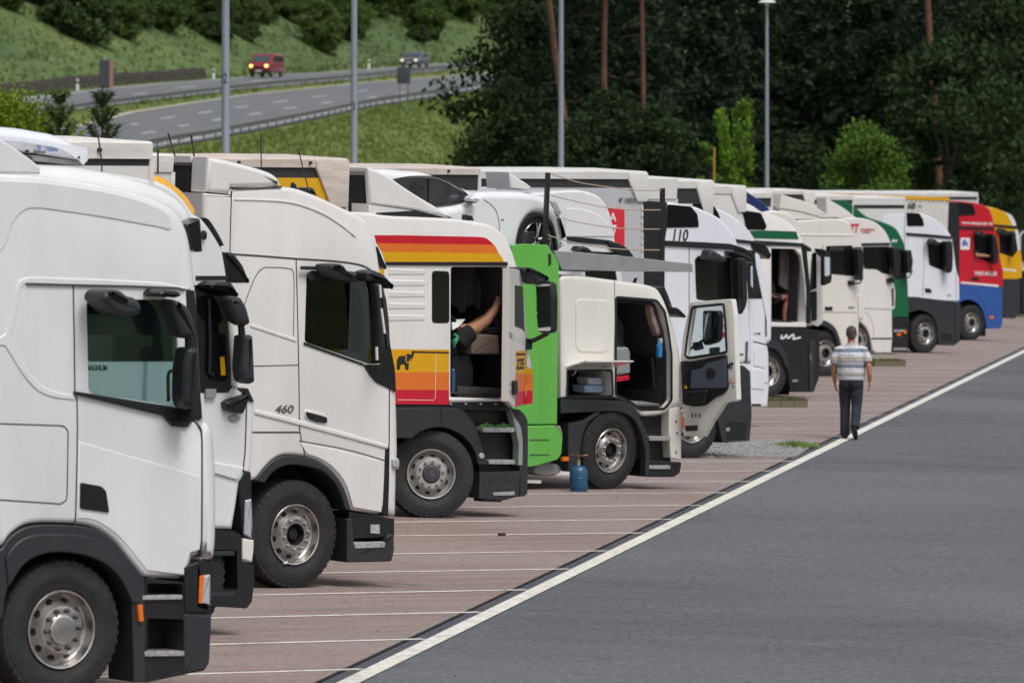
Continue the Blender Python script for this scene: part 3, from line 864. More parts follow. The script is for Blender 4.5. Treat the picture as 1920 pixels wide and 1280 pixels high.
# raised roof, air conditioner, side fairings
T.slab('roof_crown', C([(-75,302),(78,309),(150,314),(211,324),(254,334),(305,352),(336,371),(355,392),(364,412)], 3) + [(357,470),(330,470),(-75,430)], .22, 2.28, WHITE, r=.12, yref=.26, seg=5)
T.slab('roof_fairing', C([(-75,222),(-30,241),(0,259),(31,279),(60,300),(77,314)], 3) + [(76,327),(-75,322)], .03, .13, WHITE, r=.02)
T.slab('roof_fairing', C([(-75,222),(-30,241),(0,259),(31,279),(60,300),(77,314)], 3) + [(76,327),(-75,322)], 2.37, 2.47, WHITE, r=.02, yref=.03)
ac = T.slab('roof_air_conditioner', C([(-60,236),(0,238),(36,241),(66,246),(100,252),(126,262),(150,278),(165,293),(168,300)], 3) + [(166,304),(140,300),(40,284),(-60,276)], .55, 1.95, COOL, r=.10, yref=.6, seg=4)
T.slab('unit_base', [(60,290),(157,303),(157,312),(63,302)], .62, 1.9, DUSTY, ac, r=.01, yref=.62)
T.text('unit_print', 'Optima', 86, 276, 108, 286, BLUEINK, y=.545, parent=ac)
T.text('unit_print', 'Ebercool', 63, 281.5, 85, 287, INK, y=.545, parent=ac)
for i in range(4): T.slab('unit_stripe', [(71 + (i == 3), 273 + i*2.6), (77, 272.6 + i*2.6), (77, 274.2 + i*2.6), (71, 274.8 + i*2.6)], .544, .549, BLUEINK, ac, r=0)
for q in ((52.5,283.5),(148.5,295.5)): T.slab('unit_bolt', ellipse(q[0], q[1], 2.2, 2.4, 8),   .544, .57, BLACKP, ac, r=0)
T.rod('antenna', [(172,218,.35),(185,262,.35),(191,305,.35),(191,345,.35)], .006, BLACKP)
# pressings on the side
T.slab('roof_side_pressing', [(-73,334)] + C([(0,337),(60,340),(117,346),(195,358),(250,371),(296,388),(318,404),(323,425),(318,432)], 3) + C([(300,427),(200,409),(120,397),(70,391),(45,396),(25,420),(0,475),(-73,490)], 3), -.008, .05, WHITE, r=.012)
T.slab('side_pressing', C([(-73,640),(0,632),(14,612),(24,570),(34,531),(46,522),(60,519)], 3) + C([(200,524),(300,530),(340,538),(352,541),(362,541)], 2) + [(362,546),(344,543),(300,539),(137,534),(48,532),(40,540),(31,590),(22,628)] + C([(24,640),(50,690),(80,722),(110,735),(139,740)], 3) + [(141,750)] + C([(105,746),(72,733),(42,700),(14,655),(0,648),(-73,655)], 3), -.009, .05, WHITE, r=.009)
T.slab('door_pressing', [(147,826),(376,892),(376,1030),(358,1036),(346,1078),(276,1070)] + C([(274,1068),(244,1030),(215,999),(178,976),(147,972)], 3), -.006, .05, WHITE, r=.012)
T.seam('door_seam', [(137,534),(139,640),(140,735),(144,748),(145,800),(144,870),(141,985)], SEAM, .010)
T.seam('window_top_seam', [(48,531.5),(137,534),(237,536),(331,539.5),(345,543)], SEAM, .012, y=-.018, d=.03)
T.seam('hatch_seam', [(-20,793)] + C([(105,797),(120,799),(127,810),(127,830),(125.5,925),(122,938),(112,944),(100,943)], 3) + [(-20,935)], SEAM, .008)
T.seam('corner_seam', C([(364,788),(374,800),(378,819),(378.5,897),(378,1000),(377,1044)], 4), SEAM, .012, y=-.006, d=.2)
T.slab('belt_trim', [(142,733),(336,764),(345,780),(364,788),(352,801),(325,799),(307,779),(141,739)], -.03, .06, BLACKP, r=.012)
T.slab('pillar_trim', C([(349,545),(366,546),(371,640),(375,720),(380,784),(366,786)], 2) + [(357,700),(352,600)], -.008, .1, BLACKP, r=.01)
T.slab('door_vent', fillet([(152,904),(191,911),(200,920),(206,961),(151,953)], 4), -.02, .06, GLOSSB, r=.008)
# visor, mirrors
T.slab('sun_visor', [(348,420),(372,409),(377,411),(381,472),(369,473),(361,466)], .1, 2.4, GLOSSB, r=.02)
km = T.slab('kerb_mirror', fillet([(192,544),(223,543),(238,556),(250,557),(263,570),(262,590),(238,595),(212,588),(185,562)], 8), -.34, -.06, SLATE, r=.05, yref=-.30)
T.slab('mirror_cap', fillet([(202,547),(220,546),(241,566),(228,569)], 3), -.36, -.28, BLACKP, km, r=.02, yref=-.34)
ma = T.slab('mirror_arm', fillet([(297,542),(327,545),(335,553),(325,558),(292,555),(290,550)], 4), -.22, .02, BLACKP, r=.03, yref=-.16)
T.slab('upper_mirror', fillet([(316,558),(345,571),(357,596),(364,630),(350,636),(336,630),(325,598)], 9), -.30, -.10, SLATE, ma, r=.05, yref=-.24)
T.slab('lower_mirror', fillet([(345,651),(366,650),(368,748),(359,764),(345,768),(337,750),(338,690)], 8), -.30, -.10, BLACKP, ma, r=.05, yref=-.24)
T.slab('mirror_stalk', [(350,628),(362,628),(362,655),(350,655)], -.22, -.16, BLACKP, ma, r=.02, yref=-.2)
T.slab('mirror_stalk', [(346,760),(352,762),(354,790),(344,790)], -.2, .0, BLACKP, ma, r=.02, yref=-.1)
T.rod('grab_handle', [(316,752),(315,704),(318,696),(328,694)], .014, BLACKP, y=.12)
# lower front
wheel(T, 115, 1183, 'cap', steer=-1)
fo = C([(4,1026),(20,1004),(55,985),(117,983),(172,989),(211,1012),(238,1044),(271,1086)], 3)
fi = C([(246,1128),(227,1089),(203,1061),(168,1042),(117,1034),(78,1038),(43,1057),(14,1100),(4,1160)], 3)
T.slab('mudguard', [(-40,1150),(-40,1060)] + fo + [(272,1130),(272,1278),(250,1278)] + fi, -.012, .34, SLATE, r=.015, yref=0)
T.slab('mudguard_lip', C([(10,1046),(26,1022),(58,1003),(117,1000),(168,1006),(203,1027),(229,1058),(254,1095),(262,1130)], 3) + C([(248,1130),(229,1090),(204,1062),(168,1043),(117,1035),(78,1039),(44,1058),(16,1100)], 3), -.03, .05, SLATE, r=.014, yref=-.02)
st = T.slab('step_panel', fillet([(273,1083),(350,1091),(359,1054),(378,1049),(396,1052),(396,1150),(392,1241),(383,1256),(272,1279)], 3), .0, .40, BLACKP, r=0)
boolean_cut(st, [cutmesh(T, fillet([(276,1093),(342,1094),(342,1120),(276,1120)], 3), -.1, .28), cutmesh(T, fillet([(276,1158),(344,1160),(350,1168),(346,1226),(276,1228)], 5), -.1, .28)])
for (a, b, c, d) in ((268,342,1116,1124),(272,346,1221,1230)): T.slab('step_tread', [(a, c), (b, c-1), (b, d-1), (a, d)], -.02, .24, ALU, st, r=.004)
T.slab('bumper', fillet([(346,1150),(397,1152),(393,1241),(385,1255),(346,1263)], 4), -.012, .3, SLATE, r=.02)
hl = T.slab('headlight', fillet([(376,1079),(396,1076),(397,1135),(374,1131)], 3), -.02, .3, LENS, r=.02)
T.slab('turn_signal', [(375,1080),(384,1077),(380,1131),(373,1130)], -.026, .02, AMBER, hl, r=.006)
T.slab('headlight_housing', fillet([(346,1062),(374,1052),(373,1135),(396,1137),(395,1149),(348,1148)], 4), -.016, .2, BLACKP, r=.015)
T.slab('side_marker', [(259,1134),(268,1133),(270,1164),(262,1165)], -.04, .02, AMBER, r=.006)
chassis(T, 0, 385)

# ------------------------------------------------------------------ lorry 2: white cab with yellow roof, half hidden
pa = on_lot(115, 1311); pb = on_lot(553, 1103)
T = lorry('white lorry with yellow roof and black visor, squeezed behind the nearest cab', 0, 0, p0=(pa + pb) / 2)
body = T.slab('cab_body', [(90,985),(90,318)] + C([(150,318),(211,322),(250,328),(293,338),(324,353),(348,376),(365,400),(380,409),(394,424),(407,443),(418,464),(423,486),(428,517)], 3) + C([(432,560),(440,640),(446,728)], 2) + [(470,742)] + C([(479,757),(476,840),(472,886)], 2) + [(452,904),(446,946),(438,993)], 0, 2.5, WHITE, r=.05)
T.slab('roof_panel', C([(90,296),(150,300),(211,311),(250,318),(293,327),(324,345),(348,368),(366,397)], 3) + [(360,430),(90,370)], .2, 2.3, ROOFY, r=.12, yref=.3)
T.slab('side_window', fillet([(165,540),(424,533),(432,600),(437,724),(428,736),(374,736),(348,706),(332,677),(165,677)], 4), -.006, .05, WINDOW, r=.004)
T.text('door_print', 'MAGNUM', 162, 684, 201, 694, INK, y=-.003)
T.slab('yellow_vest', [(413,670),(421,668),(424,703),(415,704)], -.010, .02, YELLOW, r=.003)
T.rod('grab_handle', [(392,560),(394,640),(392,700),(400,702)], .016, BLACKP, y=-.03)
T.slab('door_pillar', C([(421,556),(429,600),(435,680),(436,722)], 2) + C([(447,728),(441,640),(434,570),(431,552)], 2), -.03, .03, CREAM, r=.012)
T.seam('door_seam', [(462,752),(461,800),(459,850),(455,884)], SEAM, .012)
T.slab('door_pressing', [(250,868),(403,866),(458,876),(446,900),(404,888),(250,880)], -.02, .03, WHITE, r=.012)
T.slab('visor_rail', [(368,517),(428,517),(430,525),(368,525)], -.012, .05, BLACKP, r=.006)
T.slab('sun_visor', fillet([(419,472),(440,474),(457,497),(471,531),(430,531)], 3), .0, 2.5, GLOSSB, r=.03)
T.slab('roof_spoiler', C([(383,408),(393,412),(410,438),(421,460)], 3) + [(416,462),(400,436)], -.01, .1, BLACKP, r=.01)
T.slab('roof_lamp', ellipse(386, 441, 4, 9, 10), -.05, .02, BLACKP, r=.02)
ma = T.slab('mirror_arm', fillet([(384,533),(396,527),(424,528),(433,540),(440,556),(432,556),(420,543),(388,541)], 3), -.2, .02, BLACKP, r=.03, yref=-.12)
T.slab('upper_mirror', fillet([(421,558),(444,556),(455,575),(463,605),(452,612),(438,604),(424,575)], 5), -.3, -.1, SLATE, ma, r=.05, yref=-.22)
T.slab('lower_mirror', fillet([(450,628),(467,627),(471,715),(463,720),(450,716),(446,690)], 5), -.3, -.1, SLATE, ma, r=.05, yref=-.22)
T.rod('mirror_stalk', [(452,606),(454,635)], .03, BLACKP, y=-.2, parent=ma)
T.slab('mirror_foot', fillet([(423,755),(434,748),(462,740),(470,738),(468,752),(458,776),(428,770)], 3), -.08, .05, BLACKP, r=.03)
T.slab('corner_trim', [(457,727),(466,728),(478,754),(462,748)], -.02, .1, BLACKP, r=.01)
T.slab('badge', ellipse(440, 784, 10, 6, 16), -.02, .02, GREYM, r=.006)
T.slab('window_latch', [(387,729),(406,729),(406,745),(387,746)], -.035, .0, GREYM, r=.004)
T.slab('lamp_surround', [(458,880),(472,885),(473,926),(475,1010),(456,1008),(450,910)], -.01, .3, BLACKP, r=.02)
T.slab('headlight', fillet([(460,937),(473,934),(475,985),(474,1010),(458,1002)], 3), -.02, .2, LENS, r=.02)
T.slab('bumper_corner', [(456,1008),(477,1012),(477,1030),(474,1054),(455,1048)], -.012, .3, CREAM, r=.02)
bp = T.slab('bumper', fillet([(395,992),(438,995),(452,1002),(454,1052),(476,1058),(477,1090),(472,1128),(462,1140),(395,1136)], 3), .0, .5, BLACKP, r=0)
boolean_cut(bp, [cutmesh(T, fillet([(400,1030),(444,1030),(446,1105),(400,1108)], 5), -.1, .3)])
for c in (1033, 1110): T.slab('step_tread', [(396,c),(440,c-1),(440,c+8),(396,c+9)], -.005, .2, SLATE, bp, r=.004)
T.slab('sticker', [(413,1069),(433,1068),(433,1092),(413,1091)], .27, .31, STICKER, bp, r=0, yref=.27)
wheel(T, 330, 1090, 'black')
chassis(T, 0, 455)
trailer(T, 286, 265, rail=BOARDW, side=TARP, band=True, railh=.15, bandh=.06, flap=False)
T.rod('antenna', [(296,282,.5),(296,326,.5)], .008, BLACKP)
T.slab('roof_fin_antenna', [(245,314),(248,299),(253,303),(258,316)], 1.0, 1.05, BLACKP, r=.01, yref=1.0)

# ------------------------------------------------------------------ lorry 3: white cab marked 460
T = lorry('white lorry marked 460 with tall roof deflector and pale trailer', 553, 1103)
arch3 = C([(659,956),(646,916),(626,887),(600,867),(571,857),(538,854),(515,861),(495,879),(479,900)], 3)
body = T.slab('cab_body', [(383,905),(383,362),(433,366),(434,357)] + C([(446,353),(490,350),(527,350),(558,354),(601,370),(646,391),(682,409),(689,421),(703,456),(713,516)], 3) + C([(722,560),(730,640),(736,676),(741,735),(743,790),(744,846)], 2) + [(742,880),(740,969),(715,966)] + arch3, 0, 2.5, WARM, r=.05, rf=.12, xr=(690, 735), seg=4)
win = fillet([(575,510),(690,512),(702,560),(709,620),(713,682),(690,682),(571,641)], 6)
xf = T.L(716, 530)[0]; zt = T.L(700, 520)[1]; zb = T.L(735, 690)[1]; zbelt = T.L(600, 652)[1]
cab_in = slab_mb([(xf - 1.7, zbelt - .25), (xf + .02, zbelt - .25), (xf - .08, zt + .08), (xf - 1.7, zt + .08)], .07, 2.43, 0).mesh('cut', VOID)
wsc = MB(); wsc.box(xf - .30, xf + .60, .14, 2.36, zb + .0, zt - .0)
boolean_cut(body, [cab_in, cutmesh(T, win, -.2, .3), wsc.mesh('cut', VOID)])
T.slab('side_window', win, .018, .024, DARKGLASS, r=0)
mb = MB()
for i in range(25):
    u = i / 24; xx = xf - 1.45 + 1.22 * u; yy = .20 + .025 * math.sin(i * 2.1)
    mb.v += [(xx, yy, zbelt - .02), (xx, yy, zt + .05)]
for i in range(24): mb.f.append([2*i, 2*i+2, 2*i+3, 2*i+1]); mb.m.append(0)
T.put(mb, 'curtain', CURTAIN, None, 60)
mb = MB(); mb.box(xf - .6, xf + .1, .1, 2.4, zbelt - .24, zb + .02); T.put(mb, 'dashboard', INNER, None, None)
T.slab('roof_deflector', [(391,295)] + C([(420,299),(460,309),(495,319),(516,328),(527,341),(528,350)], 3) + [(436,352),(432,365),(388,360)], .02, .32, WARM, r=.05)
T.slab('roof_deflector', [(391,295)] + C([(420,299),(460,309),(495,319),(516,328),(527,341),(528,350)], 3) + [(436,352),(432,365),(388,360)], 2.18, 2.48, WARM, r=.05, yref=.02)
T.slab('deflector_top', [(391,294)] + C([(420,298),(460,308),(495,318),(516,327),(527,340)], 3) + [(520,346)] + C([(495,330),(460,321),(420,311),(391,306)], 2), .3, 2.2, WARM, r=.03, yref=.02)
T.slab('deflector_dark_sheet', [(394,300),(399,300),(399,362),(394,362)], .3, 2.2, BLACKP, r=0)  # dark sheet put in for the shade inside the hollow deflector
T.slab('roof_pressing', C([(440,372),(490,373),(540,376),(580,386),(620,404),(652,428),(668,445)], 3) + C([(660,440),(640,424),(610,405),(575,390),(540,381),(490,377),(440,376)], 3), -.010, .03, WARM, r=.009)
T.seam('deflector_seam', [(434,355),(480,353),(528,351)], SEAM, .018)
T.seam('roof_rear_seam', [(388,362),(432,366),(434,357),(432,420),(431,475)], SEAM, .010)
T.seam('roof_seam', C([(431,476),(490,480),(555,485),(620,489),(662,494),(684,500),(700,510),(713,517)], 3), SEAM, .016)
T.seam('door_seam', [(555,487),(557,560),(560,690),(561,770),(561,800),(565,826),(573,858)], SEAM, .010)
T.seam('panel_seam', [(470,686),(559,684)], SEAM, .007)
T.seam('panel_seam', [(473,810),(561,810)], SEAM, .014)
T.seam('door_sill_seam', C([(561,826),(630,838),(680,850),(722,863)], 3), SEAM, .008)
T.seam('corner_seam', [(730,729),(729.5,834),(723,846),(721,900),(719,964)], SEAM, .012, d=.2)
T.seam('side_panel_seam', C([(450,595),(462,560),(478,520),(492,503),(505,501),(540,503),(550,512),(551,560),(550,630)], 3), SEAM, .006)
T.slab('side_pressing', [(470,606),(548,632),(556,636),(556,641),(546,638),(470,613)], -.010, .03, WARM, r=.009)
T.slab('door_crease', [(478,767),(560,787),(640,808),(728,834),(728,842),(640,818),(560,797),(478,776)], -.016, .03, WARM, r=.014)
T.slab('lower_pressing', [(563,829),(630,842),(720,866),(716,960),(664,951)] + C([(662,950),(650,910),(630,881),(604,861),(576,851)], 3), -.010, .03, WARM, r=.009)
T.slab('corner_slit', [(723,842),(731,838),(730,900),(728,968),(718,966),(721,900)], -.010, .2, BLACKP, r=.004)
T.slab('window_trim', C([(684,505),(712,515),(722,560),(733,650),(741,690),(743,735)], 2) + [(730,728),(706,717),(693,702),(682,683),(713,683),(708,620),(698,545)], -.015, .05, GLOSSB, r=.008)
T.slab('belt_trim', [(571,641),(682,681),(684,686),(570,646)], -.012, .04, BLACKP, r=.004)
T.slab('wind_deflector', fillet([(576,516),(584,507),(650,508),(672,516),(684,527),(660,527),(620,523),(582,526)], 3), -.04, -.02, SLATE, r=.006)
km = T.slab('kerb_mirror', fillet([(610,495),(637,494),(648,508),(664,509),(667,529),(640,527),(622,521),(611,506)], 5), -.32, -.06, SLATE, r=.05, yref=-.26)
T.slab('mirror_hood', fillet([(625,496),(640,497),(650,512),(640,516)], 3), -.34, -.2, BLACKP, km, r=.02, yref=-.30)
T.rod('mirror_bracket', [(565,502),(612,503)], .02, BLACKP, y=-.05, parent=km)
ma = T.slab('mirror_arm', fillet([(677,509),(692,505),(711,513),(722,524),(733,541),(723,541),(709,528),(680,527)], 4), -.2, .02, SLATE, r=.04, yref=-.12)
T.slab('main_mirror', fillet([(700,532),(712,530),(721,560),(726,600),(728,640),(722,664),(712,660),(708,640),(706,590)], 5), -.26, -.1, SLATE, ma, r=.05, yref=-.2)
for q in (((711,534),(713,558)),((714,578),(720,625)),((705,650),(706,675))): T.slab('mirror_edge', [q[0], (q[0][0]+3, q[0][1]), (q[1][0]+3, q[1][1]), q[1]], -.275, -.255, WARM, ma, r=0, yref=-.27)
T.slab('visor_end', fillet([(702,464),(710,462),(725,500),(726,506),(716,500)], 3), .05, 2.4, GLOSSB, r=.02, yref=.05)
T.text('door_number', '460', 516, 759, 551, 774, GREYINK, shear=.2)
hd = T.slab('door_handle', fillet([(571,768),(590,770),(609,776),(615,785),(615,794),(572,783)], 4), -.014, .03, WARM, r=.010)
T.slab('handle_recess', fillet([(573,771),(600,778),(614,782),(614,793),(594,791),(576,783)], 4), -.02, .02, BLACKP, hd, r=.006)
wheel(T, 553, 1003, 'open', steer=2)
T.slab('mudguard', arch3 + [(497,905)] + C([(497,905),(511,886),(531,874),(550,871),(571,873),(603,882),(626,902),(639,925),(649,956)], 3), -.016, .42, SLATE, r=.014)
T.slab('wheel_liner', arch3 + [(470,900),(470,1000),(500,900)] + C([(515,880),(571,868),(620,890),(645,930),(655,1000)], 3), .40, .5, VOID, r=0)
T.slab('sill', [(655,958),(740,972),(740,1006),(655,1010)], .03, .5, BLACKP, r=.01)
sp = T.slab('step_panel', fillet([(651,972),(661,972),(664,1014),(722,1016),(728,1002),(739,1000),(740,1030),(735,1052),(651,1054)], 3), -.01, .4, SLATE, r=.015)
T.slab('step_tread', fillet([(663,1016),(723,1015),(722,1026),(666,1028)], 2), -.02, .25, ALU, sp, r=.006)
T.slab('step_recess', [(664,975),(735,978),(735,1012),(664,1012)], .25, .5, VOID, sp, r=0)
T.slab('sticker', [(695,983),(712,983),(712,1000),(695,999)], .02, .035, STICKER, sp, r=0)
T.slab('marker_lamp', fillet([(737,860),(747,858),(750,864),(749,880),(737,874)], 2), -.03, .2, LENS, r=.015)
T.slab('tyre_valve', [(532,1053),(540,1051),(539,1056),(533,1057)], .02, .04, CREAM, r=0)
chassis(T, 0, 700)
trailer(T, 325, 289, rail=BOARDW, side=TARP, band=False, railh=.17, flap=False, knobs=True)
T.slab('cab_rear_wall', [(386,370),(392,370),(392,900),(386,900)], .3, 2.2, BLACKP, r=0)
T.rod('air_pipe', [(356,312,.6),(357,345,.6),(350,372,.6)], .02, BLACKP); 
for q in ((315,250,330,298),(358,253,364,293)): T.rod('antenna', [(q[0],q[1],.9),(q[2],q[3],.9)], .008, BLACKP)
for q in ((489,253,490,318),(559,279,578,355)): T.rod('antenna', [(q[0],q[1],1.2),(q[2],q[3],1.2)], .006, BLACKP)
T.slab('roof_fin_antenna', [(548,354),(551,342),(555,345),(560,357)], 1.0, 1.05, BLACKP, r=.01, yref=1.0)
T.slab('roof_horn', C([(577,360),(580,353),(588,353),(596,366)], 3), 1.0, 1.2, BLACKP, r=.02, yref=1.0)
# ------------------------------------------------------------------ lorry 4: red, orange and yellow stripes, door open
T = lorry('white lorry with red, orange and yellow stripes, its cab door open', 808, 971)
body = T.slab('cab_body', [(640,758),(640,396)] + C([(690,398),(725,404),(790,407),(850,410),(900,417),(925,424),(947,443),(959,468),(966,490),(972,506)], 3) + C([(979,560),(986,610),(992,660),(998,690),(999,756)], 2) + [(985,760)], 0, 2.5, WARM, r=.045, rf=.12, xr=(940, 990), seg=4)
door_o = fillet([(845,500),(951,500),(953,748),(844,745)], 6)
x0, z0 = T.L(846, 742); x1, z1 = T.L(951, 503)
cav = slab_mb([(x0 - .75, z0 + .02), (x0 - .75, z1 + .10)] + T.Ls([(952,493),(962,520),(974,600),(984,690),(986,743)]), .10, 2.40, 0)
boolean_cut(body, [cutmesh(T, door_o, -.2, .3), cav.mesh('cut', VOID)])
body.data.materials.clear(); body.data.materials.append(WARM)
mb = MB()
mb.box(x0 - .74, x1 + .22, .11, 2.39, z0 + .021, z0 + .04); mb.box(x0 - .74, x1 + .02, 2.36, 2.392, z0 + .04, z1 + .09)
mb.box(x0 - .745, x0 - .72, .11, 2.39, z0 + .04, z1 + .09)
mb.box(x0 - .74, x1 - .0, .11, 2.39, z1 + .075, z1 + .095)
T.put(mb, 'cab_lining', INNER, None, None)
T.slab('front_lining', [(951,495),(960,521),(972,601),(982,691),(984,742),(980,742),(978,692),(968,602),(956,523),(947,497)], .101, 2.39, INNER, r=0, yref=0)
mb = MB()
for i in range(33):
    u = i / 32; xx = x0 - .3 + 1.15 * u; yy = .62 + .035 * math.sin(i * 1.9)
    mb.v += [(xx, yy, z0 + 1.02 + .05 * math.sin(i * .7)), (xx, yy * .97, z1 + .08)]
for i in range(32): mb.f.append([2*i, 2*i+2, 2*i+3, 2*i+1]); mb.m.append(0)
T.put(mb, 'curtain', CURTAIN, None, 60)
T.slab('curtain_edge', C([(935,510),(930,560),(931,600),(935,612)], 3) + C([(939,612),(941,560),(941,510)], 3), .35, .45, BEIGE, r=.01, yref=.35)
st = T.slab('seat', fillet([(848,668),(884,664),(890,690),(888,742),(850,742)], 5), .25, .85, BLACKCLOTH, r=.04, yref=.25)
T.slab('seat_back', fillet([(846,590),(858,596),(864,668),(848,670)], 4), .25, .85, BLACKCLOTH, st, r=.04, yref=.25)
T.slab('storage_box', fillet([(886,622),(938,626),(942,662),(888,664)], 3), .62, 1.9, BEIGE, r=.02, yref=.62) if False else T.slab('engine_cover', fillet([(884,624),(936,628),(939,664),(886,664)], 3), .16, 1.2, BEIGE, r=.03, yref=.16)
T.slab('cover_pad', fillet([(898,614),(938,613),(938,627),(896,626)], 3), .16, 1.2, BLACKP, r=.03, yref=.16)
T.slab('floor_mat', [(858,724),(948,728),(948,746),(858,744)], .14, 1.3, CURTAIN, r=.01, yref=.14)
T.slab('water_bottle', fillet([(849,694),(853,690),(856,700),(854,738),(849,738)], 2), .12, .19, mat('bottle plastic', (.06, .11, .20), .15), r=.02, yref=.12)
T.slab('roof_deflector', [(690,316)] + C([(700,317),(728,331),(775,363),(825,393),(853,409)], 3) + [(838,409),(778,394),(694,382)], .03, .12, WARM, r=.03)
T.slab('roof_deflector', [(690,316)] + C([(700,317),(728,331),(775,363),(825,393),(853,409)], 3) + [(838,409),(778,394),(694,382)], 2.38, 2.47, WARM, r=.03, yref=.03)
T.slab('deflector_hoop', [(688,315),(699,316),(702,322),(688,321)], .10, 2.4, WARM, r=.01)
T.slab('deflector_dark_sheet', [(712,324),(716,326),(716,402),(712,402)], .12, 2.38, BLACKP, r=0)  # black sheet behind the hoop, standing in for shade in the hollow
T.slab('deflector_roof', [(700,317)] + C([(728,331),(775,363),(825,393),(850,408)], 3) + [(846,409)] + C([(822,398),(772,368),(726,337),(700,323)], 3), .11, 2.39, WARM, r=.01)
T.slab('deflector_lip', [(692,382),(778,395),(776,402),(720,404),(692,401)], .05, .4, WARM, r=.015)
T.slab('deflector_shadow_gap', [(706,399),(778,395),(852,409),(775,408),(706,402)], .045, .2, BLACKP, r=0)  # black strip drawn as the shade below the deflector's edge
T.slab('deflector_strut', [(680,330),(687,330),(687,402),(676,402)], .5, .56, BLACKP, r=0, yref=.5)
for a, b, m in (((702,441),(909,445),None),): pass
S1 = [(702,441)] + [(750,441),(895,444)] + C([(895,444),(910,446),(919,452),(926,459)], 3) + [(706,456)]
S2 = [(706,456),(926,459)] + C([(928,461),(932,468),(935,475)], 2) + [(716,472)]
S3 = [(716,472),(935,475)] + C([(937,477),(942,484),(945,491)], 2) + [(722,491)]
for pts, m in ((S1, RED), (S2, ORANGE), (S3, YELLOW)): T.slab('stripe', pts, -.003, .02, m, r=0)
for a, b, m in ((655, 698, YELLOW), (698, 731, ORANGE), (731, 758, RED)):
    T.slab('stripe', [(690, a - 1), (842, a), (842, b), (690, b - 1)], -.003, .02, m, r=0)
T.slab('stripe', [(704,492),(720,492),(722,655),(728,656),(704,656)], -.003, .02, YELLOW, r=0)
T.slab('corner_stripe', [(987,686),(998,692),(999,702),(987,702)], -.004, .08, YELLOW, r=0); T.slab('corner_stripe', [(987,702),(999,702),(999,732),(987,732)], -.004, .08, ORANGE, r=0); T.slab('corner_stripe', [(987,732),(999,732),(999,756),(987,758)], -.004, .08, RED, r=0)
T.slab('drip_rail', [(724,491),(952,491),(953,498),(726,497)], -.02, .03, BLACKP, r=.006)
for y in (510, 531, 552, 574, 596): T.slab('side_rib', fillet([(726,y-9),(797,y-8),(801,y),(797,y+8),(726,y+9)], 5), -.007, .10, WARM, r=.036, seg=6)
T.slab('rear_side_window', fillet([(811,509),(841,510),(841,604),(811,604)], 5), -.008, .03, WINDOW, r=.004)
T.seam('window_rubber', fillet([(811,509),(841,510),(841,604),(811,604)], 5), BLACKP, .02, closed=True)
el = T.slab('elephant_mark', fillet([(744,693),(744,676),(747,669),(754,666),(760,668),(763,663),(768,663),(771,666),(773,659),(777,657),(777,661),(775,669),(771,676),(767,679),(766,693),(760,693),(759,683),(751,683),(750,693)], 2, 2), -.006, .0, INK, r=0)
T.seam('ear_line', C([(762,667),(760,673),(763,680),(767,677),(770,672)], 3), YELLOW, .010, y=-.010, parent=el)
T.slab('mark_line', [(772,658),(842,659.5),(842,662.5),(772,661)], -.006, .0, INK, r=0)
T.seam('hatch_seam', [(745,749),(812,750),(816,746),(817,660)], CREAM, .006)
T.slab('sill', [(744,748),(955,750),(958,770),(744,766)], .02, .5, BLACKP, r=.01)
for x in (846, 874, 902, 930): T.slab('sill_bolt', ellipse(x, 757, 2, 2.2, 8), .0, .03, GREYM, r=0)
T.slab('mudguard', [(690,764),(744,764),(824,763),(856,765)] + C([(869,769),(889,793),(902,829),(915,871)], 3) + [(898,871)] + C([(896,866),(889,842),(869,818),(842,804),(818,801),(790,809),(772,822)], 3) + [(690,819)], -.012, .40, SLATE, r=.015)
T.seam('mudguard_seam', [(825,764),(828,800)], VOID, .01, y=-.016)
T.slab('wheel_liner', [(690,770),(880,775),(900,850),(900,900),(690,900)], .40, .5, VOID, r=0)
wheel(T, 808, 895, 'black', steer=-26)
sp = T.slab('step_panel', [(866,764),(960,764),(985,830),(985,930),(900,932),(898,870)], .16, .6, BLACKP, r=.01)
for (a, b, c, d) in ((906,965,801,810),(917,966,862,870)): T.slab('step_tread', fillet([(a,c),(b,c),(b,d),(a,d)], 2), -.02, .3, ALU, sp, r=.006)
sb = T.slab('step_box', fillet([(900,885),(976,883),(974,930),(944,938),(898,934)], 2), .0, .4, SLATE, r=.012)
T.slab('step_tread', [(924,923),(965,921),(965,928),(926,929)], -.01, .2, ALU, sb, r=.004)
T.slab('step_box_hinge', [(905,934),(942,934),(940,941),(906,940)], .02, .2, BLACKP, sb, r=0)
for q in ((920,902),(956,901)): T.slab('step_bolt', ellipse(q[0], q[1], 2, 2, 8), -.008, .01, VOID, sb, r=0)
T.slab('corner_panel', C([(958,766),(976,768),(988,782),(991,800),(991,860),(990,926)], 2) + [(976,931),(975,870),(982,831),(979,810),(968,790)], -.01, .5, SLATE, r=.02)
T.slab('step_column', C([(958,766),(966,782),(977,800),(981,830),(980,872)], 2) + [(972,872),(973,832),(966,800)], -.02, .1, GREYM, r=.01)
T.slab('marker_lamp', ellipse(904, 854, 5, 5.5, 12), -.03, .02, LENS, r=.008)
D = T.sub(988, 640, -.005, -36)
dr = D.slab('open_door', [(957,503),(978,506),(984,560),(988,640),(988,757),(962,764),(953,752)], 0, .07, WARM, r=.012)
D.slab('door_edge', [(955,503),(960.5,504),(964,760),(952,752)], -.006, .075, CREAM, dr, r=.004)
D.slab('door_window', fillet([(966,534),(980,537),(984,622),(980,616),(966,611)], 2), -.006, .076, WINDOW, dr, r=0)
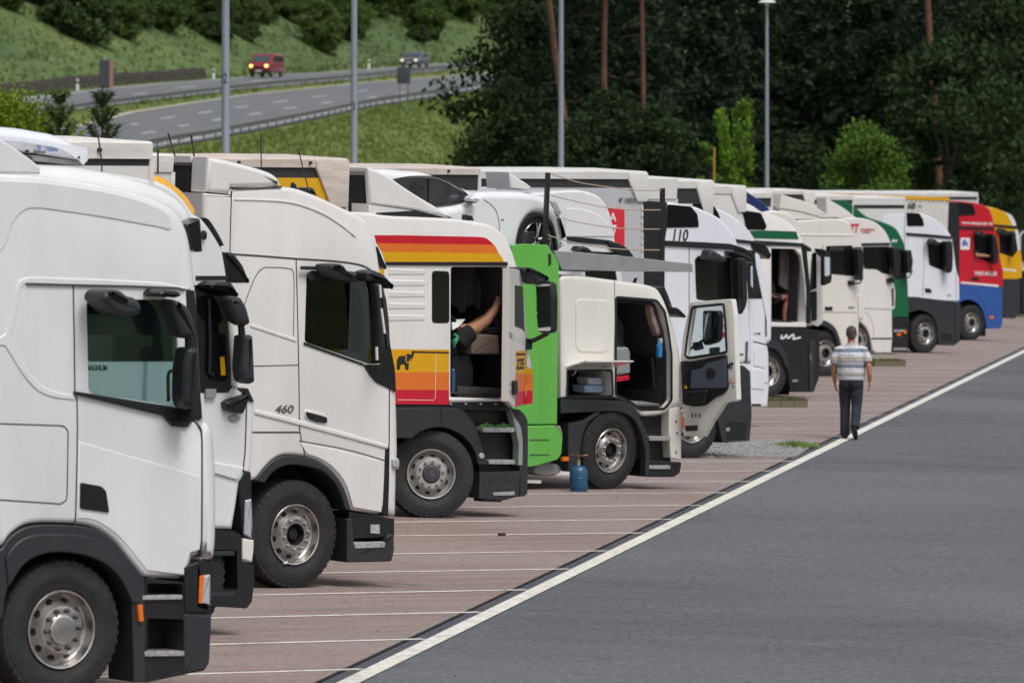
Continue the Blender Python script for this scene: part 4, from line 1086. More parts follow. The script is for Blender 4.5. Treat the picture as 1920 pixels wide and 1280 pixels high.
for a, b, m in ((657,700,YELLOW),(700,733,ORANGE),(733,760,RED)): D.slab('stripe', [(967,a),(988,a),(988,b - (3 if b == 760 else 0)),(966 if b == 760 else 967,b + (3 if b == 760 else 0))], -.004, .02, m, dr, r=0)
D.text('door_print', 'ZZE', 969, 672, 983, 692, INK, y=-.006, parent=dr)
D.slab('mark_line', [(968,662),(985,662),(985,665.5),(968,665.5)], -.007, .0, INK, dr, r=0)
D.slab('door_handle', fillet([(964,714),(971,712),(972,735),(969,741),(964,740)], 2), -.04, .02, BLACKP, dr, r=.012)
for q in ((957,625),(957,631),(960,627),(960,633),(957,720),(957,734)): D.slab('latch_bolt', ellipse(q[0], q[1], 1, 1.2, 6), -.012, .0, INK, dr, r=0)
MR = T.sub(1018, 560, -.34, 74)
mh = MR.slab('door_mirror', fillet([(1002,527),(1022,526),(1034,530),(1037,560),(1036,620),(1030,625),(1008,623)], 4), .004, .12, BLACKP, r=.03)
MR.slab('mirror_glass', fillet([(1006,531),(1031,533),(1033,585),(1006,585)], 2), -.004, .03, MIRROR, mh, r=0)
MR.slab('mirror_glass', fillet([(1006,588),(1033,588),(1032,620),(1009,620)], 2), -.004, .03, MIRROR, mh, r=0)
T.slab('mirror_arm', fillet([(972,502),(990,501),(1010,510),(1026,522),(1012,532),(1003,534),(980,515)], 4), -.34, -.02, SLATE, mh, r=.05, yref=-.25)
T.rod('mirror_bracket', [(994,640,-.02),(1003,637,-.15),(1028,624,-.32)], .028, BLACKP, parent=mh)
T.slab('mirror_foot', fillet([(987,634),(999,635),(999,655),(987,656)], 2), -.05, .05, BLACKP, mh, r=.015)
for q in ((876,398),(885,400)): T.slab('roof_horn', fillet([(q[0]-2,412),(q[0]-1,q[1]+5),(q[0]+1,q[1]+4),(q[0]+4,414)], 1), .5, .6, BLACKP, r=.01, yref=.5)
chassis(T, 0, 960)
trailer(T, 652, 297, rail=BOARD, side=YTARP, band=True, railh=.11, bandh=.12, fw=.46, fd=.34)
ROOT4 = T
sd = empty('sandals', T.M @ Vector(T.P3(930, 800, .1)))
tag(sd, 'green sandals left on the upper step of the striped lorry', 'sandals')
SANDAL = mat('green rubber', (.10, .30, .06), .6)
for (a, b) in ((900, 925), (930, 958)):
    mb = MB(); P = [T.P3(a, 799, .06), T.P3((a+b)/2, 797, .08), T.P3(b, 799.5, .10)]
    mb.tube([T.M @ p - sd.location for p in P], .022, 6); 
    P = [T.P3(a + 8, 799, .03), T.P3((a+b)/2, 793, .07), T.P3(b - 6, 799, .14)]
    mb.tube([T.M @ p - sd.location for p in P], .012, 6)
    mb.build('sandal', SANDAL, sd, 60)

# ------------------------------------------------------------------ lorry 5: car transporter with green mast
T = lorry('car transporter lorry with green mast, white cab and wide open door', 1145, 918)
body = T.slab('cab_body', [(1050,746)] + C([(1050,528),(1053,519),(1060,516)], 2) + C([(1088,516),(1152,525),(1203,532),(1228,539),(1239,552),(1253,584),(1264,620),(1272,655)], 3) + C([(1277,690),(1280,730),(1280,764)], 2) + [(1262,766)] + C([(1258,768),(1246,776),(1225,779),(1203,779),(1192,765),(1167,749),(1152,745)], 2), 0, 2.5, CREAM, r=.045, rf=.1, xr=(1240, 1275), seg=4)
dp = fillet([(1155,557),(1231,563),(1246,584),(1253,620),(1259,665),(1259,750),(1246,766),(1200,768),(1180,752),(1154,740)], 5)
x0, z0 = T.L(1157, 738); x1, z1 = T.L(1250, 566); zf = T.L(1220, 764)[1]
cav = slab_mb(T.Ls([(1152,559),(1228,560),(1240,572),(1254,620),(1263,665),(1266,764),(1152,764)]), .10, 2.40, 0)
lk = fillet([(1064,694),(1147,694),(1149,742),(1063,744)], 4)
boolean_cut(body, [cutmesh(T, dp, -.2, .3), cav.mesh('cut', VOID), cutmesh(T, lk, -.1, .7)])
body.data.materials.clear(); body.data.materials.append(CREAM)
mb = MB()
mb.box(x0 - .02, x1 + .12, .11, 2.39, zf + .012, zf + .03); mb.box(x0 - .02, x1 - .1, 2.36, 2.392, zf + .03, z1 - .02)
mb.box(x0 - .027, x0 - .01, .11, 2.39, zf + .03, z1 - .02); mb.box(x0 - .02, x1 - .2, .11, 2.39, z1 - .02, z1 + .01)
T.put(mb, 'cab_lining', INNER, None, None)
T.slab('front_lining', [(1226,562),(1238,574),(1252,621),(1261,666),(1264,762),(1260,762),(1257,667),(1248,623),(1234,577),(1224,566)], .101, 2.39, INNER, r=0, yref=0)
T.slab('door_seal', dp, .085, .095, INNER, r=0) if False else None
T.seam('door_seal', dp, BLACKP, .035, y=-.006, closed=True)
mb = MB()
for i in range(25):
    u = i / 24; xx = x0 + 1.05 * u; yy = .9 + .05 * math.sin(i * 1.7)
    mb.v += [(xx, yy, z0 + .55 + .03 * math.sin(i)), (xx, yy, z1)]
for i in range(24): mb.f.append([2*i, 2*i+2, 2*i+3, 2*i+1]); mb.m.append(0)
T.put(mb, 'curtain', GREYCLOTH, None, 60)
s5 = T.slab('seat', fillet([(1156,652),(1178,650),(1183,660),(1183,700),(1156,704)], 4), .2, .8, GREYM, r=.03, yref=.2)
T.slab('seat_base', fillet([(1156,706),(1180,703),(1181,712),(1156,716)], 2), .2, .8, RED, s5, r=.01, yref=.2)
T.slab('dashboard', fillet([(1222,668),(1256,664),(1256,740),(1238,745),(1226,720)], 4), .3, 2.2, BLACKP, r=.04, yref=.3)
T.slab('papers', [(1192,760),(1205,752),(1238,757),(1232,764)], .2, .6, GREYM, r=0, yref=.2)
T.slab('pillar', C([(1256,767),(1266,764),(1277,765),(1278,800),(1278,862)], 2) + [(1258,858),(1254,800)], .0, .3, CREAM, r=.015)
for q in ((1268,790),(1270,812),(1268,848)): T.slab('pillar_bolt', ellipse(q[0], q[1], 1.2, 3, 8), -.006, .0, INK, r=0)
T.slab('side_pressing', fillet([(1084,560),(1138,563),(1143,570),(1142,655),(1134,661),(1086,659),(1080,650),(1080,570)], 6), -.012, .02, CREAM, r=.011)
T.seam('door_seam', [(1152,527),(1153,600),(1151,680)], SEAM, .008)
T.slab('locker_flap', [(1059,688),(1102,673),(1188,674),(1148,684)], -.4, -.38, CREAM, r=0, yref=0) if False else None
mb = MB(); a = T.P3(1061, 690, .0); b = T.P3(1149, 690, .0)
fz = .34
mb.add([a, b, (b.x, -.42, b.z + .10), (a.x, -.42, a.z + .10), a + Vector((0, 0, .02)), b + Vector((0, 0, .02)), Vector((b.x, -.42, b.z + .12)), Vector((a.x, -.42, a.z + .12))], [(0,1,2,3),(7,6,5,4),(0,4,5,1),(1,5,6,2),(2,6,7,3),(3,7,4,0)])
T.put(mb, 'locker_flap', CREAM, None, None)
T.seam('locker_frame', lk, BLACKP, .03, y=-.008, closed=True)
for q in (1082, 1134): T.rod('flap_stay', [(q, 688, -.2), (q - 4, 700, -.08), (q - 10, 704, .02)], .012, GREYM)
mb = MB(); ax, az = T.L(1062, 744, 0); bx, bz = T.L(1150, 694, 0); mb.box(ax, bx, .69, .72, az, bz); mb.box(ax, bx, .0, .69, az - .02, az + .008); T.put(mb, 'locker_lining', BLACKP, None, None)
PLB = mat('pale blue plastic', (.36, .48, .62), .35); PLW = mat('pale plastic', (.50, .56, .62), .35)
bx1 = T.slab('plastic_box', fillet([(1095,722),(1134,722),(1131,736),(1098,736)], 2), .15, .42, PLB, r=.02, yref=.15)
T.slab('plastic_box', fillet([(1102,708),(1131,708),(1129,721),(1104,721)], 2), .15, .40, PLW, r=.02, yref=.15)
wheel(T, 1145, 850, 'open', steer=8)
T.slab('mudguard', [(1052,748),(1110,748),(1165,752)] + C([(1181,758),(1195,772),(1205,792),(1216,822)], 2) + [(1216,862),(1211,862)] + C([(1210,840),(1198,800),(1182,780),(1160,772),(1140,771)], 3) + [(1052,775)], -.014, .42, SLATE, r=.015)
T.slab('mudguard_rear', C([(1066,794),(1095,788),(1115,774),(1127,770)], 2) + C([(1124,778),(1104,792),(1092,820),(1087,868)], 3) + [(1070,884),(1066,884)], .0, .42, SLATE, r=.012)
T.slab('wheel_liner', [(1060,776),(1195,776),(1212,830),(1212,880),(1060,880)], .42, .5, VOID, r=0)
sp = T.slab('step_panel', [(1200,780),(1256,780),(1258,868),(1214,868)], .16, .5, BLACKP, r=.01)
for (a, b, c, d) in ((1218,1258,818,826),(1218,1257,872,879)): T.slab('step_tread', fillet([(a,c),(b,c),(b,d),(a,d)], 2), -.03, .25, ALU, sp, r=.006)
T.slab('bumper_corner', fillet([(1213,862),(1279,866),(1276,886),(1265,894),(1212,894)], 3), -.01, .5, BLACKP, r=.02)
T.slab('mudguard_edge', C([(1203,785),(1216,822),(1219,868),(1214,893)], 2) + [(1210,893),(1212,830)], -.02, .1, SLATE, r=.01)
T.slab('marker_lamp', [(1055,856),(1067,856),(1067,864),(1055,864)], .0, .05, AMBER, r=.005)
T.slab('sun_visor', [(1233,540),(1247,537),(1255,556),(1262,576),(1254,576),(1244,556)], .05, 2.4, BLACKP, r=.02)
T.slab('front_mirror', fillet([(1260,575),(1270,578),(1284,592),(1282,596),(1268,590)], 3), -.1, .3, BLACKP, r=.03, yref=-.05)
for q in ((1283, 594, 1302, 578),): T.rod('mirror_rod', [(1254,572,.0),(1262,578,-.05)], .012, BLACKP)
T.slab('roof_marker', [(1189,530),(1193,521),(1196,521),(1192,531)], .3, .34, BLACKP, r=0, yref=.3)
D = T.sub(1276, 700, -.012, 84)
dr = D.slab('open_door', fillet([(1294,566),(1372,560),(1376,590),(1382,751),(1358,754),(1346,772),(1334,790),(1318,819),(1281,817),(1279,768),(1274,690),(1280,631)], 4), 0, .09, CREAM, r=.012)
dw = fillet([(1298,576),(1357,570),(1360,600),(1363,660),(1293,671),(1285,667),(1288,640)], 4)
cm = slab_mb(D.Ls(dw), -.2, .4, 0); cm.v = [tuple(D.rel @ Vector(v)) for v in cm.v]
boolean_cut(dr, [cm.mesh('cut', VOID)])
D.slab('door_glass', dw, .05, .054, CLEAR, dr, r=0)
D.seam('window_rubber', dw, BLACKP, .035, y=-.008, parent=dr, closed=True)
tr = D.slab('door_trim', fillet([(1275,676),(1295,677),(1361,664),(1364,728),(1355,739),(1340,745),(1321,760),(1300,762),(1279,758)], 5), -.03, .03, BLACKP, dr, r=.012)
D.slab('door_insert', fillet([(1296,694),(1318,690),(1322,682),(1360,672),(1361,727),(1294,728)], 4), -.038, .0, mat('blue grey trim', (.075, .085, .115), .8), tr, r=.006)
D.slab('door_speaker', ellipse(1332, 700, 9, 11, 18), -.046, .0, BLACKCLOTH, tr, r=.006)
D.slab('door_pocket', fillet([(1282,735),(1326,730),(1318,756),(1286,756)], 4), -.10, .0, BLACKP, tr, r=.02)
D.slab('yellow_tag', [(1282,728),(1285,722),(1288,728)], -.11, -.10, YELLOW, tr, r=0)
D.slab('warning_sticker', [(1366,719),(1371,709),(1377,718)], -.006, .0, REDINK, dr, r=0)
D.slab('warning_sticker_field', [(1368.5,717.5),(1371.2,712),(1374.2,717)], -.009, .0, WHITEINK, dr, r=0)
D.slab('door_lock', [(1365,682),(1374,680),(1374,684),(1368,686),(1368,689),(1365,689)], -.012, .0, INK, dr, r=0)
for q in ((1371,680),(1372,689),(1368,690),(1374,725)): D.slab('latch_bolt', ellipse(q[0], q[1], 1.4, 1.6, 8), -.008, .0, INK, dr, r=0)
D.slab('door_vent', [(1283,798),(1308,797),(1307,807),(1286,808)], -.008, .0, INK, dr, r=0)
for q in (1296,1303,1310): D.slab('door_slot', [(q,776),(q+2.5,775.5),(q+2.5,782),(q,782)], -.006, .0, SEAM, dr, r=0)
D.slab('reflector', [(1277,783),(1280,783),(1280,800),(1277,800)], -.02, .02, AMBER, dr, r=0)
MR = T.sub(1330, 620, -.62, 80)
mm = D.slab('door_mirror', fillet([(1317,582),(1345,582),(1348,590),(1346,636),(1340,642),(1320,648),(1316,640)], 4), .14, .24, BLACKP, dr, r=.02, yref=.14)
D.slab('mirror_glass', fillet([(1320,586),(1342,586),(1343,632),(1320,640)], 3), .134, .16, MIRROR, mm, r=0, yref=.14)
D.rod('mirror_bracket', [(1285,662,.1),(1300,650,.14),(1318,638,.16)], .02, BLACKP, parent=mm)
D.slab('small_mirror', fillet([(1328,652),(1344,650),(1343,660),(1329,664)], 3), .12, .2, BLACKP, dr, r=.02, yref=.12)
D.slab('mirror_arm', fillet([(1296,642),(1310,640),(1314,654),(1300,658)], 3), .12, .2, BLACKP, dr, r=.02, yref=.12)
# transporter frame
mast = T.slab('mast', [(960,795),(960,460),(986,457),(1027,459),(1035,472),(1049,486),(1047,560),(1045,795)], -.02, .22, GREEN, r=.012)
T.slab('mast_slot', fillet([(1028,476),(1033,475),(1034,495),(1029,499)], 2), -.026, -.01, INK, mast, r=0)
T.slab('mast', [(960,795),(960,460),(986,457),(1027,459),(1035,472),(1049,486),(1047,560),(1045,795)], 2.28, 2.5, GREEN, r=.012, yref=-.02)
tk = T.slab('tool_box', fillet([(960,798),(1043,797),(1050,800),(1056,816),(1054,850),(1046,862),(1010,873),(960,880)], 4), -.03, .5, GREEN, r=.02)
for c in (824, 852): T.seam('box_seam', [(990,c),(1027,c)], SEAM, .012, y=-.036, parent=tk)
T.slab('box_corner', [(1041,797),(1050,798),(1056,814),(1050,806)], -.036, .1, GREYM, tk, r=.004)
T.slab('air_tank', ellipse(1028, 880, 26, 13, 18), .1, .7, GREYM, r=.03, yref=.1)
T.slab('side_guard', [(985,899),(1016,900),(1014,906),(985,905)], .1, .16, CREAM, r=0, yref=.1)
T.slab('ramp_beam', [(1038,470),(1090,473),(1179,481),(1240,488),(1299,495),(1299,510),(1180,509),(1054,506)], -.03, .14, GREYM, r=.008)
T.slab('ramp_beam', [(1038,470),(1090,473),(1179,481),(1240,488),(1299,495),(1299,510),(1180,509),(1054,506)], 2.36, 2.5, GREYM, r=.008, yref=-.03)
dz = T.L(1054, 500)[1]; dxa = T.L(640, 500)[0]; dxb = T.L(1120, 500)[0]
mb = MB(); mb.box(dxa, dxb, .16, 2.34, dz - .06, dz + .0); T.put(mb, 'deck', GREYM, None, None)
for xx, hh in ((dxa, 0), (dxa + 2.2, 0)):
    for yy in (.16, 2.2):
        mb = MB(); mb.box(xx, xx + .12, yy, yy + .12, 1.0, dz - .06); T.put(mb, 'deck_post', GREEN, None, None)
POSTS = [((1030,324),(1024,458)), ((1245,353),(1243,488))]
for a, b in POSTS: T.slab('guard_post', [(a[0]-2.8,a[1]),(a[0]+2.8,a[1]),(b[0]+3.2,b[1]),(b[0]-3.2,b[1])], .0, .06, BLACKP, r=.006)
T.slab('guard_post', [(1006,344),(1012,344),(1012,470),(1006,470)], 2.42, 2.48, BLACKP, r=.006, yref=.02) if False else None
ROPE = mat('rope', (.42, .33, .24), .8)
for pts in ([(1034,326),(1085,342),(1150,352),(1200,357),(1241,356)], [(1033,366),(1090,380),(1160,392),(1241,394)], [(1031,404),(1090,418),(1160,428),(1241,430)], [(1029,442),(1090,458),(1160,467),(1241,469)]):
    T.rod('guard_rope', C(pts, 4), .007, ROPE, y=.03, n=5)
T.slab('post_base', [(990,436),(1003,434),(1004,456),(988,458)], .0, .1, BLACKP, r=.01)
mb = MB(); mb.box(-9.5, -1.4, .6, 1.9, .75, 1.1); T.put(mb, 'carrier_frame', VOID, None, None)
chassis(T, 0, 1240)
T5 = T
# things about the transporter
def loose(name, label, cat, T, px, py, y, group=None):
    o = empty(name, T.M @ T.P3(px, py, y)); o.rotation_euler = T.M.to_euler(); tag(o, label, cat, group)
    bpy.context.view_layer.update()
    return Frame(o, Matrix.Translation(T.M @ T.P3(px, py, y)) @ T.M.to_3x3().to_4x4(), Matrix.Translation(T.M @ T.P3(px, py, y)) @ T.M.to_3x3().to_4x4())
g = on_lot(1085, 921)
gas = empty('gas_cylinder', g); tag(gas, 'blue gas cylinder with a cooker ring beside the transporter\'s front wheel', 'gas cylinder')
GASB = mat('blue enamel', (.012, .075, .16), .35, var=.4, vs=9, c2=(.03, .10, .17)); BRASS = mat('brass', (.35, .18, .09), .4, .7)
def lathe_z(prof, n=28):
    mb = MB(); mb.lathe(prof, n); mb.v = [(x, z, y) for (x, y, z) in mb.v]; return mb
sc = 1.0
lathe_z([(0, .0), (.0, .10), (.03, .105), (.035, .112), (.06, .118), (.26, .118), (.31, .10), (.335, .06), (.345, .0)]).build('body', GASB, gas, 40)
lathe_z([(.16, .1185), (.165, .1215), (.175, .1215), (.18, .1185)]).build('weld_band', GASB, gas, 40)
lathe_z([(.0, .095), (-.004, .10), (.0, .11), (.03, .11)]).build('foot_ring', GASB, gas, 40)
lathe_z([(.34, .022), (.42, .022), (.42, .0)]).build('valve', GREYM, gas, 40)
lathe_z([(.42, .012), (.46, .012), (.465, .07), (.475, .07), (.475, .0)]).build('cooker_ring', BRASS, gas, 40)
mb = MB()
for k in range(3):
    a = k * 2.1 + .3; mb.tube([(0, 0, .46), (.12*math.cos(a), .12*math.sin(a), .475), (.13*math.cos(a), .13*math.sin(a), .49)], .006, 5)
mb.build('pan_support', BRASS, gas, 60)
B = loose('spray_bottle', 'blue bottle hanging by the open door of the transporter', 'bottle', T, 1240, 671, .1)
B.slab('bottle_body', fillet([(1236,650),(1239,642),(1242,642),(1244,652),(1243,671),(1236,671)], 2), -.02, .06, mat('blue liquid', (.04, .22, .50), .2), r=.02)
B.slab('bottle_cap', [(1238,634),(1243,634),(1243,643),(1238,643)], -.01, .05, PLW, r=.01)
B = loose('plastic_bag', 'pink and clear plastic bag hanging in the transporter\'s doorway', 'bag', T, 1235, 632, .15)
B.slab('bag_body', C([(1220,572),(1228,570),(1238,585),(1243,605),(1242,618),(1236,630),(1228,612),(1222,592),(1220,572)], 3), -.04, .10, mat('bag plastic', (.34, .20, .17), .4, var=.7, vs=14, c2=(.45, .42, .40)), r=.03)

# the white car on the upper deck
CARW = paint('car white', (.74, .75, .77), dirt=.06, rough=.2)
c0 = T.M @ Vector((T.L(1008, 486, .3)[0], .3, dz))
car = empty('white_coupe'); CM = Matrix.Translation(c0) @ T.M.to_3x3().to_4x4(); car.matrix_world = CM
tag(car, 'white coupe carried on the transporter\'s upper deck', 'car')
bpy.context.view_layer.update()
K = Frame(car, CM, CM)
ac_ = C([(1047,470),(1043,440),(1035,416),(1018,403),(1000,402),(985,411),(973,431),(967,465),(968,500)], 3)
K.slab('body', [(640,502),(640,400)] + C([(690,397),(760,395),(824,390),(866,384),(884,376),(896,363),(912,359),(940,359),(978,360),(1009,365),(1028,370),(1044,376),(1053,395),(1060,425),(1061,450),(1054,468)], 3) + ac_, 0, 1.84, CARW, r=.10, rf=.16, xr=(990, 1055), seg=5)
K.slab('roof', C([(600,352),(660,326),(700,318),(728,317),(759,320),(797,323),(837,337),(881,357),(900,368)], 3) + [(890,392),(827,396),(600,400)], .10, 1.74, CARW, r=.13, yref=.12, seg=5)
K.slab('side_window', C([(740,338),(768,333),(812,333),(837,341),(862,355),(881,370)], 3) + C([(884,378),(860,382),(824,387),(795,384),(765,362),(740,338)], 3), .085, .2, mat('car glass', (.05, .055, .06), .08, spec=1.0, var=.8, vs=5, c2=(.012, .013, .015)), r=.01, yref=.085)
K.rod('window_trim', C([(738,337),(768,331.5),(812,331.5),(838,340),(863,354),(885,373)], 3), .010, GLOSSB, y=.085)
K.rod('window_post', [(803,334),(802,384)], .012, GLOSSB, y=.08)
K.slab('door_mirror', fillet([(878,373),(884,366),(893,369),(897,374),(893,379),(882,379)], 3), -.16, .02, CARW, r=.03, yref=-.1)
K.slab('mirror_foot', [(877,376),(893,377),(890,381),(879,381)], -.1, .02, BLACKP, r=.01, yref=-.06)
K.slab('headlight', C([(1033,376),(1043,377),(1050,392),(1053,401),(1046,399),(1036,388),(1033,376)], 3), -.012, .2, LENS, r=.02, yref=-.01)
K.seam('wing_seam', C([(906,374),(922,385),(932,400),(936,425),(935,450)], 3), SEAM, .008)
K.slab('side_badge', [(940,411),(945,410),(945,413),(940,413)], -.008, .0, GREYM, r=0)
K.slab('wheel_arch', ac_ + C([(972,500),(970,470),(977,434),(988,415),(1001,407),(1017,408),(1031,420),(1039,442),(1043,470)], 3), -.006, .3, BLACKP, r=.004)
cw = empty('wheel'); cw.parent = car
wx, wz = K.L(1008, 452, .03); cw.location = (wx, .04, .335)
mb = MB(); mb.lathe([(.22, .2), (.22, .32), (.20, .335), (.02, .335), (.0, .32), (-.006, .28), (.0, .24), (.02, .235)], 40); mb.build('tyre', RUBBER, cw, 30)
mb = MB(); mb.lathe([(.06, .232), (.0, .236), (-.004, .232), (.01, .222), (.09, .215), (.09, .001)], 40, ms=[0,0,0,0,1])
for i in range(5):
    for da in (-.13, .13):
        a = 2*math.pi*i/5 + .2
        mb.tube([(.03*math.cos(a), .02, .03*math.sin(a)), (.15*math.cos(a + da*.7), .012, .15*math.sin(a + da*.7)), (.228*math.cos(a + da), .02, .228*math.sin(a + da))], [.022, .015, .016], 6)
mb.build('rim', [STEEL, HOLE], cw, 40)
for dx_, yy in ((-2.75, .04), (-2.75, 1.8), (0, 1.8)):
    w2 = empty('wheel'); w2.parent = car; w2.location = (wx + dx_, yy, .335)
    if yy > 1: w2.rotation_euler = (0, 0, math.pi)
    for ch in list(cw.children)[:2]:
        c2 = ch.copy(); col.objects.link(c2); c2.parent = w2
# ------------------------------------------------------------------ the lorries further along the row
def cab(label, px, py, body, bmat, parts, wh=None, steer=0, style='open', p0=None, r=.04, front=None, rf=.1):
    T = lorry(label, px, py, p0=p0)
    xr = (front - 14, front) if front else None
    T.slab('cab_body', body, 0, 2.5, bmat, r=r, rf=rf if front else None, xr=xr)
    add(T, parts)
    if wh: wheel(T, wh[0], wh[1], style, steer)
    return T
def add(T, parts):
    for p in parts:
        name, pts, m = p[:3]
        y0, y1 = p[3] if len(p) > 3 and p[3] else (-.006, .04)
        T.slab(name, pts, y0, y1, m, r=p[4] if len(p) > 4 else .004)
MIR = (-.26, -.06)
# 5b: white roof behind the transporter
p6 = on_lot(1297, 859); p5 = on_lot(1145, 918)
T = cab('white lorry hidden behind the car transporter, only its roof showing', 0, 0,
        [(985,900),(985,372)] + C([(1000,362),(1040,358),(1080,356),(1105,360),(1126,370),(1142,393),(1150,420),(1154,450)], 3) + [(1160,480),(1168,520),(1174,600),(1176,900)], WHITE,
        [('roof_pressing', C([(1060,390),(1090,392),(1120,402),(1140,420),(1150,444)], 3) + [(1060,444)], WHITE, (-.012, .03), .012),
         ('visor_rail', C([(1058,443),(1100,446),(1140,450),(1150,453)], 2) + [(1150,460),(1058,452)], BLACKP, (-.02, .04)),
         ('side_window', fillet([(1092,470),(1160,474),(1168,530),(1100,530)], 4), WINDOW),
         ('sun_visor', C([(1138,452),(1160,456),(1178,466),(1190,482)], 3) + [(1190,488),(1170,480),(1150,470)], BLACKP, (-.05, 2.5), .02),
         ('kerb_mirror', C([(1085,470),(1090,462),(1103,464),(1115,474)], 3) + [(1100,478)], BLACKP, MIR, .03),
         ('window_post', [(1150,478),(1160,478),(1168,530),(1158,530)], WHITE, (-.02, .03), .004)], p0=p5.lerp(p6, .45), wh=(1085, 850))
T.slab('roof_deflector', [(955,323),(966,330)] + C([(976,336),(990,345),(1001,355)], 2) + [(990,358),(958,354)], .05, .6, WHITE, r=.03)
T.slab('deflector_strut', [(938,334),(954,328),(954,356),(938,356)], .7, .78, GREYM, r=0)
chassis(T, 0, 1150)
trailer(T, 900, 314, rail=BOARD, side=GREYTARP, band=True, railh=.10, bandh=.26, flap=False)

# 6: white lorry 110
T = cab('white lorry numbered 110 on its roof side with black windows', 1297, 859,
        [(1215,755),(1215,377)] + C([(1251,379),(1298,386),(1321,395),(1346,407),(1366,427),(1377,444),(1384,462)], 3) + C([(1394,480),(1401,530),(1404,580),(1408,640),(1408,683)], 2) + [(1380,681),(1376,755)], COOL,
        [('rear_fairing', [(1209,376),(1251,379),(1251,427),(1247,451),(1246,600),(1208,600)], BLACKP, (-.02, .1), .006),
         ('roof_window', fillet([(1252,383),(1296,387),(1308,402),(1311,426),(1251,427)], 3), WINDOW, (-.012, .04)),
         ('roof_band', [(1249,451),(1320,454),(1369,457),(1384,461),(1390,470),(1369,468),(1249,461)], BLACKP, (-.03, .05), .008),
         ('sun_visor', C([(1376,459),(1394,464),(1408,472),(1418,486)], 3) + [(1414,494),(1400,484),(1380,472)], GLOSSB, (-.04, 2.5), .02),
         ('side_window', fillet([(1303,486),(1310,479),(1396,484),(1400,572),(1380,572),(1306,561)], 4), GLOSSB),
         ('lower_panel', [(1285,760),(1300,752),(1345,748),(1368,715),(1380,682),(1396,686),(1407,696),(1410,780),(1406,826),(1355,830),(1346,790),(1332,772)], SLATE, (-.008, .5), .012),
         ('step_opening', fillet([(1362,790),(1400,792),(1398,822),(1362,824)], 2), VOID, (-.012, .1), 0),
         ('step_tread', [(1362,802),(1368,801),(1368,808),(1362,808)], ALU, (-.02, .1), 0),
         ('corner_strip', [(1399,640),(1403,640),(1402,680),(1398,680)], GREYINK, (-.016, .02), 0)],
        wh=(1297, 812), front=1408)
T.seam('door_seam', [(1292,462),(1292,560),(1291,680)], SEAM, .012)
T.text('roof_number', '110', 1262, 430, 1291, 451, INK, shear=.15)
km = T.slab('kerb_mirror', C([(1320,486),(1322,476),(1326,468),(1333,470),(1345,477),(1356,485),(1352,492),(1332,491),(1320,486)], 3), -.30, -.08, SLATE, r=.04, yref=-.2)
ma = T.slab('mirror_arm', fillet([(1366,470),(1392,476),(1404,484),(1402,492),(1385,484),(1368,478)], 3), -.22, .0, BLACKP, r=.03, yref=-.12)
T.slab('main_mirror', fillet([(1378,482),(1394,484),(1397,560),(1394,575),(1386,590),(1378,586),(1382,560)], 4), -.28, -.1, BLACKP, ma, r=.04, yref=-.2)
rs = T.slab('red_sign', [(1344,608),(1374,608),(1374,632),(1344,632)], -.006, .0, mat('red board', (.52, .03, .05), .5), r=0)
T.text('sign_print', 'NS', 1351, 612, 1363, 623, WHITEINK, y=-.010, parent=rs)
T.text('door_print', '5.48', 1380, 662, 1394, 666, GREYINK)
chassis(T, 0, 1390)
trailer(T, 1213, 321, rail=TARP, side=GREYTARP, band=True, railh=.12, bandh=.13, knobs=False)
T.text('trailer_print', 'redos', 1172, 369, 1192, 379, GREYINK, y=-.010)
T.slab('trailer_logo', [(1161,377),(1163,371),(1165,374),(1168,370),(1167,375),(1164,379)], -.004, .02, GREYINK, r=0)
sg = T.slab('red_sign', fillet([(1100,391),(1166,390),(1171,395),(1171,470),(1100,470)], 3), -.012, .02, mat('red tarpaulin print', (.60, .02, .035), .5), r=0)
T.text('sign_print', 'A', 1143, 399, 1156, 415, WHITEINK, y=-.016, parent=sg)
T.text('sign_print', '7', 1147, 422, 1156, 448, WHITEINK, y=-.016, parent=sg)
for k in range(9): T.slab('trailer_lashing', [(1203,372+k*13),(1206,372+k*13),(1206,380+k*13),(1203,380+k*13)], -.006, .02, TARP, r=0)

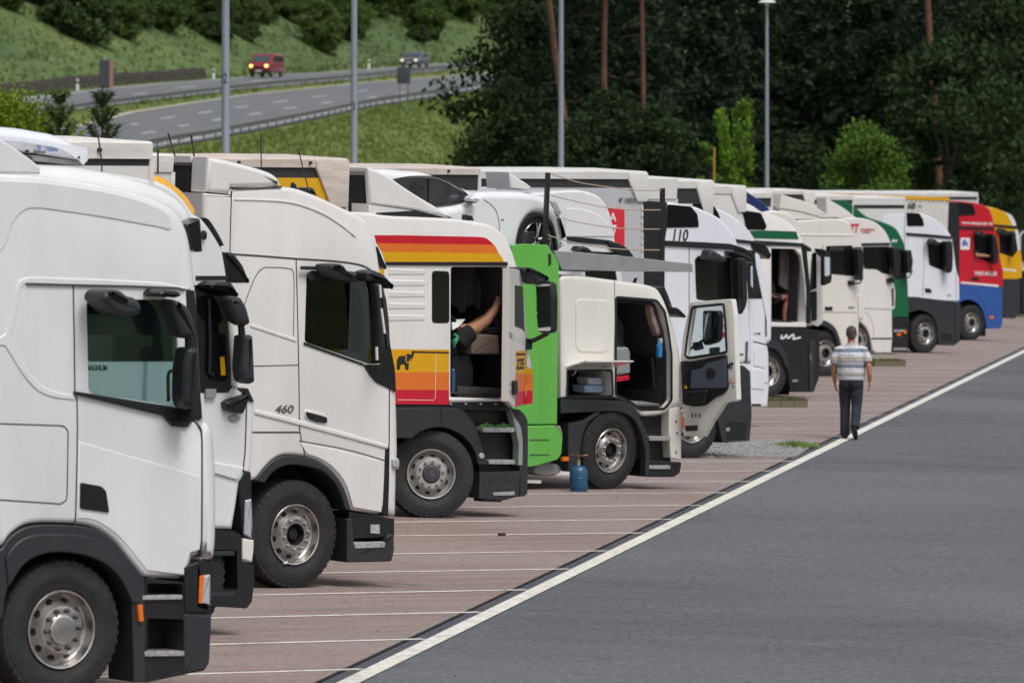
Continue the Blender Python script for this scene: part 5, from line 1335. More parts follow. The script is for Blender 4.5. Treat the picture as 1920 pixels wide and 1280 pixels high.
# 7: white lorry right behind number 110
T = cab('white lorry with white skirts and bumper between number 110 and the green-striped cab', 1360, 800,
        [(1290,766),(1290,384)] + C([(1341,389),(1369,402),(1394,421),(1408,438),(1415,454)], 3) + C([(1424,490),(1432,530),(1438,562)], 2) + C([(1446,573),(1446,636),(1438,645)], 2) + [(1441,660),(1442,722),(1439,765),(1405,766)], COOL,
        [('roof_window', C([(1300,382),(1330,383),(1342,390),(1351,409)], 2) + [(1300,410)], WINDOW, (-.012, .04)),
         ('roof_band', [(1378,448),(1416,452),(1417,458),(1378,454)], BLACKP, (-.03, .05), .006),
         ('sun_visor', C([(1408,451),(1430,456),(1440,464),(1447,478)], 3) + [(1444,486),(1430,478),(1412,466)], GLOSSB, (-.04, 2.5), .02),
         ('side_window', fillet([(1380,466),(1417,470),(1426,520),(1430,560),(1380,560)], 3), GLOSSB),
         ('main_mirror', fillet([(1402,484),(1414,488),(1424,545),(1420,556),(1400,560)], 4), BLACKP, MIR, .03),
         ('mirror_edge', fillet([(1408,500),(1411,498),(1412,540),(1408,535)], 1), PLW, (-.27, -.25), 0),
         ('door_pillar', C([(1416,474),(1424,478),(1428,500),(1440,556),(1438,600)], 2) + [(1426,540),(1418,500)], COOL, (-.02, .05), .01),
         ('corner_strip', [(1435,575),(1438,575),(1438,630),(1435,630)], GREYINK, (-.010, .02), 0),
         ('step_tread', [(1410,757),(1427,757),(1427,761),(1410,761)], VOID, (-.01, .02), 0),
         ('skirt_pressing', [(1414,646),(1432,650),(1434,690),(1414,685)], COOL, (-.014, .02), .01),
         ('skirt_pressing', [(1408,690),(1434,694),(1434,730),(1408,728)], COOL, (-.014, .02), .01)], front=1442, wh=(1340, 760))
T.text('door_print', '5.48', 1414, 623, 1426, 627, GREYINK)
T.seam('panel_seam', [(1412,640),(1438,646)], SEAM, .02)
T.seam('panel_seam', [(1408,714),(1440,718)], SEAM, .012)
chassis(T, 0, 1425)
trailer(T, 1337, 338, rail=TARP, side=TARP, band=True, railh=.14, bandh=.26, knobs=False)

# 6b: only a trailer top and a fairing to be seen between 110 and the next
T = lorry('white trailer top with a grey roof deflector, just right of the pale grey trailer', 0, 0, name='parked_trailer', p0=on_lot(1297, 859).lerp(on_lot(1360, 800), .5))
T.root['category'] = 'trailer'
trailer(T, 1270, 333, rail=TARP, side=TARP, band=False, railh=.34, knobs=False, flap=False)

# 8: green stripe, open door
T = lorry('white lorry with dark green roof stripe, black lower cab and open door', 1440, 746)
body = T.slab('cab_body', [(1392,612),(1392,390)] + C([(1396,378),(1412,386),(1427,396),(1447,402),(1470,411),(1486,422),(1497,436),(1507,456)], 3) + C([(1514,500),(1520,560),(1522,612)], 2), 0, 2.5, WARM, r=.04, rf=.08, xr=(1495, 1512))
do = fillet([(1446,464),(1492,466),(1504,482),(1511,545),(1510,606),(1446,604)], 4)
x0, z0 = T.L(1446, 604); x1, z1 = T.L(1505, 466)
cav = MB(); cav.box(x0 - .3, x1 + .04, .1, 2.4, z0 + .01, z1 + .05)
boolean_cut(body, [cutmesh(T, do, -.2, .3), cav.mesh('cut', VOID)])
body.data.materials.clear(); body.data.materials.append(WARM)
mb = MB(); mb.box(x0 - .29, x1 + .03, 2.3, 2.39, z0 + .02, z1 + .04); mb.box(x1 + .0, x1 + .038, .11, 2.3, z0 + .02, z1 + .04); mb.box(x0 - .29, x1 + .02, .11, 2.3, z0 + .012, z0 + .03); mb.box(x0 - .298, x0 - .27, .11, 2.3, z0 + .02, z1 + .04)
T.put(mb, 'cab_lining', INNER, None, None)
T.slab('curtain', fillet([(1464,468),(1490,470),(1494,530),(1478,545),(1462,535)], 3), .4, .46, GREYCLOTH, r=.01, yref=.4)
add(T, [('roof_window', fillet([(1392,394),(1427,399),(1438,424),(1435,431),(1400,431)], 3), WINDOW, (-.012, .04)),
        ('green_stripe', [(1405,433),(1438,432),(1493,434),(1498,449),(1414,447)], DGREEN, (-.004, .02), 0),
        ('roof_band', [(1408,450),(1507,456),(1508,462),(1440,460),(1408,457)], BLACKP, (-.03, .05), .006),
        ('sun_visor', C([(1500,456),(1512,459),(1522,466)], 2) + [(1522,472),(1508,468)], BLACKP, (-.04, 2.5), .02),
        ('black_pillar', [(1504,466),(1513,470),(1520,545),(1521,606),(1512,606),(1512,545),(1506,485)], BLACKP, (-.02, .06), .006),
        ('sill', [(1444,606),(1512,606),(1512,613),(1444,612)], WARM, (-.02, .05), .006),
        ('lower_cab', [(1440,614),(1512,616),(1537,620),(1537,705),(1526,735),(1483,735),(1476,690)] + C([(1474,676),(1468,658),(1458,644),(1446,637)], 2) + [(1440,636)], BLACKP, (-.004, 2.5), .012),
        ('mudguard', C([(1440,636),(1452,637),(1464,647),(1474,664),(1480,690)], 3) + C([(1474,690),(1468,672),(1458,658),(1446,652),(1440,652)], 3), SLATE, (-.03, .3), .01),
        ('step_opening', fillet([(1486,705),(1514,705),(1512,732),(1487,732)], 2), VOID, (-.012, .05), 0),
        ('step_tread', [(1486,712),(1496,711),(1496,715),(1486,716)], GREYM, (-.02, .05), 0),
        ('handrail', [(1519,662),(1522,662),(1522,676),(1519,676)], GREYM, (-.03, .0), 0),
        ('front_corner', [(1518,640),(1530,640),(1526,734),(1518,734)], SLATE, (-.03, .05), .01)])
T.seam('door_pillar', [(1446,464),(1490,465),(1502,478),(1509,530),(1511,575)], CREAM, .03, y=-.01, d=.05)
T.seam('cab_script', C([(1463,633),(1466,628),(1464,634),(1470,633),(1474,628),(1477,634),(1482,630),(1487,627),(1488,632),(1486,635),(1494,634),(1501,632)], 4), WHITEINK, .035, y=-.012)
D = T.sub(1534, 540, -.02, 58)
dr = D.slab('open_door', fillet([(1526,466),(1533,464),(1540,470),(1541,605),(1533,612),(1520,608),(1516,545),(1520,490)], 3), 0, .08, WARM, r=.01)
D.slab('door_trim', fillet([(1517,548),(1531,545),(1531,600),(1520,602)], 3), -.03, .02, BLACKP, dr, r=.01)
D.slab('door_window', fillet([(1522,476),(1531,472),(1531,540),(1519,545)], 2), -.01, .085, WINDOW, dr, r=0)
for q in ((1390,468,1412,472),): pass
ma = T.slab('mirror_arm', fillet([(1538,466),(1546,468),(1556,476),(1550,484),(1542,476)], 2), -.34, -.1, BLACKP, r=.03, yref=-.3)
T.slab('main_mirror', fillet([(1543,480),(1556,480),(1558,520),(1556,530),(1543,536)], 3), -.5, -.36, BLACKP, ma, r=.03, yref=-.45)
T.slab('mirror_glass', fillet([(1545,482),(1554,482),(1554,516),(1545,518)], 2), -.51, -.49, PLW, ma, r=0, yref=-.48)
wheel(T, 1440, 700, 'open')
T.slab('wheel_liner', [(1400,640),(1470,650),(1480,740),(1400,740)], .40, .5, VOID, r=0)
chassis(T, 0, 1510)
trailer(T, 1398, 348, rail=TARP, side=TARP, band=False, railh=.16, knobs=False, flap=True)
T8 = T

# 9: cream cab
T = cab('cream lorry with round-edged roof deflector and grey wheel arch, behind the walking man', 1550, 706,
        [(1470,602),(1470,416)] + C([(1500,413),(1560,410),(1585,414),(1597,428),(1604,456)], 3) + C([(1607,500),(1610,535),(1618,556)], 2) + [(1619,597),(1610,604),(1609,660),(1582,660)] + C([(1580,655),(1572,630),(1560,610),(1540,601)], 2), CREAM,
        [('side_window', fillet([(1549,461),(1599,460),(1603,518),(1560,514),(1549,512)], 4), WINDOW),
         ('window_blind', [(1556,462),(1582,462),(1582,470),(1556,470)], SLATE, (-.012, .0), 0),
         ('door_handle', [(1547,575),(1561,575),(1561,582),(1547,582)], BLACKP, (-.012, .02), .003),
         ('door_grip', [(1591,574),(1602,574),(1602,578),(1591,578)], GREYM, (-.012, .02), 0),
         ('mudguard', C([(1538,600),(1552,603),(1566,614),(1574,632),(1577,650)], 3) + C([(1572,652),(1568,634),(1560,620),(1548,612),(1538,610)], 3), SLATE, (-.03, .35), .01),
         ('roof_pressing', [(1500,438),(1600,440),(1601,443),(1500,442)], CREAM, (-.012, .02), .01),
         ('main_mirror', fillet([(1608,466),(1616,462),(1620,480),(1620,510),(1611,512)], 3), BLACKP, MIR, .03),
         ('lower_mirror', fillet([(1612,500),(1619,500),(1619,524),(1612,526)], 2), BLACKP, MIR, .02),
         ('mirror_foot', fillet([(1592,526),(1602,526),(1602,535),(1593,535)], 2), BLACKP, (-.06, .02), .01),
         ('corner_fairing', fillet([(1609,554),(1616,552),(1620,562),(1619,596),(1611,598)], 3), CREAM, (-.03, .1), .01)], wh=(1548, 660), front=1619, rf=.06)
T.rod('mirror_rod', [(1598,532,-.05),(1612,531,-.15),(1618,520,-.18)], .02, BLACKP)
T.seam('door_seam', [(1543,460),(1542,520),(1541,598)], SEAM, .012)
T.seam('sill_seam', [(1541,585),(1606,586)], SEAM, .010)
T.slab('wheel_liner', [(1510,604),(1560,608),(1580,650),(1580,700),(1510,700)], .40, .5, VOID, r=0)
T.slab('roof_deflector', C([(1466,364),(1486,371),(1510,378),(1531,389),(1546,398),(1556,410)], 3) + [(1540,408),(1500,397),(1462,391)], .03, .4, CREAM, r=.03)
T.slab('roof_deflector', C([(1466,364),(1486,371),(1510,378),(1531,389),(1546,398),(1556,410)], 3) + [(1540,408),(1500,397),(1462,391)], 2.1, 2.47, CREAM, r=.03, yref=.03)
T.slab('deflector_base', [(1462,392),(1500,398),(1545,410),(1462,412)], .05, .4, CREAM, r=.01)
T.rod('roof_rail', [(1440,385,.2),(1482,387,.2)], .03, ALU)
chassis(T, 0, 1600)
trailer(T, 1448, 361, rail=TARP, side=TARP, band=True, railh=.12, bandh=.2, knobs=False, flap=False)
T9 = T
# 10: white cab with red TT logo
T = cab('white lorry with a red TT logo on its roof side, beside the green cab', 1616, 676,
        [(1540,662),(1540,412)] + C([(1600,408),(1622,410),(1642,417),(1658,431),(1667,447),(1671,460)], 3) + C([(1673,500),(1676,530),(1679,545)], 2) + [(1678,578),(1672,582),(1673,632),(1671,662),(1642,662)] + C([(1636,656),(1632,632),(1624,614),(1612,603)], 2) + [(1600,602)], WARM,
        [('side_window', fillet([(1617,463),(1667,462),(1669,516),(1654,512),(1644,505),(1620,504)], 3), WINDOW),
         ('main_mirror', fillet([(1674,464),(1682,462),(1690,480),(1688,515),(1680,520)], 3), BLACKP, MIR, .03),
         ('mirror_foot', fillet([(1664,522),(1676,520),(1677,530),(1665,531)], 2), BLACKP, (-.06, .02), .01),
         ('roof_edge_trim', [(1616,456),(1668,455),(1670,460),(1616,461)], BLACKP, (-.02, .02), .004),
         ('corner_strip', [(1672,542),(1676,540),(1676,574),(1673,574)], BLACKP, (-.012, .02), 0),
         ('skirt_seam', [(1634,633),(1672,633),(1672,636),(1634,636)], SEAM, (-.006, .0), 0)], wh=(1608, 640), front=1678, rf=.06)
T.text('logo', 'TT', 1594, 420, 1611, 436, REDINK, bold=.05, shear=.15)
T.text('roof_print', 'TRANSPORTE', 1613, 429, 1640, 432.5, REDINK); T.text('roof_print', 'LOGISTIK', 1614, 434, 1633, 437, REDINK)
T.seam('sill_seam', [(1610,578),(1672,580)], SEAM, .012)
T.seam('skirt_edge', C([(1620,584),(1630,592),(1637,612),(1638,632)], 3), SEAM, .008)
T.slab('wheel_liner', [(1596,606),(1620,606),(1636,660),(1596,670)], .40, .5, VOID, r=0)
T.slab('roof_deflector', C([(1549,371),(1565,380),(1585,392),(1602,405),(1612,410)], 3) + [(1550,408)], .03, .4, WARM, r=.03)
chassis(T, 0, 1660)
trailer(T, 1526, 357, rail=TARP, side=TARP, band=True, railh=.10, bandh=.26, knobs=False)
# 11: green cab
T = cab('dark green lorry cab wedged between two white cabs', 1668, 664,
        [(1560,600),(1560,374)] + C([(1579,371),(1601,385),(1626,406),(1653,415),(1678,426),(1691,445),(1698,462)], 3) + C([(1700,500),(1703,530),(1705,595)], 2), DGREEN,
        [('side_window', fillet([(1676,466),(1697,468),(1699,520),(1682,524),(1676,520)], 3), GLOSSB),
         ('lower_cab', [(1640,597),(1705,597),(1702,658),(1640,660)], BLACKP, (-.004, 2.5), .01),
         ('step_tread', [(1676,618),(1698,618),(1698,622),(1676,622)], ALU, (-.02, .1), 0),
         ('step_tread', [(1676,652),(1700,652),(1700,656),(1676,656)], ALU, (-.02, .1), 0),
         ('lamp', ellipse(1686, 627, 4, 3, 8), AMBER, (-.03, .0), 0), ('lamp', ellipse(1697, 622, 3, 4, 8), AMBER, (-.03, .0), 0),
         ('roof_script', C([(1672,452),(1676,448),(1677,453),(1681,449),(1682,452)], 2) + [(1682,453.5),(1672,454)], WHITEINK, (-.008, .0), 0),
         ('main_mirror', fillet([(1700,470),(1709,468),(1713,490),(1710,512),(1703,512)], 3), BLACKP, MIR, .03)], wh=(1640, 632))
T.rod('mirror_rod', [(1690,522,-.02),(1704,520,-.15),(1711,508,-.2)], .02, BLACKP)
chassis(T, 0, 1690)
trailer(T, 1600, 366, rail=TARP, side=TARP, band=True, railh=.12, bandh=.12, knobs=False, flap=False)
# 11b: white cab behind the green one
T = cab('white lorry showing only roof and front edge behind the green cab', 1690, 660,
        [(1620,584),(1620,388)] + C([(1604,383),(1640,384),(1676,388),(1692,400),(1700,420),(1704,438)], 3) + C([(1709,462),(1713,500),(1717,545)], 2) + [(1716,580)], WARM,
        [('roof_band', [(1698,438),(1706,440),(1707,452),(1700,452)], BLACKP, (-.02, .05), .004),
         ('bumper', C([(1702,586),(1712,586),(1716,610),(1714,640),(1706,652)], 3) + [(1700,652)], WARM, (-.004, 2.5), .03),
         ('corner_strip', [(1705,540),(1709,540),(1708,576),(1704,576)], CREAM, (-.02, .05), .004),
         ('lower_cab', [(1630,584),(1703,586),(1701,652),(1630,655)], VOID, (.02, 2.4), 0)], wh=(1660, 630))
chassis(T, 0, 1695)
# 12: white over grey
T = cab('white lorry with dark grey lower cab, left of the red and blue one', 1735, 662,
        [(1655,560),(1655,402)] + C([(1701,400),(1728,400),(1750,409),(1769,423),(1780,437),(1785,446)], 3) + C([(1789,475),(1793,505),(1798,520)], 2) + [(1799,562),(1794,566)], COOL,
        [('roof_window', fillet([(1700,399),(1724,400),(1731,412),(1733,424),(1701,424)], 2), WINDOW, (-.012, .04)),
         ('roof_band', [(1700,436),(1742,439),(1784,443),(1785,448),(1700,441)], BLACKP, (-.03, .05), .006),
         ('side_window', fillet([(1739,456),(1781,452),(1787,499),(1781,513),(1764,506),(1742,497)], 4), WINDOW),
         ('lower_cab', [(1690,556),(1717,556),(1794,566),(1802,570),(1800,640),(1788,648),(1760,647),(1757,612)] + C([(1756,606),(1750,594),(1740,586),(1726,581),(1712,584)], 2) + [(1690,590)], SLATE, (-.004, .6), .012),
         ('step_opening', fillet([(1764,624),(1786,626),(1785,640),(1765,640)], 2), VOID, (-.01, .02), 0),
         ('corner_pillar', [(1791,570),(1802,572),(1800,638),(1792,642)], SLATE, (-.02, .1), .008),
         ('kerb_mirror', C([(1744,456),(1750,448),(1758,452),(1764,458),(1756,461),(1744,456)], 2), BLACKP, MIR, .02),
         ('main_mirror', fillet([(1774,452),(1786,452),(1788,480),(1786,510),(1777,512)], 3), BLACKP, MIR, .03),
         ('door_handle', fillet([(1734,540),(1745,541),(1748,549),(1736,549)], 2), BLACKP, (-.014, .02), .004)], wh=(1735, 627), front=1798, rf=.06)
T.seam('door_seam', [(1732,440),(1732,500),(1730,556)], SEAM, .010); T.seam('corner_seam', [(1792,508),(1793,560)], SEAM, .012)
trailer(T, 1698, 370, rail=TARP, side=TARP, band=True, railh=.2, bandh=.1, knobs=False, flap=False)
T.text('door_print', '1845', 1776, 552, 1783, 555, GREYINK)
T.slab('wheel_liner', [(1690,590),(1745,590),(1758,640),(1690,650)], .40, .5, VOID, r=0)
chassis(T, 0, 1780)
# 13: red and blue
p13 = on_lot(1822, 638)
T = cab('red lorry with blue lower cab and a driver\'s arm on the window', 1822, 638,
        [(1782,536),(1782,378)] + C([(1800,377),(1827,380),(1849,387),(1858,398),(1864,423)], 3) + C([(1868,440),(1873,468),(1877,494),(1881,506)], 2) + [(1881,538),(1873,537)], RED,
        [('rear_fairing', [(1780,379),(1799,379),(1799,404),(1799,520),(1780,520)], BLACKP, (-.02, .1), .006),
         ('roof_window', fillet([(1798,379),(1823,382),(1828,392),(1829,402),(1799,404)], 2), GLOSSB, (-.03, .04)),
         ('roof_band', [(1798,424),(1864,426),(1865,431),(1798,429)], BLACKP, (-.03, .05), .006),
         ('window_frame', fillet([(1826,438),(1863,438),(1870,487),(1865,495),(1827,481)], 3), WINDOW),
         ('pillar_edge', [(1866,440),(1870,440),(1874,475),(1870,470)], RED, (-.02, .02), .004),
         ('kerb_mirror', C([(1832,440),(1838,433),(1846,437),(1851,442),(1842,445),(1832,440)], 2), BLACKP, MIR, .02),
         ('main_mirror', fillet([(1862,440),(1868,442),(1873,470),(1872,494),(1864,495)], 3), BLACKP, MIR, .03),
         ('sticker', fillet([(1801,446),(1819,446),(1818,468),(1801,468)], 2), WHITEINK, (-.004, .0), 0),
         ('sticker_mark', [(1803,455),(1809,448),(1814,455),(1816,462),(1810,460),(1806,463)], BLUEINK, (-.007, .0), 0),
         ('door_handle', fillet([(1822,519),(1835,520),(1836,526),(1823,526)], 2), BLACKP, (-.014, .02), .004),
         ('sill_strip', [(1802,528),(1872,534),(1872,538),(1802,531)], WHITEINK, (-.006, .0), 0),
         ('lower_cab', [(1782,532),(1799,532),(1879,540),(1880,606),(1875,616),(1851,616)] + C([(1848,600),(1844,584),(1836,571),(1824,563),(1810,562),(1798,568)], 2) + [(1782,575)], BLUE, (-.004, 2.5), .012),
         ('marker_lamp', [(1855,593),(1863,592),(1863,597),(1857,598)], AMBER, (-.02, .0), 0)], wh=(1822, 604), front=1880, rf=.06)
T.seam('mudguard_line', C([(1800,550),(1815,546),(1832,552),(1844,566),(1850,586)], 3), BLUE, .03, y=-.014, d=.03)
T.text('roof_print', 'www.westpoeler.de', 1803, 416, 1861, 422, WHITEINK); T.text('door_print', 'WEEK-MÜLLER', 1827, 508, 1870, 516, WHITEINK)
T.seam('door_seam', [(1821,431),(1821,480),(1820,530)], SEAM, .010)
T.slab('wheel_liner', [(1782,572),(1830,570),(1848,600),(1848,630),(1782,630)], .40, .5, VOID, r=0)
chassis(T, 0, 1865)
CONT = mat('white container', (.62, .60, .57), .5, var=.4, vs=2, c2=(.48, .45, .42))
x, z = T.L(1779, 372)
mb = MB(); nrib = 70
for i in range(nrib * 4 + 1):
    xx = x - 12.0 + 12.0 * i / (nrib * 4); yy = .0 if i % 4 in (0, 1) else .035
    mb.v += [(xx, yy, 1.2), (xx, yy, z - .06)]
for i in range(nrib * 4): mb.f.append([2*i, 2*i+2, 2*i+3, 2*i+1]); mb.m.append(0)
mb.box(x - 12, x, .04, 2.44, 1.2, z - .05)
T.put(mb, 'container', CONT, None, None)
mb = MB(); mb.box(x - 12, x + .02, -.01, 2.45, z - .07, z + .03); T.put(mb, 'container_rail', YELLOW, None, None)
T.text('container_number', '68', 1702, 380, 1717, 391, INK, y=-.01)
T.text('container_print', 'M', 1722, 385, 1728, 388, INK, y=-.01)
T13 = T
# 14: yellow
T = cab('yellow lorry with white roof edge at the far end of the row', 1880, 614,
        [(1835,524),(1835,384)] + C([(1862,389),(1884,397),(1898,405),(1906,422)], 3) + C([(1911,440),(1914,470),(1917,494)], 2) + [(1916,521),(1908,524)], YELLOW,
        [('roof_edge', C([(1886,398),(1897,404),(1903,414),(1906,423)], 2) + [(1898,423),(1893,411)], WHITE, (-.006, .03), .004),
         ('roof_band', [(1862,420),(1907,424),(1908,429),(1862,424)], BLACKP, (-.03, .05), .006),
         ('side_window', fillet([(1873,432),(1905,434),(1908,470),(1899,482),(1874,474)], 3), GLOSSB),
         ('pillar_edge', [(1903,430),(1909,432),(1913,470),(1909,470)], WHITE, (-.02, .03), .004),
         ('door_stripe', [(1878,503),(1905,506),(1905,509),(1878,506)], WHITEINK, (-.006, .0), 0),
         ('lower_cab', [(1835,522),(1908,524),(1914,526),(1912,590),(1902,597),(1884,596),(1876,580),(1835,580)], SLATE, (-.004, 2.5), .012),
         ('kerb_mirror', C([(1872,436),(1878,428),(1888,432),(1896,438),(1886,442),(1872,436)], 2), BLACKP, MIR, .02),
         ('main_mirror', fillet([(1898,436),(1906,438),(1906,470),(1900,482)], 3), BLACKP, MIR, .03)], wh=(1850, 578), front=1915, rf=.05)
chassis(T, 0, 1900)
trailer(T, 1834, 361, rail=TARP, side=GREYTARP, band=True, railh=.14, bandh=.10, knobs=False, flap=False, length=13.6)
# 15: mirror of one more lorry at the right edge
T = cab('dark lorry cut off by the right edge, only its mirror in view', 1935, 594,
        [(1925,560),(1925,400)] + C([(1940,398),(1965,408),(1975,430)], 3) + [(1985,500),(1985,575)], GLOSSB,
        [('main_mirror', fillet([(1911,436),(1921,430),(1926,440),(1926,500),(1920,504),(1912,490)], 3), BLACKP, MIR, .03),
         ('mirror_edge', [(1912,440),(1920,432),(1921,434),(1914,442),(1914,470),(1912,470)], PLW, (-.28, -.25), 0),
         ('lower_mirror', fillet([(1912,492),(1920,488),(1922,508),(1914,508)], 2), PLW, MIR, .02),
         ('lower_cab', [(1915,520),(1985,522),(1985,590),(1918,590)], BLACKP, (-.004, 2.4), .01)], wh=(1942, 562))
chassis(T, 0, 1975)
# more trailer tops: navy deflector and the long pale one in the distance
T = lorry('lorry with navy blue roof deflector behind the green-striped cab', 0, 0, p0=on_lot(1440, 746).lerp(on_lot(1550, 706), .5))
T.slab('roof_deflector', C([(1400,358),(1408,364),(1425,375),(1440,388),(1448,402)], 3) + [(1400,404)], .05, .9, NAVY, r=.03)
T.slab('cab_body', [(1400,600),(1400,404)] + C([(1450,394),(1475,398),(1490,408),(1498,422),(1503,445)], 3) + [(1512,600)], 0, 2.5, CREAM, r=.05)
T.slab('side_window', fillet([(1446,470),(1496,470),(1503,530),(1446,530)], 3), -.006, .04, WINDOW, r=.004)
wheel(T, 1470, 690, 'black'); chassis(T, 0, 1495)
# ------------------------------------------------------------------ vehicles on the motorway
def vehicle(name, label, px, py, yaw, kind):
    p = on_mw(px, py); r = empty(name, (p.x, p.y, mz(p.y) + .055)); r.rotation_euler = (0, 0, yaw); r.scale = (1.15, 1.15, 1.15); tag(r, label, 'van' if kind == 'van' else 'car')
    # local: x to its left (camera right), -y forward
    if kind == 'van':
        W, Lg = .92, 4.7; prof = [(-2.35,.45),(-2.40,.85),(-2.25,1.02),(-1.75,1.15),(-1.15,1.80),(-.9,1.93),(2.0,1.95),(2.25,1.80),(2.35,1.0),(2.35,.40)]
        paintm = paint('van red', (.26, .012, .025)); ws = [(-1.70,1.18),(-1.16,1.78)]
    else:
        W, Lg = .90, 4.4; prof = [(-2.15,.35),(-2.2,.62),(-2.0,.78),(-1.1,.95),(-.35,1.38),(.3,1.47),(1.2,1.42),(1.9,1.02),(2.15,.95),(2.2,.40)]
        paintm = paint('car grey', (.10, .11, .13)); ws = [(-1.05,.98),(-.36,1.37)]
    mb = slab_mb([(a, b) for a, b in prof], -W, W, .12, 4)      # x here runs along the vehicle
    def tr(mb): mb.v = [(y, x, z) for (x, y, z) in mb.v]; return mb
    tr(mb).build('body', paintm, r, 40)
    (a0, b0), (a1, b1) = ws; o = .02; mb = MB()
    mb.add([(-W*.86, a0 - o, b0 + o), (W*.86, a0 - o, b0 + o), (W*.78, a1 - o, b1 + o*.2), (-W*.78, a1 - o, b1 + o*.2)], [(0, 1, 2, 3)]); mb.build('windscreen', mat('windscreen', (.05, .06, .07), .08, spec=.8), r)
    for s in (-1, 1):
        wl = [(a1 + .12, b1 - .06), (a0 + .35, b0 + .10), (1.9, b0 + .10), (1.75, b1 - .02)] if kind == 'van' else [(a1 + .05, b1 - .04), (a0 + .55, b0 + .08), (1.35, b0 + .10), (.95, b1 - .04)]
        mb = MB(); mb.add([(s*(W + .008), a, b) for a, b in wl], [(0, 1, 2, 3)]); mb.build('side_window', WINDOW, r)
        lam = bpy.data.materials.new('headlight glow'); lam.use_nodes = True; bs = lam.node_tree.nodes['Principled BSDF']
        bs.inputs['Base Color'].default_value = (.8, .7, .3, 1)
        if kind == 'van':
            bs.inputs['Emission Color'].default_value = (1, .72, .16, 1); bs.inputs['Emission Strength'].default_value = 2.2
        else:
            bs.inputs['Emission Color'].default_value = (1, .9, .8, 1); bs.inputs['Emission Strength'].default_value = .5
        hz = .86 if kind == 'van' else .64; mb = MB(); mb.ball((s * W * .72, prof[1][0] + .05, hz), (.16, .08, .13), 12); mb.build('headlight', lam, r, 60)
        for yy in (prof[0][0] + .85, prof[-1][0] - .9):
            w = empty('wheel'); w.parent = r; w.location = (s * (W - .12), yy, .31)
            mb = MB(); mb.lathe([(-.1, .18), (-.1, .31), (.1, .31), (.1, .18)], 20); mb.v = [(y, x, z) for x, y, z in mb.v]; mb.build('tyre', RUBBER, w, 40)
            mb = MB(); mb.lathe([(-.06, .19), (-.09, .15), (-.09, .001)], 16); mb.lathe([(.06, .19), (.09, .15), (.09, .001)], 16); mb.v = [(y, x, z) for x, y, z in mb.v]; mb.build('rim', GREYM, w, 40)
        mb = MB(); mb.ball((s * (W + .12), a0 + .25, b0 + .12), (.10, .06, .09), 8); mb.build('door_mirror', BLACKP, r, 60)
    mb = MB(); mb.box(-W * .9, W * .9, prof[0][0] - .03, prof[0][0] + .3, .28, .55 if kind == 'van' else .45); mb.build('bumper', BLACKP, r)
    mb = MB(); mb.box(-.26, .26, prof[0][0] - .045, prof[0][0] - .02, .42, .52); mb.build('number_plate', WHITEINK, r)
    mb = MB(); mb.box(-W * .45, W * .45, prof[1][0] - .02, prof[1][0] + .1, .72 if kind == 'van' else .55, .84 if kind == 'van' else .68); mb.build('grille', BLACKP, r)
vehicle('red_van', 'dark red van with lit headlights on the motorway', 500, 146, math.radians(-14), 'van')
vehicle('grey_car', 'grey car on the motorway half behind the dark sign', 778, 129, math.radians(-14), 'car')

# ------------------------------------------------------------------ people
def remeshed(name, mb, m, parent, vox, smooth_it=6):
    o = mb.build(name, m, parent, 180)
    md = o.modifiers.new('r', 'REMESH'); md.mode = 'VOXEL'; md.voxel_size = vox; md.use_smooth_shade = True
    sm = o.modifiers.new('s', 'SMOOTH'); sm.iterations = smooth_it; sm.factor = .5
    bpy.context.view_layer.update()
    me = bpy.data.meshes.new_from_object(o.evaluated_get(bpy.context.evaluated_depsgraph_get()))
    o.modifiers.clear(); old = o.data; o.data = me; bpy.data.meshes.remove(old)
    return o
def limb(mb, pts, rs, n=12, ell=None): mb.tube(pts, rs, n, ell=ell)
def hand(mb, w, d, side, s=1.0):
    """a relaxed hand hanging from the wrist w, pointing along d; side = +1 thumb towards +x"""
    w = Vector(w); d = Vector(d).normalized(); sx = Vector((side, 0, 0)); fw = d.cross(sx).normalized()
    limb(mb, [w, w + d*.03*s, w + d*.06*s, w + d*.085*s], [.026*s, .032*s, .036*s, .033*s], 10, [(1, .6), (1.1, .55), (1.15, .5), (1.1, .45)])
    for k, (o, L) in enumerate(((-.026, .062), (-.009, .074), (.009, .078), (.026, .070))):
        b = w + d*.082*s + fw*o*s
        limb(mb, [b, b + d*L*.45*s + sx*.006*s, b + d*L*.8*s + sx*.02*s, b + d*L*s + sx*.032*s], [.0095*s, .009*s, .0085*s, .006*s], 7)
    b = w + d*.025*s + fw*.028*s
    limb(mb, [b, b + d*.03*s + fw*.022*s + sx*.01*s, b + d*.058*s + fw*.026*s + sx*.018*s], [.012*s, .011*s, .008*s], 7)

# the man walking away: local +y is the way he walks
mp = on_lot(1596, 823)
man = empty('person', mp); man.rotation_euler = (0, 0, math.radians(-8)); tag(man, 'man in striped polo shirt and dark jeans walking away along the white line', 'person')
S = 1.86 / 1.75
def V(*a): return Vector(a) * S
b = MB()
limb(b, [V(0,-.01,.90), V(0,0,1.00), V(0,.0,1.12), V(0,.0,1.25), V(0,-.01,1.38), V(0,-.015,1.45)], [.15*S, .165*S, .165*S, .175*S, .165*S, .09*S], 16, [(.80,1.08),(.82,1.05),(.82,1.05),(.75,1.10),(.62,1.15),(.7,1.1)])
limb(b, [V(0,-.01,1.42), V(0,.005,1.50), V(0,.015,1.56)], [.062*S, .058*S, .06*S], 12)
b.ball(V(.005,.02,1.635), (.076*S, .095*S, .118*S), 18); b.ball(V(.006,.045,1.60), (.062*S, .075*S, .085*S), 14)
b.ball(V(.008,.118,1.625), (.014*S, .02*S, .022*S), 8)
for s in (-1, 1): b.ball(V(.005 + s*.079,.012,1.625), (.012*S, .022*S, .034*S), 8)
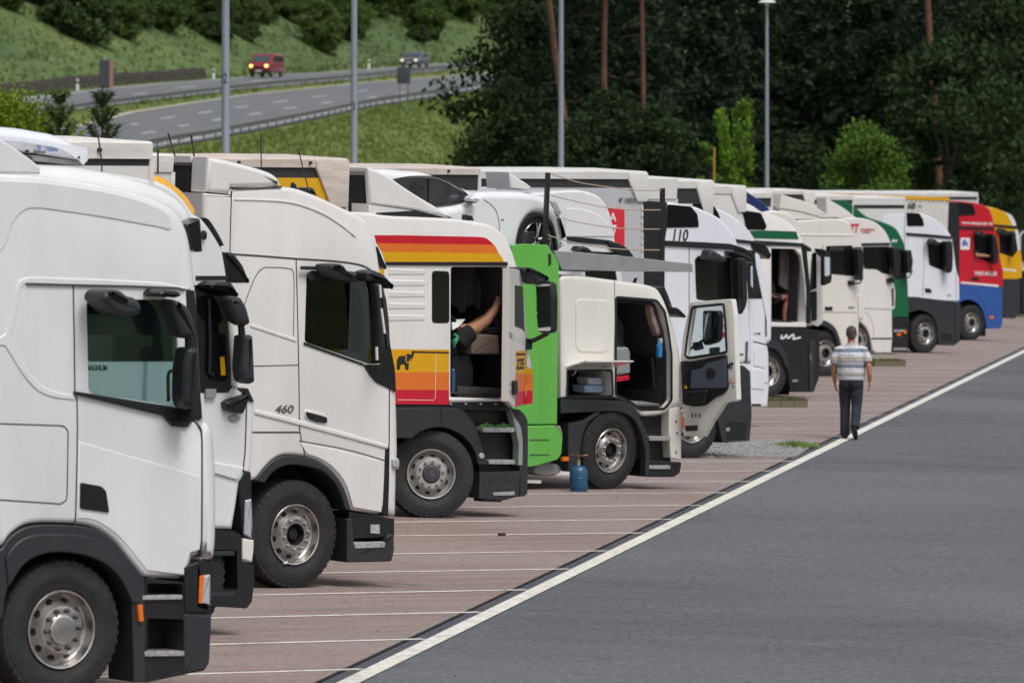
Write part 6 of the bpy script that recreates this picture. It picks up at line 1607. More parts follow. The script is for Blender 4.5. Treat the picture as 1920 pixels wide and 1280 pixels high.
b.ball(V(.006,.105,1.578), (.024*S, .012*S, .010*S), 8)
for s in (-1, 1): b.ball(V(.006 + s*.03,.108,1.648), (.012*S, .008*S, .008*S), 6)
aL = [V(-.195,-.01,1.365), V(-.252,-.02,1.24), V(-.268,.0,1.10), V(-.272,.04,.98), V(-.262,.075,.88)]
aR = [V(.195,-.01,1.365), V(.255,-.04,1.24), V(.28,-.07,1.12), V(.292,-.06,1.00), V(.288,-.03,.90)]
for a in (aL, aR): limb(b, a, [.058*S, .052*S, .044*S, .038*S, .028*S], 12)
hand(b, aL[-1], aL[-1] - aL[-2], 1, S); hand(b, aR[-1], aR[-1] - aR[-2], -1, S)
lL = [V(-.09,0,.92), V(-.10,.03,.70), V(-.10,.07,.50), V(-.10,.05,.28), V(-.10,.02,.09)]
lR = [V(.09,0,.92), V(.09,-.02,.70), V(.085,-.03,.50), V(.08,-.16,.31), V(.075,-.27,.15)]
for l in (lL, lR): limb(b, l, [.088*S, .078*S, .058*S, .055*S, .04*S], 12)
remeshed('body', b, SKIN, man, .009, 3)
sh = MB()
limb(sh, [V(0,-.012,.905), V(0,-.008,.96), V(0,0,1.05), V(0,.0,1.18), V(0,-.01,1.32), V(0,-.012,1.40), V(0,-.012,1.46)], [.190*S, .200*S, .207*S, .212*S, .208*S, .158*S, .095*S], 20, [(.84,1.08),(.84,1.08),(.84,1.08),(.80,1.1),(.70,1.12),(.62,1.22),(.75,1.1)])
for a, sx in ((aL, -1), (aR, 1)): limb(sh, [V(sx*.12,-.012,1.385), a[0] + Vector((sx*.01,0,0)), a[0].lerp(a[1], .5), a[1], a[1].lerp(a[2], .45)], [.08*S, .074*S, .074*S, .074*S, .077*S], 14)
limb(sh, [V(0,-.01,1.44), V(0,.002,1.482)], [.073*S, .072*S], 14)
STR = bpy.data.materials.new('striped polo'); STR.use_nodes = True; nt = STR.node_tree; bs = nt.nodes['Principled BSDF']; bs.inputs['Roughness'].default_value = .9
tc = nn(nt, 'ShaderNodeTexCoord'); sx = nn(nt, 'ShaderNodeSeparateXYZ'); nt.links.new(tc.outputs['Object'], sx.inputs[0])
wz = nn(nt, 'ShaderNodeTexNoise'); wz.inputs['Scale'].default_value = 5; nt.links.new(tc.outputs['Object'], wz.inputs['Vector'])
ad = nn(nt, 'ShaderNodeMath', operation='MULTIPLY_ADD'); ad.inputs[1].default_value = .02; nt.links.new(wz.outputs['Fac'], ad.inputs[0]); nt.links.new(sx.outputs['Z'], ad.inputs[2])
mr = nn(nt, 'ShaderNodeMapRange'); mr.inputs['From Min'].default_value = .90 * S; mr.inputs['From Max'].default_value = 1.50 * S; nt.links.new(ad.outputs[0], mr.inputs['Value'])
cr = nn(nt, 'ShaderNodeValToRGB'); cr.color_ramp.interpolation = 'CONSTANT'
W_, B_, T_, G_, D_ = (.56,.56,.60), (.16,.20,.27), (.40,.35,.33), (.36,.37,.42), (.09,.11,.15)
stops = [(0, B_), (.05, W_), (.15, D_), (.165, T_), (.24, W_), (.36, B_), (.43, G_), (.52, D_), (.535, T_), (.64, W_), (.76, B_), (.85, W_), (.93, T_)]
els = cr.color_ramp.elements
while len(els) < len(stops): els.new(.5)
for e, (p_, c_) in zip(els, stops): e.position = p_; e.color = (*c_, 1)
nt.links.new(mr.outputs[0], cr.inputs[0]); nt.links.new(cr.outputs[0], bs.inputs['Base Color'])
fb = nn(nt, 'ShaderNodeTexNoise'); fb.inputs['Scale'].default_value = 9; fb.inputs['Detail'].default_value = 4; nt.links.new(tc.outputs['Object'], fb.inputs['Vector'])
bmp = nn(nt, 'ShaderNodeBump'); bmp.inputs['Strength'].default_value = .7; bmp.inputs['Distance'].default_value = .04; nt.links.new(fb.outputs['Fac'], bmp.inputs['Height']); nt.links.new(bmp.outputs[0], bs.inputs['Normal'])
remeshed('polo_shirt', sh, STR, man, .011, 4)
JEANS = mat('dark denim', (.018, .020, .030), .9, var=.6, vs=9, c2=(.032, .034, .046), bump=.5, bs=14)
t = MB()
limb(t, [V(0,-.012,.84), V(0,-.012,.90), V(0,-.008,.955)], [.165*S, .178*S, .172*S], 18, [(.85,1.05),(.86,1.03),(.86,1.03)])
limb(t, [V(-.085,-.005,.88)] + [lL[1] + V(-.0,0,0), lL[2], lL[3], lL[4] + V(0,0,-.035)], [.108*S, .098*S, .082*S, .078*S, .076*S], 14)
limb(t, [V(.085,-.01,.88)] + [lR[1], lR[2], lR[3], lR[4] + V(0,0,.03)], [.108*S, .098*S, .082*S, .078*S, .074*S], 14)
for s in (-1, 1): t.ball(V(s*.075,-.075,.86), (.095*S, .075*S, .10*S), 12)
remeshed('jeans', t, JEANS, man, .012, 4)
SHOE = mat('black shoe', (.012, .012, .013), .6)
q = MB(); limb(q, [V(-.10,-.05,.035), V(-.10,.02,.05), V(-.105,.10,.04), V(-.11,.19,.03)], [.04*S, .05*S, .046*S, .03*S], 12, [(1,.9),(1,1),(1.05,.8),(1.1,.7)]); q.build('shoe', SHOE, man, 60)
q = MB(); limb(q, [V(.075,-.30,.185), V(.077,-.275,.11), V(.085,-.225,.045), V(.09,-.17,.018)], [.036*S, .048*S, .046*S, .03*S], 12, [(1,.9),(1,1),(1.05,.8),(1.1,.7)]); q.build('shoe', SHOE, man, 60)
h = MB(); h.ball(V(.003,-.002,1.668), (.084*S, .098*S, .092*S), 18); h.ball(V(.002,-.03,1.61), (.07*S, .06*S, .07*S), 14)
remeshed('hair', h, mat('short grey hair', (.055, .045, .038), .9, var=.9, vs=40, c2=(.12, .11, .10), bump=.8, bs=90), man, .009, 1)

# somebody resting in the striped lorry: knees up, bare legs, dark shorts
T = ROOT4
def LP(px, py, y): return T.P3(px, py, y)
pr = empty('person'); pr.matrix_world = Matrix.Translation(T.M @ LP(872, 668, .5)) @ T.M.to_3x3().to_4x4()
bpy.context.view_layer.update(); tag(pr, 'person with bare legs and black shorts sitting inside the striped lorry\'s open door', 'person')
org = LP(872, 668, .5)
def R(px, py, y): return LP(px, py, y) - org
b = MB()
limb(b, [R(860,662,.55), R(846,648,.57), R(828,632,.60), R(812,618,.62)], [.14, .15, .16, .10], 14)
limb(b, [R(814,620,.62), R(806,612,.62)], [.055, .055], 10); b.ball(R(800,606,.62), (.10, .075, .09), 14); b.ball(R(803,596,.62), (.02, .02, .03), 8)
leg1 = [R(862,640,.22), R(876,624,.22), R(892,616,.22), R(912,602,.24), R(928,580,.27), R(935,560,.29)]
leg2 = [R(862,636,.44), R(878,618,.45), R(894,608,.46), R(912,596,.47), R(926,576,.48), R(933,558,.49)]
limb(b, leg1, [.085, .082, .078, .062, .05, .04], 12); limb(b, leg2, [.08, .072, .065, .058, .046, .038], 12)
for lg in (leg1, leg2): limb(b, [lg[-1], lg[-1] + Vector((.04, 0, .06)), lg[-1] + Vector((.02, 0, .16))], [.04, .042, .025], 10)
arm = [R(818,622,.42), R(836,630,.34), R(850,618,.30), R(862,610,.30)]
limb(b, arm, [.05, .044, .038, .028], 10); hand(b, arm[-1], Vector((1, 0, .1)), 1)
arm = [R(818,622,.80), R(838,632,.86), R(856,622,.88)]
limb(b, arm, [.05, .044, .034], 10); hand(b, arm[-1], Vector((1, 0, .1)), -1)
remeshed('body', b, SKIN, pr, .012, 3)
t = MB(); limb(t, [R(862,668,.55), R(858,645,.55)], [.17, .17], 14); limb(t, [R(860,646,.24), R(872,630,.23), R(884,622,.22)], [.115, .112, .108], 12); limb(t, [R(862,640,.45), R(876,622,.46)], [.10, .092], 12)
remeshed('shorts', t, BLACKCLOTH, pr, .014, 3)
t = MB(); limb(t, [R(852,652,.56), R(832,634,.60), R(814,620,.62)], [.165, .175, .13], 14); remeshed('shirt', t, BLACKCLOTH, pr, .014, 3)
h = MB(); h.ball(R(797,608,.62), (.085, .085, .095), 14); remeshed('hair', h, INK, pr, .014, 1)
nb = empty('open_book'); nb.matrix_world = T.M.copy(); nb.location = T.M @ LP(858, 612, .30); bpy.context.view_layer.update(); tag(nb, 'pale open book held in the striped lorry\'s doorway', 'book')
g0 = LP(858, 612, .30); mb = MB(); q = [LP(846,600,.28) - g0, LP(871,599,.32) - g0, LP(860,612,.22) - g0, LP(848,619,.20) - g0]
mb.add(q + [v + Vector((0, .012, .006)) for v in q], [(0,1,2,3),(7,6,5,4),(0,4,5,1),(1,5,6,2),(2,6,7,3),(3,7,4,0)]); mb.build('cover', GREYM, nb); 
q2 = [v + Vector((.004, -.008, .004)) for v in q]; mb = MB(); mb.add(q2 + [v + Vector((0, .006, .003)) for v in q2], [(0,1,2,3),(7,6,5,4),(0,4,5,1),(1,5,6,2),(2,6,7,3),(3,7,4,0)]); mb.build('pages', WHITEINK, nb)
gc = empty('green_cloth'); gc.matrix_world = T.M.copy(); gc.location = T.M @ LP(852, 640, .2); bpy.context.view_layer.update(); tag(gc, 'crumpled green cloth on the seat in the striped lorry', 'cloth')
g0 = LP(852, 640, .2); mb = MB(); limb(mb, [LP(850,652,.22) - g0, LP(852,640,.20) - g0, LP(857,632,.22) - g0, LP(850,626,.24) - g0], [.02, .05, .035, .02], 9, [(1,.5)]*4); mb.build('folds', mat('green cotton', (.05, .34, .16), .9, bump=.6, bs=20), gc, 60)
# feet in the green-striped lorry
T = T8
pr = empty('person'); org = LP(1465, 600, .6); pr.matrix_world = Matrix.Translation(T.M @ org) @ T.M.to_3x3().to_4x4(); bpy.context.view_layer.update()
tag(pr, 'person sitting in the green-striped lorry, bare feet at the open door', 'person')
b = MB()
for k, (fx, yy) in enumerate(((1458, .75), (1470, .45))):
    limb(b, [R(fx - 14, 560, yy), R(fx + 6, 556, yy), R(fx + 2, 578, yy), R(fx, 597, yy)], [.08, .065, .055, .042], 12)
    limb(b, [R(fx - 2, 600, yy), R(fx + 5, 600, yy), R(fx + 15, 601, yy), R(fx + 18, 602, yy)], [.038, .045, .04, .022], 10, [(1,1),(1,.9),(1.1,.6),(1.1,.5)])
limb(b, [R(1440, 562, .6), R(1436, 540, .6), R(1433, 522, .6)], [.15, .16, .14], 12); b.ball(R(1432, 498, .6), (.08, .08, .11), 12); limb(b, [R(1433,522,.6), R(1432,502,.6)], [.055,.055], 10)
for yy, sd in ((.35, 1), (.85, -1)):
    a = [R(1434,528,yy), R(1440,548,yy), R(1450,556,yy)]; limb(b, a, [.05, .042, .03], 10); hand(b, a[-1], Vector((1, 0, -.2)), sd)
remeshed('body', b, mat('pinkish skin', (.32, .12, .10), .6), pr, .014, 3)
t = MB(); limb(t, [R(1440,566,.6), R(1436,540,.6), R(1433,524,.6)], [.175, .18, .15], 12); 
for yy in (.75, .45): limb(t, [R(1446,563,yy), R(1462,557,yy)], [.10, .09], 10)
remeshed('clothes', t, BLACKCLOTH, pr, .016, 3)
h = MB(); h.ball(R(1431, 494, .6), (.088, .09, .09), 12); remeshed('hair', h, INK, pr, .016, 1)
# driver of the red lorry leaning an arm on the window
T = T13
pr = empty('person'); org = LP(1840, 482, .1); pr.matrix_world = Matrix.Translation(T.M @ org) @ T.M.to_3x3().to_4x4(); bpy.context.view_layer.update()
tag(pr, 'driver\'s bare arm resting on the red lorry\'s window sill', 'person')
b = MB(); a = [R(1829,474,.0), R(1830,478,-.06), R(1845,479.5,-.07), R(1857,480.5,-.06)]
limb(b, a, [.055, .055, .048, .034], 12); hand(b, a[-1], Vector((1, 0, -.05)), -1, .9)
remeshed('body', b, SKIN, pr, .012, 2)
t = MB(); limb(t, [R(1827,470,.02), R(1829.5,475,-.03)], [.07, .065], 12); remeshed('sleeve', t, BLACKCLOTH, pr, .014, 2)
# ------------------------------------------------------------------ vegetation
def leafmat(name, c1, c2, rough=.85, vs=.8, trans=.25):
    m = bpy.data.materials.new(name); m.use_nodes = True; nt = m.node_tree; b = nt.nodes['Principled BSDF']
    b.inputs['Roughness'].default_value = rough; b.inputs['Specular IOR Level'].default_value = .08
    tc = nn(nt, 'ShaderNodeTexCoord'); oi = nn(nt, 'ShaderNodeObjectInfo'); ge = nn(nt, 'ShaderNodeNewGeometry')
    nz = nn(nt, 'ShaderNodeTexNoise'); nz.inputs['Scale'].default_value = vs; nz.inputs['Detail'].default_value = 3; nt.links.new(tc.outputs['Object'], nz.inputs['Vector'])
    ri = nn(nt, 'ShaderNodeMath', operation='MULTIPLY_ADD'); ri.inputs[1].default_value = .45; nt.links.new(ge.outputs['Random Per Island'], ri.inputs[0]); nt.links.new(nz.outputs['Fac'], ri.inputs[2])
    ro = nn(nt, 'ShaderNodeMath', operation='MULTIPLY_ADD'); ro.inputs[1].default_value = .3; nt.links.new(oi.outputs['Random'], ro.inputs[0]); nt.links.new(ri.outputs[0], ro.inputs[2])
    mr = nn(nt, 'ShaderNodeMapRange'); mr.inputs['From Min'].default_value = .45; mr.inputs['From Max'].default_value = 1.15; nt.links.new(ro.outputs[0], mr.inputs['Value'])
    mx = nn(nt, 'ShaderNodeMix', data_type='RGBA'); mx.inputs[6].default_value = (*c1, 1); mx.inputs[7].default_value = (*c2, 1); nt.links.new(mr.outputs[0], mx.inputs[0])
    nt.links.new(mx.outputs[2], b.inputs['Base Color'])
    tl = nn(nt, 'ShaderNodeBsdfTranslucent'); nt.links.new(mx.outputs[2], tl.inputs[0])
    ms = nn(nt, 'ShaderNodeMixShader'); ms.inputs[0].default_value = trans; nt.links.new(b.outputs[0], ms.inputs[1]); nt.links.new(tl.outputs[0], ms.inputs[2])
    nt.links.new(ms.outputs[0], nt.nodes['Material Output'].inputs['Surface'])
    return m
SPRUCE = leafmat('spruce needles', (.019, .035, .020), (.042, .066, .034))
BARKD = mat('spruce bark', (.016, .014, .012), .95, var=.5, vs=4, c2=(.028, .024, .02))  # darker bark tone for spruce trunks and branches
DARKLEAF = leafmat('dark leaves', (.020, .038, .017), (.044, .072, .028))
MIDLEAF = leafmat('mid green leaves', (.052, .098, .028), (.125, .19, .050), trans=.35)
BRIGHT = leafmat('bright young leaves', (.065, .15, .018), (.20, .34, .045), trans=.35)
YOUNGG = leafmat('fresh green leaves', (.055, .12, .022), (.16, .26, .05), trans=.35)
LIME = leafmat('yellow green leaves', (.08, .14, .012), (.24, .32, .035), trans=.35)
PINEN = leafmat('pine needles', (.03, .055, .022), (.085, .125, .045))
BARK = mat('dark bark', (.035, .028, .024), .95, var=.6, vs=4, c2=(.06, .05, .045), bump=.5, bs=6)
PINEB = mat('orange pine bark', (.15, .065, .038), .9, var=.8, vs=2.5, c2=(.045, .032, .026), bump=.6, bs=6, stretch=(1, 1, .3))
def leaf(mb, c, s, rg, asp=.55, up=.3):
    n = Vector((rg.gauss(0, 1), rg.gauss(0, 1), rg.gauss(0, 1) + up)); n.normalize()
    a = n.orthogonal().normalized(); a = Matrix.Rotation(rg.uniform(0, 6.28), 3, n) @ a; b = n.cross(a)
    p = Vector(c); l = s * rg.uniform(.7, 1.3); w = l * asp
    mb.add([p - a*l*.5, p + b*w*.5, p + a*l*.5, p - b*w*.5], [(0, 1, 2, 3)])
def clump(mb, c, r, n, s, rg, asp=.55):
    for _ in range(n):
        d = Vector((rg.gauss(0, 1), rg.gauss(0, 1), rg.gauss(0, 1))).normalized() * (rg.random() ** .45)
        leaf(mb, (c[0] + d.x*r[0], c[1] + d.y*r[1], c[2] + d.z*r[2]), s, rg, asp)
def crown_broad(seed, H, R, base, ncl, nl, s, m, stem=BARK, thick=.14, shape=1.0, limbs=10):
    """broadleaf tree: returns (trunk mesh, crown mesh)"""
    rg = random.Random(seed); tm = MB(); cm = MB()
    bend = [Vector((rg.uniform(-.25, .25) * i, rg.uniform(-.25, .25) * i, H * .85 * i / 5)) for i in range(6)]
    tm.tube(bend, [thick, thick*.85, thick*.7, thick*.5, thick*.3, thick*.12], 9)
    tips = []
    for k in range(ncl):
        u = rg.random(); z = base + (H - base) * u
        prof = math.sin(math.pi * min(max((u * .92 + .08) ** shape, 0.02), .98)) ** .6
        a = rg.uniform(0, 6.28); rr = R * prof * rg.uniform(.35, 1.0)
        tips.append(Vector((rr*math.cos(a), rr*math.sin(a), z)))
    for k, t in enumerate(tips):
        if k < limbs:
            i = min(int(t.z / H * 4), 4); st = bend[i]
            tm.tube([st, st.lerp(t, .5) + Vector((0, 0, -.15)), t], [thick*.4, thick*.22, .02], 5)
        q = R * rg.uniform(.20, .36)
        clump(cm, t, (q, q, q * .8), nl, s, rg)
    return tm.mesh('trunk', stem, 60), cm.mesh('crown', m)
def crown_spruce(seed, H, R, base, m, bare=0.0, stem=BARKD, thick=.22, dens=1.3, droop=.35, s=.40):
    rg = random.Random(seed); tm = MB(); cm = MB()
    sway = rg.uniform(-.3, .3)
    tm.tube([(0, 0, -.3), (sway*.2, 0, H*.3), (sway*.6, 0, H*.6), (sway, 0, H)], [thick, thick*.8, thick*.5, .03], 9)
    z = base
    while z < H - .3:
        u = (z - base) / (H - base); L = R * (1 - u) ** .8 * rg.uniform(.75, 1.1)
        nb = int(rg.uniform(6, 9))
        for k in range(nb):
            if rg.random() < bare: continue
            a = rg.uniform(0, 6.28); l = L * rg.uniform(.55, 1.1)
            dr = droop * rg.uniform(.5, 1.3); n = max(3, int(l / .22 * dens)); ca, sa = math.cos(a), math.sin(a)
            tm.tube([(0, 0, z), (l*.5*ca, l*.5*sa, z - dr*l*.15), (l*ca, l*sa, z - dr*l*.5)], [.022, .014, .006], 4)
            for j in range(n):
                t = (j + rg.random()) / n
                wd = .30 * (1 - t * .6) * (1 + l * .25); o = rg.uniform(-wd, wd)
                p = Vector((t*l*ca - o*sa, t*l*sa + o*ca, z - dr*l*.5*t*t - rg.uniform(0, .28)))
                leaf(cm, p, s, rg, .5, .1)
                leaf(cm, p + Vector((rg.uniform(-.15, .15), rg.uniform(-.15, .15), -rg.uniform(.05, .3))), s, rg, .42, .0)
        z += rg.uniform(.28, .5)
    return tm.mesh('trunk', stem, 60), cm.mesh('crown', m)
def plant(name, label, meshes, x, y, group, cat='tree', sc=1.0, rot=None, sz=1.0, z=None, parts=('trunk', 'crown')):
    r = empty(name, (x, y, (tz(x, y) if z is None else z) - .1)); tag(r, label, cat, group)
    rg = random.Random(int(x * 97 + y * 13)); r.rotation_euler = (0, 0, rg.uniform(0, 6.28) if rot is None else rot); r.scale = (sc, sc, sc * sz)
    for nm, me in zip(parts, meshes): link(nm, me, r)
    return r
SP = [crown_spruce(11, 23, 3.3, 1.2, SPRUCE, dens=1.0), crown_spruce(12, 25, 3.6, 2.2, SPRUCE, bare=.1), crown_spruce(13, 21, 3.0, .8, SPRUCE, dens=1.1), crown_spruce(14, 24, 3.2, 4.0, SPRUCE, bare=.25)]
DK = [crown_broad(21, 11, 4.0, .6, 95, 120, .34, DARKLEAF, thick=.16), crown_broad(22, 9, 3.4, .3, 80, 120, .32, DARKLEAF, thick=.14), crown_broad(23, 13, 4.2, 1.0, 105, 120, .36, DARKLEAF, thick=.18)]
def gx(px, y): return (px - CX) / F * y
FG = 'dark trees of the forest edge'
spots = []
rg = random.Random(77)
for row, (yy, p0, p1, step) in enumerate(((268, 1075, 1950, 74), (284, 1010, 1980, 78), (302, 985, 2000, 84), (325, 980, 2020, 90))):
    px = p0
    while px < p1:
        spots.append((px + rg.uniform(-18, 18), yy + rg.uniform(-5, 5), row)); px += step
names = {0: 'front row', 1: 'second row', 2: 'third row', 3: 'back row'}
for i, (px, yy, row) in enumerate(sorted(spots)):
    k = rg.randrange(4)
    zone = 'left of the leaning red pine' if px < 1080 else 'between the red pines and the slim bright tree' if px < 1340 else 'between the two bright young trees' if px < 1600 else 'right of the round green tree' if px < 1790 else 'above the red and yellow lorries'
    plant('spruce_tree', 'dark spruce in the forest\'s %s, %s' % (names[row], zone), SP[k], gx(px, yy), yy, FG, sc=rg.uniform(.9, 1.15))
for px, yy, k, sc, lab in ((965,262,0,.78,'dark broadleaf tree at the forest\'s left edge, beside the grass bank'), (985,272,2,.95,'tall dark broadleaf tree just right of the grass bank'), (1010,260,1,.72,'low dark broadleaf tree left of the red pine trunks'),
                           (1130,258,1,.75,'low dark bush-like tree below the red pine trunks'), (1235,262,1,.8,'low dark tree left of the bright sapling'), (1500,262,1,.75,'low dark tree between the two bright trees'),
                           (1880,255,2,1.0,'dark broadleaf tree at the right edge of the picture'), (1800,262,0,.9,'dark broadleaf tree above the red lorry'), (1730,266,1,.8,'low dark tree right of the round green tree'),
                           (1772,243,1,1.18,'dark broadleaf tree hiding the foot of the right-hand red pine'), (1102,247,1,.80,'dark broadleaf tree hiding the foot of the leaning pine'), (1156,249,0,.74,'dark broadleaf tree hiding the foot of the straight orange pine'), (1222,247,1,.84,'dark broadleaf tree hiding the foot of the brown pine')):
    plant('broadleaf_tree', lab, DK[k], gx(px, yy), yy, FG, sc=sc)
# pines with red trunks
def pine(px0, px1, yy, y0, y1, label, w, seed):
    r = empty('pine_tree', (gx(px1, yy), yy, tz(gx(px1, yy), yy) - .1)); tag(r, label, 'tree', 'pines with red trunks')
    s = F / yy; mb = MB(); dx = (px0 - px1) / s / ((y1 - y0) / s)   # lean per metre of height
    H = 22.0; k = random.Random(seed)
    pts = [(dx * z + k.uniform(-.06, .06), 0, z) for z in (0, 4, 7, 10, 13, 16, 19, 22)]
    mb.tube(pts, [w*1.15, w*1.1, w, w*.95, w*.9, w*.75, w*.5, w*.2], 10); mb.build('trunk', PINEB, r, 60)
    cm = MB(); tb = MB()
    for q in range(26):
        z = k.uniform(13.5, 22.5); a = k.uniform(0, 6.28); l = k.uniform(.6, 2.6)
        c = Vector((dx * z + l*math.cos(a), l*math.sin(a), z)); clump(cm, c, (.9, .9, .5), 90, .3, k, .3)
    for q in range(16):
        z = k.uniform(4, 13); a = k.uniform(0, 6.28); l = k.uniform(.5, 1.6); tb.tube([(dx*z, 0, z), (dx*z + l*math.cos(a), l*math.sin(a), z - .1)], [.03, .008], 4)
    tb.build('dead_twigs', BARK, r)['kind'] = 'stuff'; cm.build('crown', PINEN, r)
pine(1068, 1096, 258, 0, 225, 'pine with leaning red trunk, just right of a lamp post', .16, 1)
pine(1137, 1139, 260, 0, 190, 'pine with straight orange trunk, second from the left', .135, 2)
pine(1209, 1212, 262, 30, 205, 'pine with duller brown trunk, third from the left', .12, 3)
pine(1769, 1777, 252, 0, 125, 'pine with red trunk above the red lorry', .16, 4)
# two young bright trees
def upright(seed):
    rg = random.Random(seed); tm = MB(); cm = MB()
    tm.tube([(0, 0, 0), (0, 0, 4), (0, 0, 8.6)], [.09, .07, .02], 8)
    for k in range(34):
        z = rg.uniform(1.8, 7.0); a = rg.uniform(0, 6.28); L = rg.uniform(1.2, 2.8); w = rg.uniform(.25, .75) * (1.15 if z > 4 else .9)
        p0 = Vector((0, 0, z)); p1 = Vector((w*math.cos(a), w*math.sin(a), z + L*.55)); p2 = Vector((w*1.15*math.cos(a), w*1.15*math.sin(a), min(z + L, 9.0)))
        tm.tube([p0, p1, p2], [.03, .018, .006], 4)
        for j in range(7):
            clump(cm, p0.lerp(p1, (j + .6) / 7) if j < 3 else p1.lerp(p2, (j - 3) / 4), (.22, .22, .3), 26, .17, rg, .5)
    return tm.mesh('trunk', BARK, 60), cm.mesh('crown', BRIGHT)
U = upright(31)
plant('young_tree', 'slim bright green young tree left of the far lamp post', U, gx(1380, 238), 238, None, sc=.98)
plant('young_tree', 'small bright sapling tied to a yellow stake, beside the slim young tree', crown_broad(36, 6.2, .8, .5, 40, 45, .17, YOUNGG, thick=.05, limbs=12), gx(1322, 236), 236, None)
st = empty('yellow_stake', (gx(1337, 235), 235, tz(gx(1337, 235), 235))); tag(st, 'yellow wooden stake standing by the small sapling', 'stake')
mb = MB(); mb.tube([(0, 0, 0), (.05, 0, 6.0)], [.05, .045], 8); mb.build('pole', mat('yellow wood', (.35, .22, .03), .8), st, 40)
mb = MB(); mb.tube([(0, 0, 3.0), (-.25, 0, 3.1)], .02, 5); mb.build('tie', BARK, st, 40)
plant('young_tree', 'round fresh green tree right of the far lamp post', crown_broad(33, 7.3, 2.3, .4, 120, 110, .19, YOUNGG, thick=.10, shape=.85, limbs=16), gx(1625, 240), 240, None)
plant('young_tree', 'small bright shrub below the slim young tree', crown_broad(34, 4.6, 1.1, .3, 40, 70, .17, BRIGHT, thick=.06), gx(1400, 237), 237, None)
plant('young_tree', 'yellowish shrub at the right foot of the round green tree', crown_broad(35, 5.2, 1.4, .3, 50, 80, .18, LIME, thick=.06), gx(1688, 243), 243, None)
# left: lime bush and two pine saplings
plant('bush', 'yellow-green bush at the left edge above the first lorry', crown_broad(41, 5.3, 2.5, .2, 130, 220, .11, LIME, thick=.08), gx(10, 118), 118, None, cat='bush')
plant('bush', 'green bush behind the yellow-green one at the left edge', crown_broad(42, 5.2, 1.8, .3, 70, 200, .11, MIDLEAF, thick=.08), gx(0, 124), 124, None, cat='bush')
SAPN = leafmat('young pine needles', (.05, .085, .032), (.13, .18, .065))
def sapling(seed, H):
    rg = random.Random(seed); tm = MB(); cm = MB(); tm.tube([(0, 0, 0), (0, 0, H)], [.06, .012], 7)
    z = .8
    while z < H - .1:
        u = z / H
        for k in range(5):
            a = k * 1.256 + rg.uniform(-.3, .3); L = (1 - u) ** .7 * 1.35 + .12; p = Vector((0, 0, z)); q = p + Vector((L*math.cos(a)*.62, L*math.sin(a)*.62, L*.85))
            tm.tube([p, p.lerp(q, .5) + Vector((0, 0, -.05*L)), q], [.02, .014, .006], 4)
            n = int(150 * L) + 40
            for j in range(n):
                t = .1 + .9 * (j + rg.random()) / n; c = p.lerp(q, t); d = Vector((rg.gauss(0, 1), rg.gauss(0, 1), rg.gauss(.5, .8))).normalized()
                e = d.orthogonal().normalized() * .014; cm.add([c - e, c + e, c + d * rg.uniform(.10, .22)], [(0, 1, 2)])
        z += .42
    for j in range(60):
        c = Vector((0, 0, H - rg.uniform(0, .7))); d = Vector((rg.gauss(0, 1), rg.gauss(0, 1), rg.gauss(1, .8))).normalized(); e = d.orthogonal().normalized() * .012; cm.add([c - e, c + e, c + d * .13], [(0, 1, 2)])
    return tm.mesh('trunk', BARK, 60), cm.mesh('crown', SAPN)
for px, top, yy, lab, sd in ((112,158,118,'thin pine sapling, left of the pair above the first trailer',5),(192,152,116,'fuller pine sapling, right of the pair above the first trailer',6)):
    x = gx(px, yy); H = CAMZ + (HY - top) / F * yy - tz(x, yy)
    plant('pine_sapling', lab, sapling(sd, H), x, yy, 'pine saplings')
# hillside shrubs and woods
HDARK = leafmat('hill dark leaves', (.034, .066, .026), (.075, .115, .042))
BU = [crown_broad(51, 7, 4.2, .2, 80, 90, .62, MIDLEAF, thick=.12), crown_broad(52, 5, 3.6, .1, 60, 90, .6, HDARK, thick=.1), crown_broad(53, 9, 4.6, .4, 90, 95, .66, MIDLEAF, thick=.14), crown_broad(54, 6, 3.8, .1, 70, 90, .6, leafmat('olive leaves', (.04, .07, .02), (.11, .14, .05)), thick=.1)]
HG = 'shrubs and trees on the motorway hillside'
def on_hill(px, py):
    d = ray(px, py); y = 330.0
    while y < 1100:
        p = CAMP + d * y
        if tz(p.x, p.y) >= p.z: return p
        y += 1.0
    return CAMP + d * 1100
rg = random.Random(9)
cells = []
for py in (-22, -4, 14, 32, 50, 68, 86):
    for px in range(-10, 960, 34):
        x = px + rg.uniform(-14, 14); y = py + rg.uniform(-9, 9)
        edge = 112 - .035 * x                      # top of the road
        if y > edge - 40 and rg.random() < .8: continue
        if x < 440 and y > 20 and rg.random() < .45: continue
        if x < 130 and 14 < y and rg.random() < .9: continue            # the open grass slope on the left
        if x < 300 and y > 60 and rg.random() < .6: continue
        cells.append((x, y))
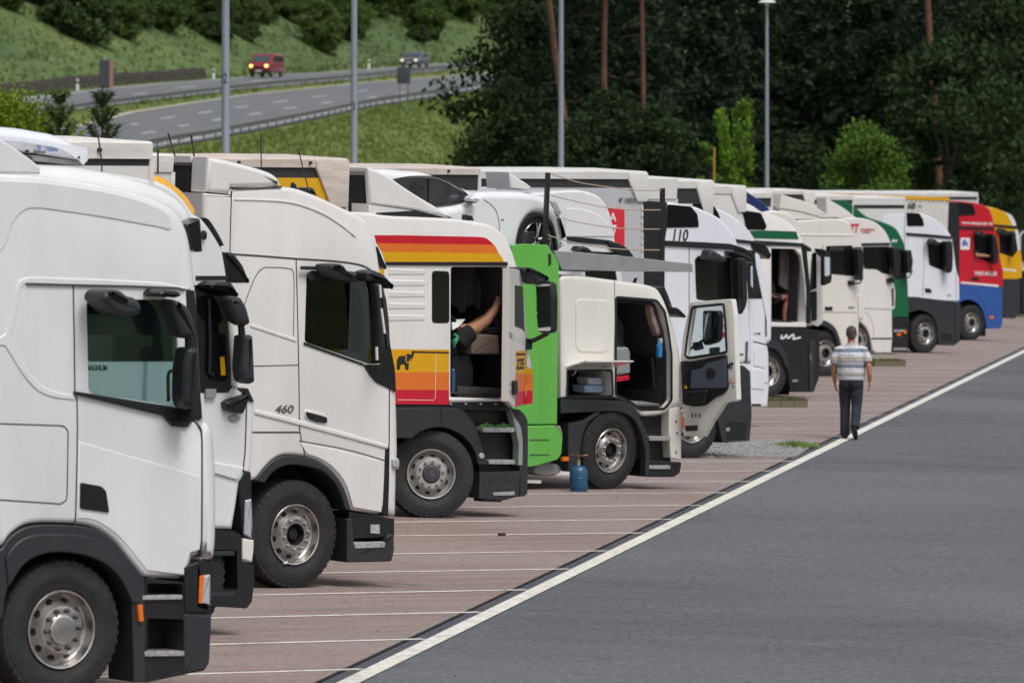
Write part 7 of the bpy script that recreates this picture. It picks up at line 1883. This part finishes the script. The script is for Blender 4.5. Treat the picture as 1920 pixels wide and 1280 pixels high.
for x, y in cells:
    p = on_hill(x, y); k = rg.choice((0, 1, 2, 3, 0, 2, 1)); deep = y < 30
    zone = 'left of the thick lamp post' if x < 400 else 'between the two left lamp posts' if x < 660 else 'right of the lamp post marked 13'
    hgt = 'at the top of the hill' if y < 10 else 'high on the hill' if y < 40 else 'halfway up the hill' if y < 70 else 'low on the hill'
    kinds = ('round mid-green shrub', 'dark green shrub', 'tall mid-green tree', 'olive green shrub')
    plant('hillside_shrub', '%s %s, %s' % (kinds[k], hgt, zone), BU[k], p.x, p.y, HG, cat='shrub', sc=rg.uniform(.45, .8) * (1.25 if deep else .8), z=p.z)
p = on_hill(150, 75); plant('hillside_shrub', 'large dark grey-green shrub on the open grass slope', BU[1], p.x, p.y, HG, cat='shrub', sc=1.0, z=p.z)
for px in range(-20, 330, 42):
    p = on_hill(px, 6 - px * .01); plant('spruce_tree', 'dark tree at the top left on the hill', SP[rg.randrange(4)], p.x, p.y, 'dark trees on top of the hill', sc=rg.uniform(.6, .8), z=p.z)
# grasses of the bank, the verge and the hill
def tufts(name, label, n, box, size, m, rule, seed):
    rg = random.Random(seed); mb = MB()
    for _ in range(n):
        x = rg.uniform(box[0], box[1]); y = rg.uniform(box[2], box[3])
        if not rule(x, y): continue
        z = tz(x, y); s = size * rg.uniform(.5, 1.3)
        for k in range(4):
            a = rg.uniform(0, 6.28); w = s * .16; ox, oy = rg.uniform(-s, s) * .5, rg.uniform(-s, s) * .5
            mb.add([(x + ox - w*math.cos(a), y + oy - w*math.sin(a), z - .03), (x + ox + w*math.cos(a), y + oy + w*math.sin(a), z - .03), (x + ox + rg.uniform(-.3, .3)*s, y + oy + rg.uniform(-.3, .3)*s, z + s)], [(0, 1, 2)])
    tag(mb.build(name, m), label, 'grass', kind='stuff')
MGR = leafmat('meadow blades', (.085, .14, .025), (.18, .205, .05), vs=.06, trans=.3)
HGR = leafmat('hill blades', (.082, .135, .043), (.122, .165, .052), vs=.05, trans=.3)
tufts('meadow_grass', 'tall grass on the bank below the motorway', 60000, (-40, 14, 240, 520), .22, MGR, lambda x, y: x > look(tNU, y) + .9, 1)
tufts('median_grass', 'grass strip between the carriageways', 6000, (-60, 30, 300, 700), .34, MGR, lambda x, y: look(tFL, y) + .9 > x > look(tFL, y) - .0 or look(tUU, y) - .3 > x > look(tFL, y) + .5, 2)
tufts('hill_grass', 'long grass covering the hillside', 40000, (-110, 10, 420, 800), .38, HGR, lambda x, y: x < look(tFU, y) - 1.2 and tz(x, y) < 60, 3)
